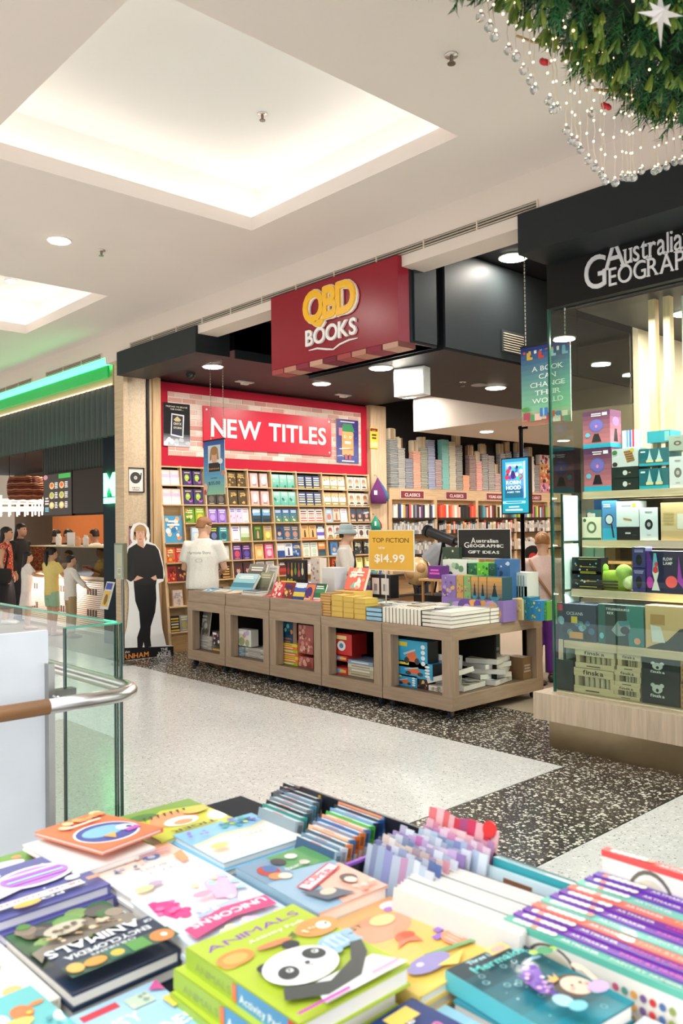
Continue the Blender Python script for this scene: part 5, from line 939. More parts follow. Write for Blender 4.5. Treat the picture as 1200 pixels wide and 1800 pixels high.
gbox('board_game', 'navy ocean themed box on the lowest window shelf', 'box', (979, 1062, 1047, 1120), 5.33, .2, '22324c', lambda a: (a.blobs(16, ['3a6a90', '8ab0c8', '1a2438', '5a8a80'], .04, .09, y1=.6), a.rect(.03, .80, .16, .97, 'c83a4c'), a.text('OCEANS', .47, .70, .12, 'cfdce6', 0, .42), a.rect(.38, .48, .54, .66, 'e0c03c'), a.rect(.33, .06, .68, .24, 'd89a4a'), a.ell(.80, .14, .1, .09, '1a1c24')), z0=z)
gbox('science_kit', 'dark green robot dinosaur kit box on the lowest window shelf', 'box', (1051, 1064, 1131, 1124), 5.33, .2, '14302f', lambda a: (a.rect(0, 0, .16, 1, '1c5a58'), a.poly([(.68, 0), (1, 0), (1, 1), (.62, 1)], '1f7a74'), a.text('TYRANNOSAURUS', .44, .86, .08, 'dfe8e6', 1, .52), a.text('REX', .28, .76, .08, 'dfe8e6', 1, .14), a.poly([(.30, .36), (.44, .6), (.68, .62), (.72, .45), (.6, .25), (.42, .22)], '8a9a9c'), a.poly([(.44, .58), (.68, .62), (.70, .52), (.5, .48)], '3a8a94'), a.ell(.6, .38, .1, .1, '1c2426'), a.ell(.86, .14, .07, .08, 'e89a7a'), a.ell(.08, .2, .05, .08, '6ac0c8')), z0=z, sideart=lambda a: a.rect(0, 0, 1, 1, '1c5a58'))
gbox('wooden_kit', 'tan and black box picturing a timber block game on the lowest window shelf', 'box', (1134, 1066, 1210, 1130), 5.33, .2, 'd8b47c', lambda a: (a.poly([(0, 0), (1, 0), (1, .55), (.8, .5), (.5, .2), (.2, .1)], '2c2c26'), a.poly([(.12, .55), (.36, .52), (.46, .16), (.16, .16)], 'e0e0da'), a.rect(.12, .56, .46, .8, 'b88a4c')), z0=z)
z = .395
def crate(rect, lab, n, z0, big):
    x0, ya, x1, yb = rect; y = 5.33; a = on(x0, yb, y=y).x; b = on(x1, yb, y=y).x; zt = on((x0 + x1) / 2, ya, y=y).z; w = b - a; h = min(zt, .706) - z0; d = .18; t = thing('timber_crate', lab, 'crate', (a, y, z0)); F = 'd8c49c'
    MB().box(0, w, 0, .012, h * .68, h, F).build('name_board', 'woodx', t); MB().box(0, w, 0, .012, 0, h * .28, F).build('bottom_board', 'woodx', t)
    for x in (0, w - .03): MB().box(x, x + .03, .012, d, 0, h, F).build('end_board', 'woodz', t)
    MB().box(.03, w - .03, d - .012, d, 0, h, 'b89c70').build('back_board', 'woodx', t); MB().box(.03, w - .03, .012, d, 0, .01, 'b89c70').build('base', 'woodx', t)
    k = 5 if big else 4
    for i in range(k): MB().cyl((.05 + (w - .1) * (i + .5) / k, .06, .012), (.05 + (w - .1) * (i + .5) / k, .06, h * .72), (w - .1) / k * .40, 'e6d6b0', n=10).build('throwing_pin', 'woodz', t)
    m = MB(); text(m, 'finska', (w * .5, -.0008, h * .76), (1, 0, 0), (0, 0, 1), h * .26, '1c1814', 1, 'c', w * .52); m.box(w * .3, w * .65, -.001, 0, h * .09, h * .14, '3a3228'); m.build('stencil_print', 'paper', t)
crate((1009, 1177, 1078, 1227), 'large timber game crate lettered in black, lower of the two', 5, z, True)
crate((1011, 1142, 1079, 1179), 'large timber game crate lettered in black, upper of the two', 5, on(1043, 1176, y=5.33).z, True)
for i, rc in enumerate(((1078, 1207, 1124, 1236), (1080, 1180, 1125, 1208), (1084, 1151, 1126, 1180))): crate(rc, f'small timber game crate, {["lowest", "middle", "topmost"][i]} of three', 4, [z, on(1102, 1207, y=5.33).z, on(1103, 1180, y=5.33).z][i], False)
def koala(a): a.ell(.42, .6, .14, .17, 'cfd4d0').ell(.30, .74, .06, .08, 'cfd4d0').ell(.54, .74, .06, .08, 'cfd4d0').ell(.42, .55, .04, .07, '1c2624').text('finska', .42, .28, .17, 'eef0ee', 1, .38)
for i in range(2): gbox('carry_bag', f'{["lower", "upper"][i]} dark carry bag with a white animal head print', 'bag', (1128, 1194 - 44 * i, 1194, 1243 - 46 * i), 5.33, .2, '1a2a26', koala, z0=z if i == 0 else on(1160, 1194, y=5.33).z, mat='fabric')
gbox('dark_box', 'tall plain black-green box in the glass corner', 'box', (978, 1160, 1007, 1216), 5.33, .2, '16241f', None, z0=z)
for i in range(2): gbox('timber_crate', f'{["lower", "upper"][i]} orange-brown timber box at the right picture edge', 'crate', (1196, 1200 - 38 * i, 1240, 1246 - 38 * i), 5.33, .2, 'b8844c', lambda a: a.lines(.05, .95, .1, .9, 4, '8a5a2c', .02), z0=z + .16 * i, mat='woodx')
for i in range(3): area('window_case_lamp', (-3.0 + .9 * i, 5.42, 3.1), .12, 0, 26, (1, .98, .95), disk=True)  # unseen lamps added to brighten the goods behind the glass
for y, z0, z1 in SHELF[:3]: area('shelf_edge_light', (-2.6, y - .02, z0 + .01), 1.6, .02, 3.2, (1, .95, .88), (math.radians(-20), 0, 0))  # fill lights added under the shelves, no fitting there
# products further inside the neighbour shop, on the back wall
NS = thing('rear_wall_shelving', 'shelving on the far wall of the neighbour shop', 'shelf', (0, 8.7, 0))
for zz in (.5, 1.0, 1.5, 2.0): MB().box(-3.3, 2, 0, .28, zz - .03, zz, 'c8a878').build('shelf_board', 'woodx', NS)
# ================================================================ balustrade around the floor opening
GX = -3.41
def glass_panel(label, x0, x1, y0, y1, zt=1.2):
    t = thing('glass_balustrade', label, 'balustrade', (x0, y0, 0)); m = MB(); m.box(0, x1 - x0, 0, y1 - y0, .02, zt, 'ffffff'); m.build('glass_pane', 'glass', t)
    m = MB(); e = .0015; m.box(-e, x1 - x0 + e, -e, y1 - y0 + e, zt - .004, zt + .004, '5aa890')
    for q in ((0, 0), (x1 - x0, 0), (0, y1 - y0), (x1 - x0, y1 - y0)): m.box(q[0] - .003, q[0] + .003, q[1] - .004, q[1] + .004, .02, zt, '163a30')
    m.build('polished_edge', 'glassedge', t); m = MB(); m.box(-.01, x1 - x0 + .01, -.01, y1 - y0 + .01, .0, .06, 'b8b8b6'); m.build('base_channel', 'metal', t)
yc = on(213, 1095, z=1.2).y; yl = on(107, 1103, z=1.2).y
glass_panel('clear balustrade glass panel at the corner, beside the cutout figure', GX - .012, GX, yl, yc)
for i in range(4): glass_panel(f'clear balustrade glass panel along the far side of the opening, {["first", "second", "third", "fourth"][i]} from the corner', GX - .03 - 1.45 * (i + 1), GX - .04 - 1.45 * i, yc - .012, yc)
yw = on(84, 1300, x=GX).y; t = thing('white_balustrade', 'plain white balustrade sheet at the left edge behind the wood handrail', 'balustrade', (GX - .02, -2.2, 0)); m = MB(); m.box(0, .03, 0, yw + 2.2, .02, 1.2, 'dfe3e8'); m.build('panel_sheet', 'matte', t); MB().box(-.002, .034, 0, yw + 2.2, 0, .06, 'b8b8b6').build('base_channel', 'metal', t)
p0 = on(86, 1300, x=-3.36); p1 = on(97, 1300, x=-3.36); zt = on(91, 1167, x=-3.36).z; t = thing('railing_post', 'square steel railing post beside the white balustrade sheet', 'post', (-3.36, p0.y, 0)); MB().box(-.05, 0, 0, p1.y - p0.y, 0, zt, 'a8a6a2').build('post_body', 'metal', t)
pp = on(125, 1208, x=-3.32); m = MB(); m.cyl((-.03, .02, .93), (.12, .05, .90), .012, 'b8b8b6'); m.box(-.05, .0, p1.y - p0.y, .12, .88, .95, '9a9a98'); m.build('rail_bracket', 'metal', t)
rz = .925; rx = -3.2; yb = on(85, 1252, x=rx).y; ye = on(250, 1215, x=rx).y; r = .031; t = thing('handrail', 'rounded handrail, timber at the left then brushed steel around the corner', 'handrail', (rx, 0, rz))
m = MB(); m.tube([(0, -2.2, 0), (0, yb * .5, 0), (0, yb, 0)], r, '9a6a44', 14); m.build('timber_section', 'woody', t, True)
m = MB(); R = .14; pts = [(0, yb, 0), (0, ye - R, 0)] + [(-R + R * math.cos(a), ye - R + R * math.sin(a), 0) for a in [math.pi / 2 * k / 7 for k in range(1, 8)]] + [(-1.5, ye, 0), (-6, ye, 0)]; m.tube(pts, r, 'c8c4c0', 16); m.build('steel_section', 'metal', t, True)
for x in (-.9, -2.4, -3.9): MB().cyl((x, ye, -.02), (x, yc - .0, -.05), .010, 'b0aeaa').build('rail_bracket', 'metal', t)

# ================================================================ cafe on the left
m = MB(); m.box(-24, -9.66, 4.95, 5.1, 3.452, 3.78, 'c8b890'); cf = struct('trim_12', m, 'plaster')
gl_ = new_mat('green_glow', .4, var=0, emit='col', es=4.5); gd_ = new_mat('green_panel', .4, var=0, emit='col', es=.16)
LS = thing('green_light_strip', 'glowing green light strip above the dark finned cafe canopy', 'light strip', (-24, 4.88, 3.52))
MB().box(0, 14.33, 0, .03, .175, .245, '38ff98').build('bright_tube', gl_, LS); MB().box(0, 14.33, .005, .03, .02, .172, '08b050').build('green_backing', gd_, LS)
m = MB(); m.box(-24, -9.67, 4.93, 4.945, 3.4505, 3.46, 'ffd0a8'); o = m.build('warm_light_line', M['lampsoft']); tag(o, 'thin warm light line along the top of the finned canopy', 'light strip')
CN_ = thing('fin_canopy', 'dark grey-green canopy of overlapping vertical fins over the cafe', 'canopy', (0, 0, 0))
m = MB(); m.box(-24, -9.67, 5.06, 5.1, 2.83, 3.45, '1e2420'); m.build('canopy_backing', 'matte', CN_)
x = -9.72; k = 0; fm = None
while x > -16.4:
    if fm is None:
        m = MB(); m.obox((0, .14, 2.82), (-.035, -.14, 0), (-.008, 0, 0), (0, 0, .63), '5c6660'); f = m.build('fin', 'matte', CN_); fm = f.data
    else: f = bpy.data.objects.new('fin', fm); COL.objects.link(f); f.parent = CN_
    f.location = (x, 4.925, 0); x -= .155
# cafe bulkhead, menu screens, dark column with green sign letters
CB = thing('menu_bulkhead', 'grey-green ribbed bulkhead panel holding the menu screens', 'bulkhead', (-13.75, 5.75, 1.85))
MB().box(0, 2.62, 0, .2, .62, 1.3, '4c5049').build('bulkhead_face', 'matte', CB)
for i in range(26): MB().box(i * .1 + .01, i * .1 + .03, -.008, 0, .64, 1.3, '545850').build('rib', 'matte', CB)
MB().box(0, 2.62, 0, .2, 0, .06, '2c2a28').build('lower_edge', 'matte', CB); MB().box(0, 2.62, .15, .2, .06, .62, '1a1614').build('screen_backing', 'matte', CB)
def menu(a):
    a.rect(0, 0, 1, 1, '33302e').rect(.55, .88, .97, .99, '3a9a4a')
    for i in range(3):
        for j in range(2): a.ell(.30 + .36 * j, .72 - .24 * i, .09, .085, 'c8a878').ell(.30 + .36 * j, .73 - .24 * i, .055, .05, ['c85a3c', '8aa84a', 'e0c890'][i]).lines(.41 + .36 * j, .52 + .36 * j, .64 - .24 * i, .80 - .24 * i, 4, 'd8d4ce')
    a.ell(.08, .94, .08, .06, 'b87a8a').lines(.05, .2, .25, .45, 3, 'c8c4be').lines(.05, .2, .08, .2, 3, '7ab8c8')
p0 = on(79, 836, y=5.72); p1 = on(128, 904, y=5.72); t = thing('menu_screen', 'lit menu screen with small food pictures over the cafe counter', 'screen', (p0.x, 5.7, p1.z)); w = p1.x - p0.x; h = p0.z - p1.z
MB().box(-.02, w + .01, .001, .04, -.02, h + .02, '141210').build('screen_case', 'plastic', t); m = MB(); menu(Art(m, (0, 0, 0), (w, 0, 0), (0, 0, h))); m.build('screen_picture', 'screen', t)
p2 = on(129, 830, y=5.72); p3 = on(185, 898, y=5.72); t = thing('menu_screen', 'dark switched-off menu screen right of the lit menu', 'screen', (p2.x, 5.7, p3.z)); MB().box(.01, p3.x - p2.x, 0, .04, -.02, p2.z - p3.z + .02, '1c1412').build('screen_case', 'gloss', t)
m = MB(); m.box(-11.05, -10.2, 5.5, 5.9, 0, 3.0, '1c2a32'); struct('trim_13', m, 'matte')
MS = thing('green_letter_sign', 'glowing green letter sign on the dark cafe column', 'sign', (-10.9, 5.48, 0)); p = on(183, 885, y=5.47); q = on(203, 829, y=5.47); m = MB(); text(m, 'M', (p.x + 10.9, 0, on(190, 872, y=5.47).z), (1, 0, 0), (0, 0, 1), (q.z - on(190, 872, y=5.47).z) / .72, '58f8a8', 1, 'l', .34, .02); m.build('letter', gl_, MS)
z = on(190, 885, y=5.47).z; MB().box(p.x + 10.9, p.x + 11.02, -.02, 0, z, z + .08, '58f8a8').build('small_block', gl_, MS); MB().box(p.x + 11.05, p.x + 11.24, -.02, 0, z, z + .08, '58f8a8').build('small_block', gl_, MS)
# counter
CT = thing('cafe_counter', 'cafe counter with white slatted front and dark end panel', 'counter', (-14.6, 5.72, 0))
MB().box(0, 3.2, .03, .75, 0, .86, 'bfae98').build('counter_body', 'matte', CT); MB().box(0, 3.45, 0, .8, .86, .90, 'cbbba0').build('counter_top', 'paper', CT); MB().box(3.2, 3.45, .02, .75, 0, .86, '4e473f').build('end_panel', 'matte', CT)
for i in range(26): MB().box(0, 3.2, 0, .03, .06 + i * .030, .06 + i * .030 + .022, 'efe0d2').build('slat', 'paper', CT)
for x in (.35, 1.5, 2.55):
    m = MB(); [m.box(x + .09 * i, x + .055 + .09 * i, -.004, 0, z, z + .1, '5a4a40') for i in range(4) for z in (.62, .30)]; m.build('slot_group', 'matte', CT)['kind'] = 'stuff'
area('counter_glow', (-13.3, 5.45, .75), 2.2, .1, 10, (1, .85, .75), (math.radians(60), 0, 0))
GD = thing('food_display', 'glass fronted food display on the cafe counter', 'display case', (-14.3, 5.74, .90))
MB().box(0, 3.05, 0, .012, 0, .44, 'ffffff').build('front_glass', glass_mat('smoky_glass', 'c8c0a0', .05, .07), GD); MB().box(0, 3.05, 0, .6, .44, .455, 'c8b890').build('top_shelf', 'paper', GD); MB().box(0, 3.05, .55, .6, 0, .44, '8a8464').build('rear_panel', 'matte', GD)
for i in range(7): MB().box(.1 + .42 * i, .42 + .42 * i, .12, .5, 0, .16 + .05 * (i % 2), ['7a8a58', '6a5a38', 'a8945a', '5a6a48', 'b83a34', '8a7a50', 'c8a868'][i]).build('food_tray', 'paper', GD)
for px, c, h, lab in ((103, 'efe8e0', .20, 'white tall cup on the display top'), (124, 'f0e6de', .22, 'white card stand on the display top'), (137, 'e0a880', .16, 'orange jar on the display top'), (151, 'e8e0d8', .18, 'white bottle on the display top')):
    p = on(px, 955, y=5.85); m = MB(); m.ells([(0, 0, 0, .045, .045), (0, 0, h * .7, .05, .05), (0, 0, h * .85, .03, .03), (0, 0, h, .03, .03)], c, 12) if 'card' not in lab else m.box(-.13, .13, 0, .02, 0, h, c); o = m.build('counter_item', 'plastic', loc=(p.x, 5.85, 1.356)); tag(o, lab, 'container')
# cafe interior: walls, lit back units, pendant
m = MB(); m.box(-24, -9.8, 9.2, 9.3, 0, 3.5, '6a5038'); struct('wall_cafe_back', m, 'matte')
m = MB(); m.box(-24, -9.8, 5.1, 9.2, 3.2, 3.3, '3a2c22'); struct('ceiling_cafe', m, 'matte')
m = MB(); m.box(-9.9, -9.85, 5.3, 9.2, 0, 3.5, '9a8266'); struct('wall_cafe_side', m, 'matte')
BU = thing('back_bar', 'lit white and orange back bar units inside the cafe', 'cabinet', (-24, 8.6, 0))
for x0, x1, z0, z1, c, mt in ((8.2, 9.6, .2, 2.2, 'e6dcd4', 'matte'), (9.7, 12.0, 1.6, 2.05, '9ab8d8', 'screen'), (9.7, 12.2, 0, 1.25, '4a3a30', 'matte'), (4, 8.1, 1.3, 2.2, 'd07a40', 'matte'), (4, 8.1, 0, 1.3, '5a4030', 'matte'), (11.0, 11.9, 1.2, 2.3, 'fff6ee', 'screen'), (12.3, 13.2, 0, 2.4, 'c89a78', 'matte'), (3, 12.6, 2.6, 2.68, 'ffb070', 'screen')): MB().box(x0, x1, 0, .3, z0, z1, c).build('unit_panel', mt, BU)
for i, (x, y) in enumerate(((-13.5, 7.2), (-16, 7), (-11.5, 7.2), (-18.5, 7))): area('cafe_lamp', (x, y, 3.15), .3, 0, 40, (1, .82, .62), disk=True)  # invisible lamps added to light the cafe interior
p = on(45, 858, y=6.4); t = thing('wicker_pendant', 'brown woven pendant lampshade hanging in the cafe', 'pendant lamp', (p.x, 6.4, p.z)); m = MB()
for i in range(11):
    zz = -.2 + i * .04; rr = .30 + .03 * math.sin(i * .33); m.tube([(rr * math.cos(a) , rr * math.sin(a), zz + .008 * math.sin(a * 9 + i)) for a in [2 * math.pi * k / 26 for k in range(27)]], .02, ['8a4a34', 'b87a5c', '6a3424'][i % 3], 5)
m.build('woven_shade', 'matte', t, True); MB().cyl((0, 0, -.16), (0, 0, .2), .24, '7a3c2a', n=24).build('inner_drum', 'matte', t); MB().cyl((0, 0, .2), (0, 0, 3.2 - p.z), .006, '1c1816').build('cord', 'matte', t)
p = on(20, 895, y=6.6); t = thing('ring_chandelier', 'white beaded ring light below the woven pendant', 'pendant lamp', (p.x - .1, 6.6, p.z)); m = MB(); N_ = 30
for zz, rr in ((.0, .95), (.16, .95)): m.tube([(rr * math.cos(2 * math.pi * k / N_), rr * math.sin(2 * math.pi * k / N_), zz) for k in range(N_ + 1)], .035, 'f0e4d8', 6)
m.build('ring', 'screen', t, True); m = MB()
for k in range(36): a = 2 * math.pi * k / 36; m.cyl((.95 * math.cos(a), .95 * math.sin(a), -.14), (.95 * math.cos(a), .95 * math.sin(a), .26), .022, 'f4e8dc', n=6)
m.build('candle_tube', 'screen', t); MB().cyl((0, 0, .16), (0, 0, 3.2 - p.z), .006, '1c1816').build('cord', 'matte', t); m = MB(); [m.cyl((0, 0, .16), (.95 * math.cos(a), .95 * math.sin(a), .16), .01, 'd8ccc0', n=5) for a in (.5, 2.07, 3.64, 5.2)]; m.build('spoke', 'metal', t)
# notice stand beside the pillar
t = thing('notice_stand', 'grey framed notice stand with a tilted leaflet tray beside the timber pillar', 'stand', on(210, 1000, y=4.75)); t.location.z = 0
z0 = on(210, 1018, y=4.75).z; z1 = on(210, 955, y=4.75).z
a_ = thing; MB().box(-.13, .10, 0, .05, z0, z1, '9aa08e').build('notice_frame', 'metal', t); m = MB(); m.box(-.11, .08, -.004, 0, z0 + .02, z1 - .02, 'a8ac98'); A = Art(m, (-.11, -.004, z0 + .02), (.19, 0, 0), (0, 0, z1 - z0 - .04)); A.rect(.3, .35, .9, .75, 'b8b898').rect(.35, .08, .8, .3, 'c8c4b0').lines(.38, .78, .12, .26, 3, '7a7a68'); m.build('notice_sheet', 'paper', t)
MB().cyl((.02, .03, 0), (.02, .03, z0), .018, '8a8a86').build('stand_pole', 'metal', t); MB().cyl((.02, .03, 0), (.02, .03, .02), .14, '8a8a86', n=18).build('stand_foot', 'metal', t)
m = MB(); m.obox((-.28, -.12, z0 - .36), (.19, .0, .0), (.11, .04, .33), (0, .012, -.003), 'cfd0ce'); A = Art(m, (-.28, -.12, z0 - .36), (.19, 0, 0), (.11, .04, .33), -.0006); A.e = .0008; A.rect(.1, .72, .9, .95, '3a4a9a').rect(.1, .1, .9, .66, 'd8b040').ell(.5, .35, .22, .2, '7a5a30'); m.build('leaflet_tray', 'paper', t)
# ---- cardboard standee
SX = -9.33
t = thing('cardboard_standee', 'life-size cardboard cutout of a man in black standing at the shop corner', 'standee', (SX, 0, 0)); zs = on(215.3, 1159.3, x=SX).z
def sp(cx, cy, dx=0): p = on(190 + cx / 5.143, 820 + cy / 5.143, x=SX); return V(dx, p.y, (p.z - zs) * 1.0 if p.z - zs > 0 else 0)
OUT = [(130, 1745), (590, 1715), (590, 1605), (525, 1600), (490, 1450), (470, 1250), (455, 1040), (500, 1020), (512, 960), (492, 840), (467, 740), (430, 690), (372, 665), (377, 600), (366, 540), (330, 500), (280, 490), (230, 505), (203, 560), (203, 630), (218, 672), (163, 730), (156, 860), (158, 1000), (180, 1032), (190, 1100), (185, 1280), (170, 1430), (132, 1610)]
m = MB(); m.prism([sp(*q) for q in OUT], (-.006, 0, 0), 'e9e7e4'); m.build('white_board', 'paper', t)
m = MB(); L_ = lambda pts, c, k: m.poly([sp(x, y, .0006 * k) for x, y in pts], c); EL = lambda x, y, rx_, ry_, c, k: L_([(x + rx_ * math.cos(q), y + ry_ * math.sin(q)) for q in [2 * math.pi * i / 20 for i in range(20)]], c, k)
L_([(258, 680), (185, 725), (166, 800), (163, 1000), (205, 1025), (230, 1010), (232, 1062), (430, 1062), (440, 1000), (500, 1000), (496, 900), (455, 740), (425, 700), (345, 680), (320, 720)], '1b1b1d', 1)
L_([(232, 1060), (430, 1060), (436, 1180), (425, 1300), (385, 1430), (380, 1530), (390, 1612), (330, 1622), (320, 1570), (310, 1622), (265, 1622), (262, 1530), (290, 1440), (280, 1300), (245, 1200)], '151517', 1)
L_([(163, 1000), (205, 1025), (230, 1010), (240, 900), (225, 820), (205, 900)], '242426', 2); L_([(228, 1012), (262, 970), (318, 990), (285, 1003), (240, 1020)], 'd8a68c', 3); L_([(384, 990), (430, 966), (444, 1008), (416, 1012)], 'd8a68c', 3)
EL(290, 575, 58, 66, 'a88258', 2); L_([(232, 570), (226, 645), (250, 650), (252, 580)], 'a88258', 2); L_([(330, 570), (352, 640), (336, 660), (328, 600)], 'a88258', 2); L_([(268, 640), (318, 640), (324, 715), (318, 722), (262, 690)], 'd09c80', 2); EL(290, 600, 42, 62, 'dba88c', 3); EL(288, 545, 46, 26, 'b08a5c', 4)
for dx in (-17, 17): EL(290 + dx, 592, 8, 4, 'f0e6e0', 5); EL(290 + dx, 592, 4, 4, '3a2a24', 6); L_([(290 + dx - 11, 580), (290 + dx + 11, 580), (290 + dx + 9, 576), (290 + dx - 9, 576)], '7a5a3c', 5)
L_([(286, 595), (294, 595), (300, 625), (280, 625)], 'cf9678', 5); EL(290, 640, 16, 5, 'b8604e', 5); L_([(130, 1625), (590, 1608), (590, 1706), (130, 1740)], '131314', 4)
p = sp(228, 1716, .004); text(m, 'ARNHAM', p, (0, 1, 0), (0, 0, 1), .085, 'e08a3c', 1, 'c', .42)
for i, s in enumerate(('THE', 'VOICE', 'INSIDE')): text(m, s, sp(505, 1648 + 30 * i, .004), (0, 1, 0), (0, 0, 1), .048, 'd8d4d0', 1, 'c', [.10, .18, .20][i])
text(m, 'John', sp(160, 1672, .004), (0, 1, 0), (0, .0, 1), .05, 'e8e4e0', 0, 'c', .10); m.build('printed_figure', 'paper', t)
m = MB(); m.prism([(-.006, 5.2, 0), (-.006, 5.2, .9), (-.12, 5.2, 0)], (0, .006, 0), 'c8b090'); m.build('rear_strut', 'paper', t)
# ================================================================ people
def remesh(mb, name, mat, parent, col, voxel=.014, it=4):
    o = mb.build(name + '_raw', mat); md = o.modifiers.new('r', 'REMESH'); md.mode = 'VOXEL'; md.voxel_size = voxel
    s = o.modifiers.new('s', 'SMOOTH'); s.iterations = it; s.factor = .5
    bpy.context.view_layer.update(); dg = bpy.context.evaluated_depsgraph_get(); me = bpy.data.meshes.new_from_object(o.evaluated_get(dg), depsgraph=dg); me.name = name
    old = o.data; bpy.data.objects.remove(o); bpy.data.meshes.remove(old)
    for a in list(me.color_attributes): me.color_attributes.remove(a)
    at = me.color_attributes.new('col', 'FLOAT_COLOR', 'CORNER'); c = C(col); at.data.foreach_set('color', [c[0], c[1], c[2], 1.0] * len(me.loops))
    me.materials.clear(); me.materials.append(M[mat]); me.polygons.foreach_set('use_smooth', [True] * len(me.polygons))
    o = bpy.data.objects.new(name, me); COL.objects.link(o); o.parent = parent; return o
def limb(m, pts, rs, n=10): m.tube(pts, rs, 'ffffff', n)
def hand(m, w, d, side, s=1.0):
    """palm and five curled fingers growing from wrist w along direction d"""
    d = Vector(d).normalized(); up = V(0, 0, 1); l = d.cross(up); l = l.normalized() if l.length > .1 else V(1, 0, 0); n = l.cross(d)
    w = Vector(w); m.tube([w, w + d * .045 * s, w + d * .085 * s], [.022 * s, .032 * s, .028 * s], 'ffffff', 8)
    for i, (f, ln) in enumerate(((-.024, .062), (-.008, .072), (.008, .068), (.024, .052))): b = w + d * .08 * s + l * f * s; m.tube([b, b + d * ln * .5 * s, b + (d * ln * .8 - n * .02) * s, b + (d * ln * .9 - n * .042) * s], [.009 * s, .0085 * s, .008 * s, .006 * s], 'ffffff', 6)
    b = w + d * .03 * s + l * .026 * side * s; m.tube([b, b + (d * .03 + l * .022 * side) * s, b + (d * .06 + l * .026 * side - n * .01) * s], [.011 * s, .010 * s, .007 * s], 'ffffff', 6)
def person(label, loc, face, H, skin, hairc, top, bottom, arms, hair='short', sleeve=.5, bottomstyle='trousers', hem=.47, wide=1.0, head_turn=0, head_tilt=0, shoe='3a3634', lean=0, extra=None, vox=.014, stride=.0, top_mat='fabric', bot_len=.05, name='person'):
    """figure facing local +y; arms = ((elbow, wrist), (elbow, wrist)) in units of H for left(-x) and right(+x)"""
    rot = math.atan2(face[1], face[0]) - math.pi / 2; t = thing(name, label, 'person', loc, rot); S = lambda *q: V(*q) * H
    ln = lambda z: lean * max(0, z - .5)                      # forward lean of the upper body
    P = lambda x, y, z: V(x * H, (y + ln(z)) * H, z * H)
    hx, hy = math.sin(head_turn), math.cos(head_turn)
    # -- body
    m = MB(); E = lambda data: m.loft([[P(cx + rx * math.cos(2 * math.pi * i / 14), cy + ry * math.sin(2 * math.pi * i / 14), z) for i in range(14)] for cx, cy, z, rx, ry in data], 'ffffff')
    E([(0, 0, .47, .08, .055), (0, 0, .52, .092, .06), (0, 0, .59, .078, .052), (0, 0, .68, .088, .056), (0, -.005, .76, .10, .058), (0, -.008, .81, .095, .045), (0, -.008, .84, .045, .036), (0, -.005, .87, .032, .034), (0, 0, .89, .03, .034)])
    for s in (-1, 1):
        limb(m, [P(s * .048, 0, .50), P(s * .05, .012 + s * stride * .4, .28), P(s * .05, -.005 + s * stride, .045)], [.052 * H, .036 * H, .022 * H]); m.loft([[P(s * .05 + rx * math.cos(q), yy + s * stride, zz + rz_ * math.sin(q)) for q in [2 * math.pi * i / 8 for i in range(8)]] for yy, rx, zz, rz_ in ((-.03, .02, .022, .02), (0, .026, .026, .026), (.06, .028, .018, .017), (.105, .018, .012, .010))], 'ffffff')
    for s, (e, w) in zip((-1, 1), arms):
        sh_ = P(s * .108, -.005, .80); e_ = P(*e); w_ = P(*w); limb(m, [P(s * .07, -.005, .80), sh_, sh_.lerp(e_, .5), e_, e_.lerp(w_, .5), w_], [.03 * H, .034 * H, .029 * H, .024 * H, .022 * H, .016 * H]); hand(m, w_, w_ - e_, -s, H / 1.75)
    hc = P(0, .012, .935); tl = head_tilt
    def HP(x, y, z):                                           # head space, turned and tilted about the neck
        v = V(x, y * math.cos(tl) - z * math.sin(tl) * -1 * 0 , z); y2 = y * math.cos(tl) + z * math.sin(tl); z2 = z * math.cos(tl) - y * math.sin(tl); return hc + V(x * hy + y2 * hx, -x * hx + y2 * hy, z2) * H
    rings = [(-.066, .012, .014, .022), (-.058, .014, .030, .038), (-.035, .010, .040, .050), (0, .0, .044, .056), (.03, -.004, .044, .056), (.05, -.006, .034, .044), (.062, -.006, .014, .018)]
    m.loft([[HP(rx * math.cos(q), cy + ry * math.sin(q), z) for q in [2 * math.pi * i / 14 for i in range(14)]] for z, cy, rx, ry in rings], 'ffffff')
    m.tube([HP(0, .050, .006), HP(0, .066, -.016), HP(0, .055, -.022)], [.005 * H, .009 * H, .006 * H], 'ffffff', 6)
    for s in (-1, 1): m.ball(HP(s * .045, -.004, -.004), .013 * H, 'ffffff', 8, 6)
    m.tube([HP(0, 0, -.05), P(0, 0, .84)], [.028 * H, .034 * H], 'ffffff', 10)
    remesh(m, 'body', 'skin', t, skin, vox * .8)
    m = MB()
    for s in (-1, 1): m.ball(HP(s * .017, .053, .008), .0055 * H, '2a1e18', 8, 6)
    m.build('eyes', 'gloss', t, True); m = MB(); m.ball(HP(0, .055, -.034), .010 * H, 'a85a50', 8, 6, (1.2, .5, .35)); m.build('mouth', 'skin', t, True)
    # -- top
    m = MB(); k = wide; b0 = hem
    E([(0, 0, b0, .104 * k, .075 * k), (0, 0, b0 + .05, .105 * k, .074 * k), (0, 0, .62, .100 * k, .070 * k), (0, -.003, .72, .108 * (k * .5 + .5), .072 * k), (0, -.005, .79, .112, .060), (0, -.006, .825, .085, .048), (0, -.005, .848, .046, .042)])
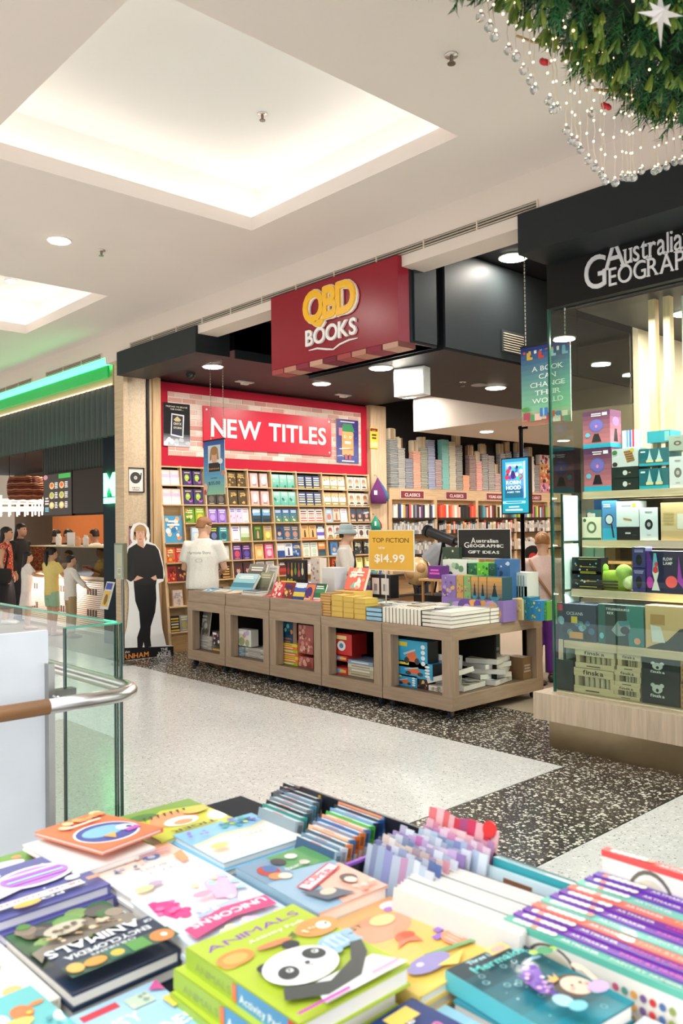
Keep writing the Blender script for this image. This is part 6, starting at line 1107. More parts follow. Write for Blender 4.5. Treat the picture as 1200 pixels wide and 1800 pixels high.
    for s, (e, w) in zip((-1, 1), arms):
        sh_ = P(s * .108, -.005, .80); e_ = P(*e); w_ = P(*w); full = sh_.lerp(e_, sleeve / .5 * .5 if sleeve <= .5 else 1)
        if sleeve <= .5: limb(m, [P(s * .06, -.005, .79), sh_, sh_.lerp(e_, sleeve), sh_.lerp(e_, min(1, sleeve * 1.7))], [.04 * H, .044 * H * k ** .5, .044 * H * k, .046 * H * k])
        else: limb(m, [P(s * .06, -.005, .79), sh_, sh_.lerp(e_, .5), e_, e_.lerp(w_, .5), e_.lerp(w_, .93)], [.04 * H, .044 * H, .040 * H, .036 * H, .032 * H, .026 * H])
    if isinstance(top, str): remesh(m, 'top', top_mat, t, top, vox)
    # -- bottom
    m = MB()
    if bottomstyle == 'trousers':
        E([(0, 0, .42, .088, .062), (0, 0, .50, .100, .068), (0, 0, .56, .090, .062), (0, 0, .60, .084, .058)])
        for s in (-1, 1): limb(m, [P(s * .048, 0, .50), P(s * .05, .005 + s * stride * .2, .40), P(s * .051, .012 + s * stride * .4, .28), P(s * .051, s * stride * .8, max(bot_len, .06))] if bot_len < .25 else [P(s * .048, 0, .50), P(s * .05, .004, .42), P(s * .051, .010, bot_len)], [.060 * H, .056 * H, .046 * H, .040 * H] if bot_len < .25 else [.062 * H, .060 * H, .056 * H])
    else: E([(0, 0, bot_len, .13, .10), (0, 0, (bot_len + .5) / 2, .118, .088), (0, 0, .52, .098, .068), (0, 0, .60, .082, .058)])
    remesh(m, bottomstyle, 'fabric', t, bottom, vox)
    # -- shoes
    m = MB()
    for s in (-1, 1): m.loft([[P(s * .05 + rx * math.cos(q), yy + s * stride, max(.001, zz + rz_ * math.sin(q))) for q in [2 * math.pi * i / 10 for i in range(10)]] for yy, rx, zz, rz_ in ((-.042, .016, .022, .020), (-.02, .027, .030, .030), (.03, .031, .026, .026), (.08, .033, .018, .018), (.118, .020, .012, .011))], shoe)
    m.build('shoes', 'plastic', t, True)
    # -- hair
    m = MB(); hr = [(-.02, -.022, .046, .042), (0, -.012, .050, .054), (.03, -.006, .050, .062), (.054, -.006, .040, .050), (.070, -.006, .016, .022)]
    if hair == 'short': hr = [(-.03, -.030, .040, .030), (0, -.016, .0465, .046), (.028, -.006, .048, .060), (.052, -.006, .038, .048), (.066, -.006, .015, .020)]
    m.loft([[HP(rx * math.cos(q), cy + ry * math.sin(q), z + (.022 if math.sin(q) > .55 and z < .025 else 0)) for q in [2 * math.pi * i / 16 for i in range(16)]] for z, cy, rx, ry in hr], 'ffffff')
    if hair == 'long':
        m.loft([[HP(rx * math.cos(q), cy + ry * math.sin(q), z) for q in [2 * math.pi * i / 12 for i in range(12)]] for z, cy, rx, ry in ((.03, -.025, .046, .035), (-.05, -.040, .052, .030), (-.12, -.050, .058, .026), (-.19, -.052, .052, .020), (-.23, -.05, .03, .012))], 'ffffff')
    if hair == 'bun': m.ball(HP(0, -.062, .012), .034 * H, 'ffffff', 10, 8)
    if hair == 'pony': m.tube([HP(0, -.05, .03), HP(0, -.085, .0), HP(0, -.085, -.08), HP(0, -.07, -.15)], [.02 * H, .026 * H, .024 * H, .008 * H], 'ffffff', 8)
    remesh(m, 'hair', 'hair', t, hairc, vox * .7, 2)
    t['hc'] = 0; del t['hc']
    if extra: extra(t, P, HP, H)
    return t
AR = ((-.135, -.02, .64), (-.13, .04, .50)); RELAX = (AR, ((.135, -.02, .64), (.13, .04, .50)))
# man at the shelves, seen from behind
def man_extra(t, P, HP, H):
    m = MB(); [m.tube([HP(s * .047, -.01, .012), HP(s * .046, .045, .012), HP(s * .03, .058, .012), HP(s * .006, .060, .010)], .0035 * H, '16161a', 6) for s in (-1, 1)]; m.build('glasses', 'plastic', t)
    m = MB(); y = -.0825
    text(m, 'Harmonie Shore', P(0, y - .006, .735), (1, 0, 0), (0, -.06, 1), .056, '8a9286', 0, 'c', .30)
    for i in range(14): a = 2 * math.pi * i / 14; b = 2 * math.pi * (i + 1) / 14; c = P(0, y - .008, .69); m.poly([c + V(math.cos(q) * r, 0, math.sin(q) * r * .5) for q, r in ((a, .04), (b, .04), (b, .046), (a, .046))], '8a9286')
    m.build('shirt_print', 'paper', t)
person('man in a loose white T-shirt seen from behind at the shelving wall', (-8.93, 5.78, 0), (-.62, .78), 1.76, 'd6a88c', '9a6a44', 'e6e2d8', '1c1c22', (((-.150, .03, .63), (-.09, .17, .60)), ((.150, .04, .63), (.09, .17, .60))), 'short', .42, wide=1.18, hem=.485, head_turn=.75, head_tilt=.35, extra=man_extra, lean=.10)
# person in a bucket hat
def hat_extra(t, P, HP, H):
    m = MB(); m.loft([[HP(r * math.cos(q), -.002 + r * 1.12 * math.sin(q), z) for q in [2 * math.pi * i / 20 for i in range(20)]] for z, r in ((.002, .088), (.006, .090), (.030, .060), (.045, .056), (.078, .048), (.084, .040), (.085, .01))], '9cb0b4'); m.build('bucket_hat', 'fabric', t, True)
    m = MB(); m.tube([P(-.09, .055, .79), P(.0, .082, .68), P(.10, .06, .54)], .010 * H, '1c1c20', 6); m.tube([P(-.09, .03, .80), P(-.09, -.05, .79), P(.0, -.085, .68), P(.10, -.06, .54)], .010 * H, '1c1c20', 6); m.build('bag_strap', 'fabric', t, True)
p = on(607, 1000, y=7.5); person('person in a pale bucket hat and white shirt behind the island', (p.x, 7.5, 0), (.80, .6), 1.62, 'd8ac90', '3a2c24', 'e0dcd4', '5a5854', (((-.135, .02, .64), (-.06, .13, .60)), ((.135, .03, .64), (.06, .14, .60))), 'short', .9, wide=1.08, hem=.44, extra=hat_extra)
# woman in pink
def pink_extra(t, P, HP, H):
    m = MB(); m.tube([P(-.08, -.05, .82), P(-.02, -.088, .70), P(.09, -.085, .54), P(.115, -.06, .50)], .009 * H, 'a87a58', 6); m.build('bag_strap', 'fabric', t, True)
    m = MB(); m.obox(P(.09, -.11, .40), V(.06, 0, 0) * H, V(0, .10, 0) * H, V(0, 0, .10) * H, 'd8cbb8'); m.build('shoulder_bag', 'fabric', t)
p = on(958, 1100, y=7.3); person('woman with a blond bun in a pale pink shirt and purple trousers', (p.x - .02, 7.3, 0), (-.45, .89), 1.53, 'd8ac90', 'a8764a', 'e2c4bc', '7a3aa0', (((-.14, .02, .64), (-.06, .12, .58)), ((.14, .02, .64), (.06, .12, .58))), 'bun', .9, wide=1.12, hem=.50, extra=pink_extra, head_tilt=.2)
# cafe customers
def bag_extra(t, P, HP, H):
    m = MB(); m.ells([(.16 * H, .02, .43 * H, .05, .10), (.165 * H, .02, .47 * H, .07, .15), (.165 * H, .02, .56 * H, .06, .14), (.16 * H, .02, .58 * H, .03, .11)], '1a191c', 14); m.build('shoulder_bag', 'fabric', t, True); m = MB(); m.tube([P(.155, .03, .58), P(.125, .05, .72), P(.09, .02, .83), P(.12, -.06, .74), P(.155, -.03, .58)], .011 * H, '1a191c', 6); m.build('bag_strap', 'fabric', t, True)
def floral(t, P, HP, H):
    bag_extra(t, P, HP, H); o = [c for c in t.children if c.name.startswith('top')][0]; at = o.data.color_attributes['col']; cs = [C('c8402e'), C('d8583c'), C('e8c0a0'), C('8a2a2c'), C('d04a30')]
    for pl in o.data.polygons:
        q = pl.center; k = int((math.sin(q.x * 55) + math.sin(q.y * 61 + 1) + math.sin(q.z * 52)) * 1.7 + 5) % 5
        for li in pl.loop_indices: at.data[li].color = (*cs[k], 1)
person('woman in a red floral sleeveless top with a black shoulder bag', (-14.55, 5.42, 0), (.55, .83), 1.68, 'd0a080', '1c1618', 'c8402e', '18181c', RELAX, 'long', .1, 'skirt', .48, extra=floral, bot_len=.16, shoe='e8e4e0')
person('dark haired adult standing behind the woman in the floral top', (-15.0, 5.85, 0), (.85, .5), 1.74, 'c8987c', '17130f', '2c2a2c', '24242a', RELAX, 'long', .9)
person('girl with long black hair in a white T-shirt and white skirt', (-13.52, 5.38, 0), (.2, .98), 1.27, 'd2a488', '161214', 'ece4de', 'e6dcd8', (((-.15, .05, .68), (-.12, .16, .72)), ((.16, .06, .70), (.20, .18, .68))), 'long', .45, 'skirt', .46, bot_len=.30, shoe='d8b8b0', vox=.012)
person('girl in a yellow T-shirt and pale green shorts at the counter', (-12.42, 5.32, 0), (-.15, .99), 1.35, 'd0a084', '18130f', 'e6cc7c', '9cbfa0', (((-.15, .04, .66), (-.17, .10, .60)), ((.14, .06, .68), (.10, .18, .74))), 'pony', .42, 'trousers', .46, bot_len=.33, shoe='c89a90', vox=.012)
person('child in a white long sleeved top and khaki trousers reaching to the counter', (-11.98, 5.42, 0), (.1, 1), 1.24, 'cfa286', '17120e', 'ebe2d8', 'b49a74', (((-.14, .05, .66), (-.10, .15, .66)), ((.17, .06, .68), (.26, .10, .62))), 'short', .9, 'trousers', .45, shoe='b8887c', vox=.012)
# cafe staff behind the display
for px, lab, c, hcol, fc in ((98, 'cafe worker in dark clothes facing away behind the display', '24221f', '2a1c14', (-.3, .95)), (119, 'cafe worker in dark top turned right behind the display', '2a2624', '1a1210', (.9, .3)), (167, 'cafe worker in a white top leaning over the display', 'e4dcd4', '3a2216', (-.9, -.25))):
    p = on(px, 960, y=6.75); person(lab, (p.x, 6.75, 0), fc, 1.63, 'd0a084', hcol, c, '2c2a2a', (((-.14, .05, .66), (-.08, .17, .66)), ((.14, .05, .66), (.08, .17, .66))), 'short', .45, vox=.016, head_tilt=.25)

# shopper bending over behind the island: grey back towards us, dark hair to the right
p = on(738, 985, y=8.2); t = thing('person', 'shopper in a grey top bending over behind the yellow price sign', 'person', (p.x, 8.2, 0), math.atan2(.737, .675))
m = MB(); T3 = lambda pts, rs: m.tube([V(*q) for q in pts], rs, 'ffffff', 12)
for sy in (-.09, .09): T3([(0, sy, .88), (.03, sy, .48), (-.02, sy, .08)], [.085, .06, .04]); T3([(-.06, sy, .04), (.02, sy, .05), (.14, sy, .03)], [.03, .045, .025]); T3([(.42, sy * 1.9, 1.20), (.46, sy * 2, .98), (.56, sy * 1.6, .82)], [.055, .042, .03]); hand(m, (.56, sy * 1.6, .82), (.5, 0, -.6), 1 if sy > 0 else -1)
T3([(0, 0, .90), (.12, 0, 1.08), (.28, 0, 1.22), (.42, 0, 1.24), (.50, 0, 1.24)], [.13, .14, .15, .12, .06]); m.ball((.60, 0, 1.25), .10, 'ffffff', 14, 10, (1.1, .85, 1)); m.ball((.69, 0, 1.19), .02, 'ffffff', 8, 6); [m.ball((.60, s_ * .085, 1.23), .022, 'ffffff', 8, 6) for s_ in (-1, 1)]; remesh(m, 'body', 'skin', t, 'cfa084')
m = MB(); T3([(-.02, 0, .93), (.12, 0, 1.09), (.28, 0, 1.235), (.42, 0, 1.25), (.47, 0, 1.25)], [.155, .165, .175, .145, .09]); [T3([(.40, s_ * .15, 1.21), (.43, s_ * .19, 1.08)], [.075, .07]) for s_ in (-1, 1)]; remesh(m, 'top', 'fabric', t, '8e9298')
m = MB(); T3([(-.01, 0, .95), (-.01, 0, .84)], [.145, .15]); [T3([(0, s_ * .09, .88), (.03, s_ * .09, .48), (-.02, s_ * .09, .09)], [.10, .075, .06]) for s_ in (-1, 1)]; remesh(m, 'trousers', 'fabric', t, '22262e')
m = MB(); m.ball((.59, 0, 1.28), .11, 'ffffff', 14, 10, (1.1, .95, .95)); remesh(m, 'hair', 'hair', t, '17161a')
m = MB(); [m.loft([[V(x_, s_ * .09 + r_ * math.cos(q), max(.001, .035 + r_ * .9 * math.sin(q))) for q in [2 * math.pi * k / 10 for k in range(10)]] for x_, r_ in ((-.10, .03), (-.05, .042), (.06, .042), (.15, .028))], '2a2a2c') for s_ in (-1, 1)]; m.build('shoes', 'plastic', t, True)
m = MB(); [m.ball((.685, s_ * .035, 1.24), .011, '2a1e18', 8, 6) for s_ in (-1, 1)]; m.build('eyes', 'gloss', t, True)
# record on show beside the woman in pink
a0 = on(919, 1008, y=7.75); b0 = on(958, 1008, y=7.75); zt = on(938, 952, y=7.75).z; t = thing('record_display', 'white record sleeve with a black disc and red label beside the woman in pink', 'record', (a0.x, 7.75, a0.z)); w = b0.x - a0.x; h = zt - a0.z
MB().box(0, w, 0, .02, 0, h, 'e4e0da').build('record_sleeve', 'paper', t); m = MB(); m.cyl((w * .48, -.002, h * .5), (w * .48, -.006, h * .5), min(w, h) * .47, '17171a', n=32); m.build('vinyl_disc', 'gloss', t); m = MB(); m.cyl((w * .48, -.006, h * .5), (w * .48, -.008, h * .5), min(w, h) * .19, 'd0342c', n=24); m.build('disc_label', 'paper', t)
m = MB(); m.box(-.05, w + .05, -.05, .25, -.03, 0, '6a5844'); m.box(-.02, .02, 0, .2, -a0.z, -.03, '5a4a3a'); m.box(w - .02, w + .02, 0, .2, -a0.z, -.03, '5a4a3a'); m.build('display_ledge', 'matte', t)
# ================================================================ hanging garland
GA = thing('christmas_garland', 'large hanging pine garland with crystal drop lights at the upper right', 'garland', (-1.20, 2.6, 3.50)); NG = rnd
def needles(m, p, d, L, n, col, spread=.9, w=.0035):
    d = d.normalized(); a = d.orthogonal().normalized(); b = d.cross(a)
    for i in range(n):
        q = i * 2.4 + NG.random(); s = p + d * (L * (.15 + .85 * i / n)); k = d * (.75) + (a * math.cos(q) + b * math.sin(q)) * spread; k.normalize(); ln = L * (.42 - .2 * i / n) ; side = k.cross(d).normalized() * w
        m.add([s - side, s + side, s + k * ln], [(0, 1, 2)], mixc(col, '0c2a10', NG.random() * .5))
mg = MB(); GC = ['1f6a34', '17552a', '2a7a3c', '123f22', '2f7a30']
for i in range(2600):
    y = -1.05 + NG.random() * 2.1; q = NG.random() * 2 * math.pi; rr = .33 + .03 * math.sin(y * 5) + (NG.random() - .6) * .12
    if math.sin(q) > .75: continue
    c = V(math.cos(q) * rr * 1.15, y, math.sin(q) * rr); d = V(math.cos(q) + (NG.random() - .5) * .9, (NG.random() - .5) * 1.6, math.sin(q) * .8 - .35)
    needles(mg, c - d.normalized() * .05, d, .11 + NG.random() * .05, 24, NG.choice(GC), .85, .004)
o = mg.build('pine_foliage', 'leaf', GA); o['kind'] = 'stuff'
mg = MB()
for i in range(260):
    y = -1.0 + NG.random() * 2.0; q = math.pi * (.95 + NG.random() * .85); c = V(math.cos(q) * .42, y, math.sin(q) * .40); d = V(math.cos(q), (NG.random() - .5) * 1.2, math.sin(q) - .3).normalized()
    for k in range(5):
        dd = (d + V(NG.random() - .5, NG.random() - .5, NG.random() - .5) * .9).normalized(); l = .035 + NG.random() * .02; mg.tube([c, c + dd * l * .6, c + dd * l], [.004, .0065, .004], NG.choice(['6a8228', '7f9034', '4f6c26']), 5)
o = mg.build('broad_sprigs', 'leaf', GA); o['kind'] = 'stuff'
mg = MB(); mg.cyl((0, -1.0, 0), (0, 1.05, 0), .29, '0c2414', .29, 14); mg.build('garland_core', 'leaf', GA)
for i, (px, py) in enumerate(((1003, 8), (958, 109), (1066, 184), (1194, 102), (1105, 8))):
    p = on(px, py, x=-1.55 if px < 1080 else -1.5) - V(*GA.location); m = MB(); [m.ball(p + V(*[(NG.random() - .5) * .024 for _ in range(3)]), .010, 'c8202c', 8, 6) for _ in range(5)]; m.build('red_berry', 'gloss', GA, True)
pt = [on(px, py, x=xx) - V(*GA.location) for px, py, xx in ((1018, 0, -1.56), (1010, 50, -1.57), (1006, 66, -1.58))]; m = MB(); m.tube(pt, [.011, .010, .008], 'b8945c', 6); m.build('gold_branch', 'matte', GA)
pt = [on(px, py, x=xx) - V(*GA.location) for px, py, xx in ((1045, 158, -1.62), (1095, 161, -1.60), (1130, 166, -1.58), (1165, 160, -1.56), (1205, 146, -1.52))]; m = MB(); m.tube(pt, [.006, .007, .013, .012, .010], 'c8a470', 6); m.build('gold_branch', 'matte', GA)
pt = [on(px, py, x=xx) - V(*GA.location) for px, py, xx in ((908, 63, -1.6), (940, 75, -1.6), (975, 73, -1.6), (1006, 68, -1.58))]; m = MB(); m.tube(pt, .004, 'c8a470', 6); m.build('gold_branch', 'matte', GA)
M['bead'] = new_mat('lit_beads', .4, var=0, emit='col', es=3.5)
DR = [(844, 30, 0), (859, 48, 0), (869, 65, 0), (893, 88, 0), (907, 100, 0), (920, 123, 10), (932, 142, 14), (939, 158, 32), (964, 177, 32), (978, 191, 30), (995, 229, 55), (1005, 246, 85), (1020, 263, 108), (1033, 282, 120), (1045, 294, 125), (1057, 306, 115), (1063, 318, 130), (1081, 321, 140), (1094, 311, 145), (1102, 312, 150), (1113, 312, 170), (1127, 300, 155), (1150, 301, 180), (1157, 297, 180), (1171, 293, 172), (1185, 285, 182), (1197, 283, 190), (1012, 250, 88), (972, 193, 50), (1040, 200, 120), (1108, 312, 190)]
for i, (px, py, ty) in enumerate(DR):
    xx = -1.56 + (i % 3) * .03; b = on(px, py, x=xx) - V(*GA.location); tp = on(px, ty - 25, x=xx).z - GA.location.z; tp = min(max(tp, -.42), .1); s = None
    m = MB(); n = max(4, int((tp - b.z) / .035)); pts = [V(b.x + .003 * math.sin(k * 1.9 + i), b.y + .003 * math.cos(k * 2.3), b.z + .02 + (tp - b.z) * k / n) for k in range(n + 1)]
    m.tube(pts, .0016, 'e8d8c0', 4); s = m.build('drop_string', 'plastic', GA)
    m = MB(); [m.ball(q, .0036, 'ffdca8', 6, 4) for q in pts[::2]]; m.build('fairy_lights', 'bead', s)['kind'] = 'stuff'
    m = MB(); m.ball(b, .015, 'f4f2ee', 10, 7); m.build('crystal_ball', 'crystal', s)
for i, (px, py) in enumerate(((890, 170), (870, 180), (1150, 40), (1195, 60), (1095, 150), (1120, 62))): pass
m = MB()
for i in range(34):
    y = -.95 + NG.random() * 1.9; q = math.pi * (1.0 + NG.random() * .7); m.ball((math.cos(q) * .45, y, math.sin(q) * .43), .004, 'ffd090', 6, 4)
o = m.build('warm_fairy_lights', 'bead', GA); o['kind'] = 'stuff'
for x, y in ((-.1, -.8), (.1, .8)): MB().cyl((x, y, .2), (x, y, CZ - 3.50), .004, 'b8b4ac').build('suspension_wire', 'metal', GA)
# star ornament
c = on(1160, 25, z=3.0); t = thing('star_ornament', 'white folded paper star hanging in the garland', 'ornament', c)
R3 = RC; ax = RC @ V(1, 0, 0); ay = RC @ V(0, 1, 0); az = V(.74, -.67, 0)
m = MB()
for i in range(8):
    a0 = math.pi / 2 + i * math.pi / 4; rr = .068 if i % 2 == 0 else .045
    if i == 4: rr = .095
    tip = V(.0, math.cos(a0) * rr, math.sin(a0) * rr)
    for s in (-1, 1):
        q = a0 + s * math.pi / 8; vly = V(0, math.cos(q) * .022, math.sin(q) * .022); 
        for f in (1, -1): m.add([V(.022 * f, 0, 0), tip, vly], [(0, 1, 2) if s * f > 0 else (0, 2, 1)], 'e8e2dc' if s > 0 else 'd4ccc4')
m.build('folded_points', 'paper', t); t.rotation_euler = (0, 0, -.6)
# ================================================================ foreground sale table
FT = thing('sale_table', 'dark sale table covered with picture books in the foreground', 'table', (-1.2, .85, 0)); ZT = .79
MB().box(-.92, .86, -.66, .655, .75, ZT, '23252c').build('table_top', 'matte', FT); MB().box(-.88, .82, -.62, .615, .62, .75, '1c1d22').build('apron', 'matte', FT)
for x in (-.86, .74):
    for y in (-.60, .54): MB().box(x, x + .06, y, y + .06, 0, .62, '1c1d22').build('leg', 'matte', FT)
TRY = thing('book_tray', 'black divided book tray with purple divider edges on the sale table', 'tray', (0, 0, ZT))
MB().box(-1.80, -.60, 1.478, 1.486, 0, .105, '23252e').build('far_wall', 'plastic', TRY); MB().box(-1.83, -1.80, 1.40, 1.486, 0, .10, '2c2e38').build('end_wall', 'plastic', TRY)
for x in (-1.362, -.948): MB().box(x, x + .006, 1.245, 1.476, 0, .078, '1c1e28').build('divider', 'plastic', TRY); MB().box(x - .002, x + .008, 1.245, 1.476, .078, .084, '8a4ab0').build('divider_edge', 'plastic', TRY)
def fbook(name, label, x0, x1, y0, y1, ztop, t, cover, fn, ori='up', n=1, rot=0, spine=None, pages='f1ece2', offs=None, below=None, board=True, spinefn=None, group=None, tilt=(0, 0)):
    """pile of n like books; the top one carries the full cover print"""
    cx, cy = (x0 + x1) / 2, (y0 + y1) / 2; w = y1 - y0; h = x1 - x0; out = []
    for i in range(n):
        k = n - 1 - i; ox, oy, orr = (offs[i] if offs and i else (0, 0, 0)); ang = (math.pi / 2 if ori == 'up' else -math.pi / 2) + rot + orr
        lab = label if n == 1 else f'{label}, {["topmost", "second", "third", "fourth", "fifth", "sixth"][i]} of its pile'
        T = thing(name, lab, 'book', (cx + ox, cy + oy, ztop - t * (i + 1)), ang)
        if i == 0: T.rotation_euler = (tilt[0], tilt[1], ang)
        c = min(.004, t * .16) if board else .001; m = MB(); m.box(-w / 2 + .003, w / 2 - .004, -h / 2 + .004, h / 2 - .004, c, t - c, pages); m.build('page_block', 'paper', T)
        m = MB(); m.box(-w / 2, w / 2, -h / 2, h / 2, t - c, t, cover); m.box(-w / 2, w / 2, -h / 2, h / 2, 0, c, cover); m.box(-w / 2 - .002, -w / 2 + .003, -h / 2, h / 2, 0, t, spine or cover); cv = m.build('cover', 'gloss', T)
        m = MB(); a = Art(m, (-w / 2, -h / 2, t), (w, 0, 0), (0, h, 0), .00035); (fn if i == 0 else (below or (lambda a: a.rect(.0, .0, 1, 1, cover))))(a)
        if spinefn: spinefn(Art(m, (-w / 2 - .002, h / 2, 0), (0, -h, 0), (0, 0, t), .0003))
        m.build('cover_print', 'gloss', cv); out.append(T)
    return out
LIME = 'b4c83c'
def animals(a):
    a.rect(0, 0, 1, 1, LIME); a.text('ANIMALS', .50, .86, .085, '8a3ab8', 0, .86, rot=.02).text('Activity Pack', .62, .775, .045, 'f4f4e4', 1, .52)
    a.ell(.16, .70, .15, .07, 'e8b060', 16, .3).ring(.16, .70, .15, .08, .35, 'd8944a', 16).ell(.88, .66, .19, .105, 'e09a58', 18).ell(.93, .65, .06, .045, 'f6f2e4').ell(.96, .655, .014, .01, '2a2620').blobs(4, ['f4e0b8'], .012, .018, .74, .9, .64, .72)
    a.ell(.47, .665, .15, .028, 'e08a5c', 14, -.1).poly([(.60, .67), (.68, .70), (.66, .64)], '5a6a3c')
    a.ell(.83, .44, .17, .085, '9cc0d4', 18).ell(.83, .44, .13, .062, 'c8dce6'); [a.ell(.74 + .06 * i, .44, .018, .05, '9cc0d4', 10) for i in range(4)]; a.ell(1.0 - .04, .47, .05, .03, '9cc0d4').ell(.72, .35, .05, .03, '9cc0d4').ell(.93, .36, .05, .03, '9cc0d4')
    a.poly([(.22, 0), (.98, 0), (.86, .18), (.30, .18)], 'f4f4f0').poly([(.05, .16), (.30, .05), (.62, .07), (.86, .22), (.95, .34), (.86, .36), (.70, .22), (.42, .14), (.14, .26)], '454a48')
    a.ell(.20, .46, .07, .05, '30353a').ell(.52, .565, .07, .05, '30353a').ell(.40, .36, .29, .175, 'fbfbf8', 28).ell(.27, .34, .085, .062, '3c4244', 18, .3).ell(.56, .40, .085, .062, '3c4244', 18, -.2).ell(.29, .35, .026, .02, 'fbfbf8').ell(.58, .41, .026, .02, 'fbfbf8').ell(.285, .35, .012, .01, '1c1e20').ell(.575, .41, .012, .01, '1c1e20').ell(.44, .345, .022, .014, '2a2c2e').poly([(.41, .315), (.44, .30), (.47, .318), (.44, .31)], '5a5c5e')
    a.rect(.0, 0, .44, .02, 'c83ab0').lines(.62, .96, .01, .045, 1, 'e0a0c0')
def anspine(a): a.rect(.0, .02, 1, .98, 'a0b838').text('ANIMALS', .27, .22, .55, '8a9a5a', 0, .34).rect(.50, 0, .93, 1, '5a98c0').text('Activity Pack!', .715, .24, .52, 'eef4f6', 1, .38).rect(.46, .1, .5, .9, 'e8784a').rect(.93, 0, 1, 1, 'd84a34')
fbook('activity_book', 'lime green activity book with a panda, in the front middle', -1.245, -.941, .767, 1.002, .90, .034, LIME, animals, 'up', 3, spine='9cb434', offs=[None, (-.012, -.016, .01), (-.004, -.030, -.015)], spinefn=anspine)
def encyc(a):
    a.rect(0, 0, 1, 1, '22304a').grad(0, .0, 1, .62, '4a7a4c', '3a4238', 5).blobs(26, ['6a9a4a', '3f6a3a', '7a6a58', '9a8a78', '55504a', '8aa860'], .06, .14, 0, 1, .04, .5).poly([(.0, .55), (.3, .48), (.9, .5), (1, .6), (1, .45), (.5, .30), (.0, .38)], '8a8074')
    [a.ell(.15 + .028 * i, .44 - .012 * (i % 7), .02, .014, ['d8b890', '8a6a50', 'c8a070'][i % 3], 8) for i in range(26)]; a.ell(.62, .34, .2, .08, 'c8bca8').blobs(14, ['e0c8a8', '6a5848'], .02, .035, .25, .8, .3, .52)
    a.rect(0, .62, 1, .84, '22304a').text("CHILDREN'S", .5, .805, .04, 'dfe4e8', 1, .42, serif=True).text('ENCYCLOPEDIA', .5, .735, .075, 'f2f4f6', 1, .80, serif=True).text('OF', .06, .665, .05, 'f2f4f6', 1, .08, serif=True).text('ANIMALS', .56, .61, .13, 'f6f7f8', 1, .88, serif=True)
    a.rect(0, .85, 1, 1, '3a5a48').ell(.12, .93, .11, .075, 'e0884a').ell(.10, .93, .03, .025, 'f4eee4').rect(.26, .86, .44, .99, '5a9a4c').rect(.46, .86, .64, .99, '2a6a58').ell(.55, .93, .06, .04, 'e0b848').ell(.75, .93, .1, .05, 'e09a40').ell(.92, .92, .07, .06, 'e8b05a')
fbook('encyclopedia', 'dark animal encyclopedia with upside-down white title at the left', -1.637, -1.345, .602, .812, .842, .026, '24324a', encyc, 'inv', 2, .03, spine='1c2a40')
def purple(a):
    a.rect(0, 0, 1, 1, '5c5c9c').blobs(14, ['8a8ac0', 'e8e4f0'], .008, .02).ell(.42, .42, .36, .22, 'f0eef4', 24).ell(.42, .42, .31, .18, 'b880d0', 24); [a.rect(.16, .30 + .06 * i, .68, .335 + .06 * i, ['c8e0ec', 'c060d0', 'a8dce4', 'd070d8'][i]) for i in range(4)]; a.poly([(.62, .62), (.9, .70), (.98, .60), (.75, .52)], 'f2e6f0').ell(.2, .7, .07, .05, 'e8e4f0').ell(.72, .22, .07, .05, 'e8e4f0').ell(.9, .66, .06, .05, 'f0d0e0')
    a.rect(.18, .80, .96, .90, 'f4f0ec').text('NEVER TOUCH', .55, .825, .055, 'd85a80', 1, .70).text('PO', .5, .925, .06, 'f4f0f6', 1, .2).ell(.72, .95, .12, .05, 'f0b858', 12).rect(.02, .82, .14, .88, 'e0a070')
fbook('board_book', 'violet board book with striped oval window at the left edge', -1.888, -1.640, .585, .823, .868, .024, '5c5c9c', purple, 'inv', 3, .02, pages='d8d4e0', offs=[None, (.012, .006, .02), (.0, -.008, -.01)])
def orange(a): a.rect(0, 0, 1, 1, 'e8784e').ell(.5, .62, .44, .30, 'f6f2ee', 26).ell(.5, .62, .41, .27, '4a4aa0', 26).ell(.52, .58, .30, .15, '8ac0dc', 22).ell(.24, .66, .12, .10, 'd8e8f0').ell(.20, .68, .04, .03, '3a4a80').poly([(.45, .70), (.6, .84), (.66, .70)], 'f0b060').rect(.12, .72, .34, .80, 'c850b8').blobs(9, ['f0b070', 'f4d0a0', 'e89a60'], .05, .1, .08, .92, .06, .22).lines(.2, .8, .24, .31, 1, 'f6e8dc')
for i in range(6):
    m = MB(); cc = ['d03a48', 'e8e2dc', 'e8486a', 'f0c83c', 'd83a8a', 'e0dcd8'][i]; m.box(-.125, .125, -.1, .1, 0, .0135, 'f2ece4'); m.box(-.127, .127, -.102, .102, 0, .003, cc); m.box(-.127, .127, -.102, .102, .0105, .0134, cc); o = m.build('booklet', 'gloss', loc=(-1.905 + .02 * (i % 3) - .03 * (i == 1), .925 - .008 * i, ZT + i * .0136)); o.rotation_euler = (0, 0, .06 * (i % 3) - .05); tag(o, ['red', 'white', 'rose pink', 'yellow', 'magenta', 'off-white'][i] + ' edged booklet in the pile under the orange sea-creature book', 'book')
fbook('picture_book', 'orange picture book with a blue sea creature oval, atop the far left pile', -2.01, -1.76, .83, 1.01, .895, .010, 'e8784e', orange, 'inv', 1, .22, tilt=(.03, -.02))
def tiger(a): a.rect(0, 0, 1, 1, 'c8c838').poly([(0, 0), (1, 0), (1, .25), (.7, .3), (.5, .15), (0, .3)], '7aa03c').ell(.78, .22, .18, .10, '4a7a34').ell(.52, .5, .30, .24, 'e89a68').ell(.50, .62, .22, .14, 'f4eee4').ell(.50, .66, .12, .07, 'e89a68'); [a.poly([(.24 + .09 * i, .28), (.28 + .09 * i, .28), (.30 + .09 * i, .40)], '3a2a20') for i in range(7)]; a.ell(.2, .45, .16, .1, 'd8c050').text('TIGER', .5, .86, .10, '2a2a1c', 1, .6)
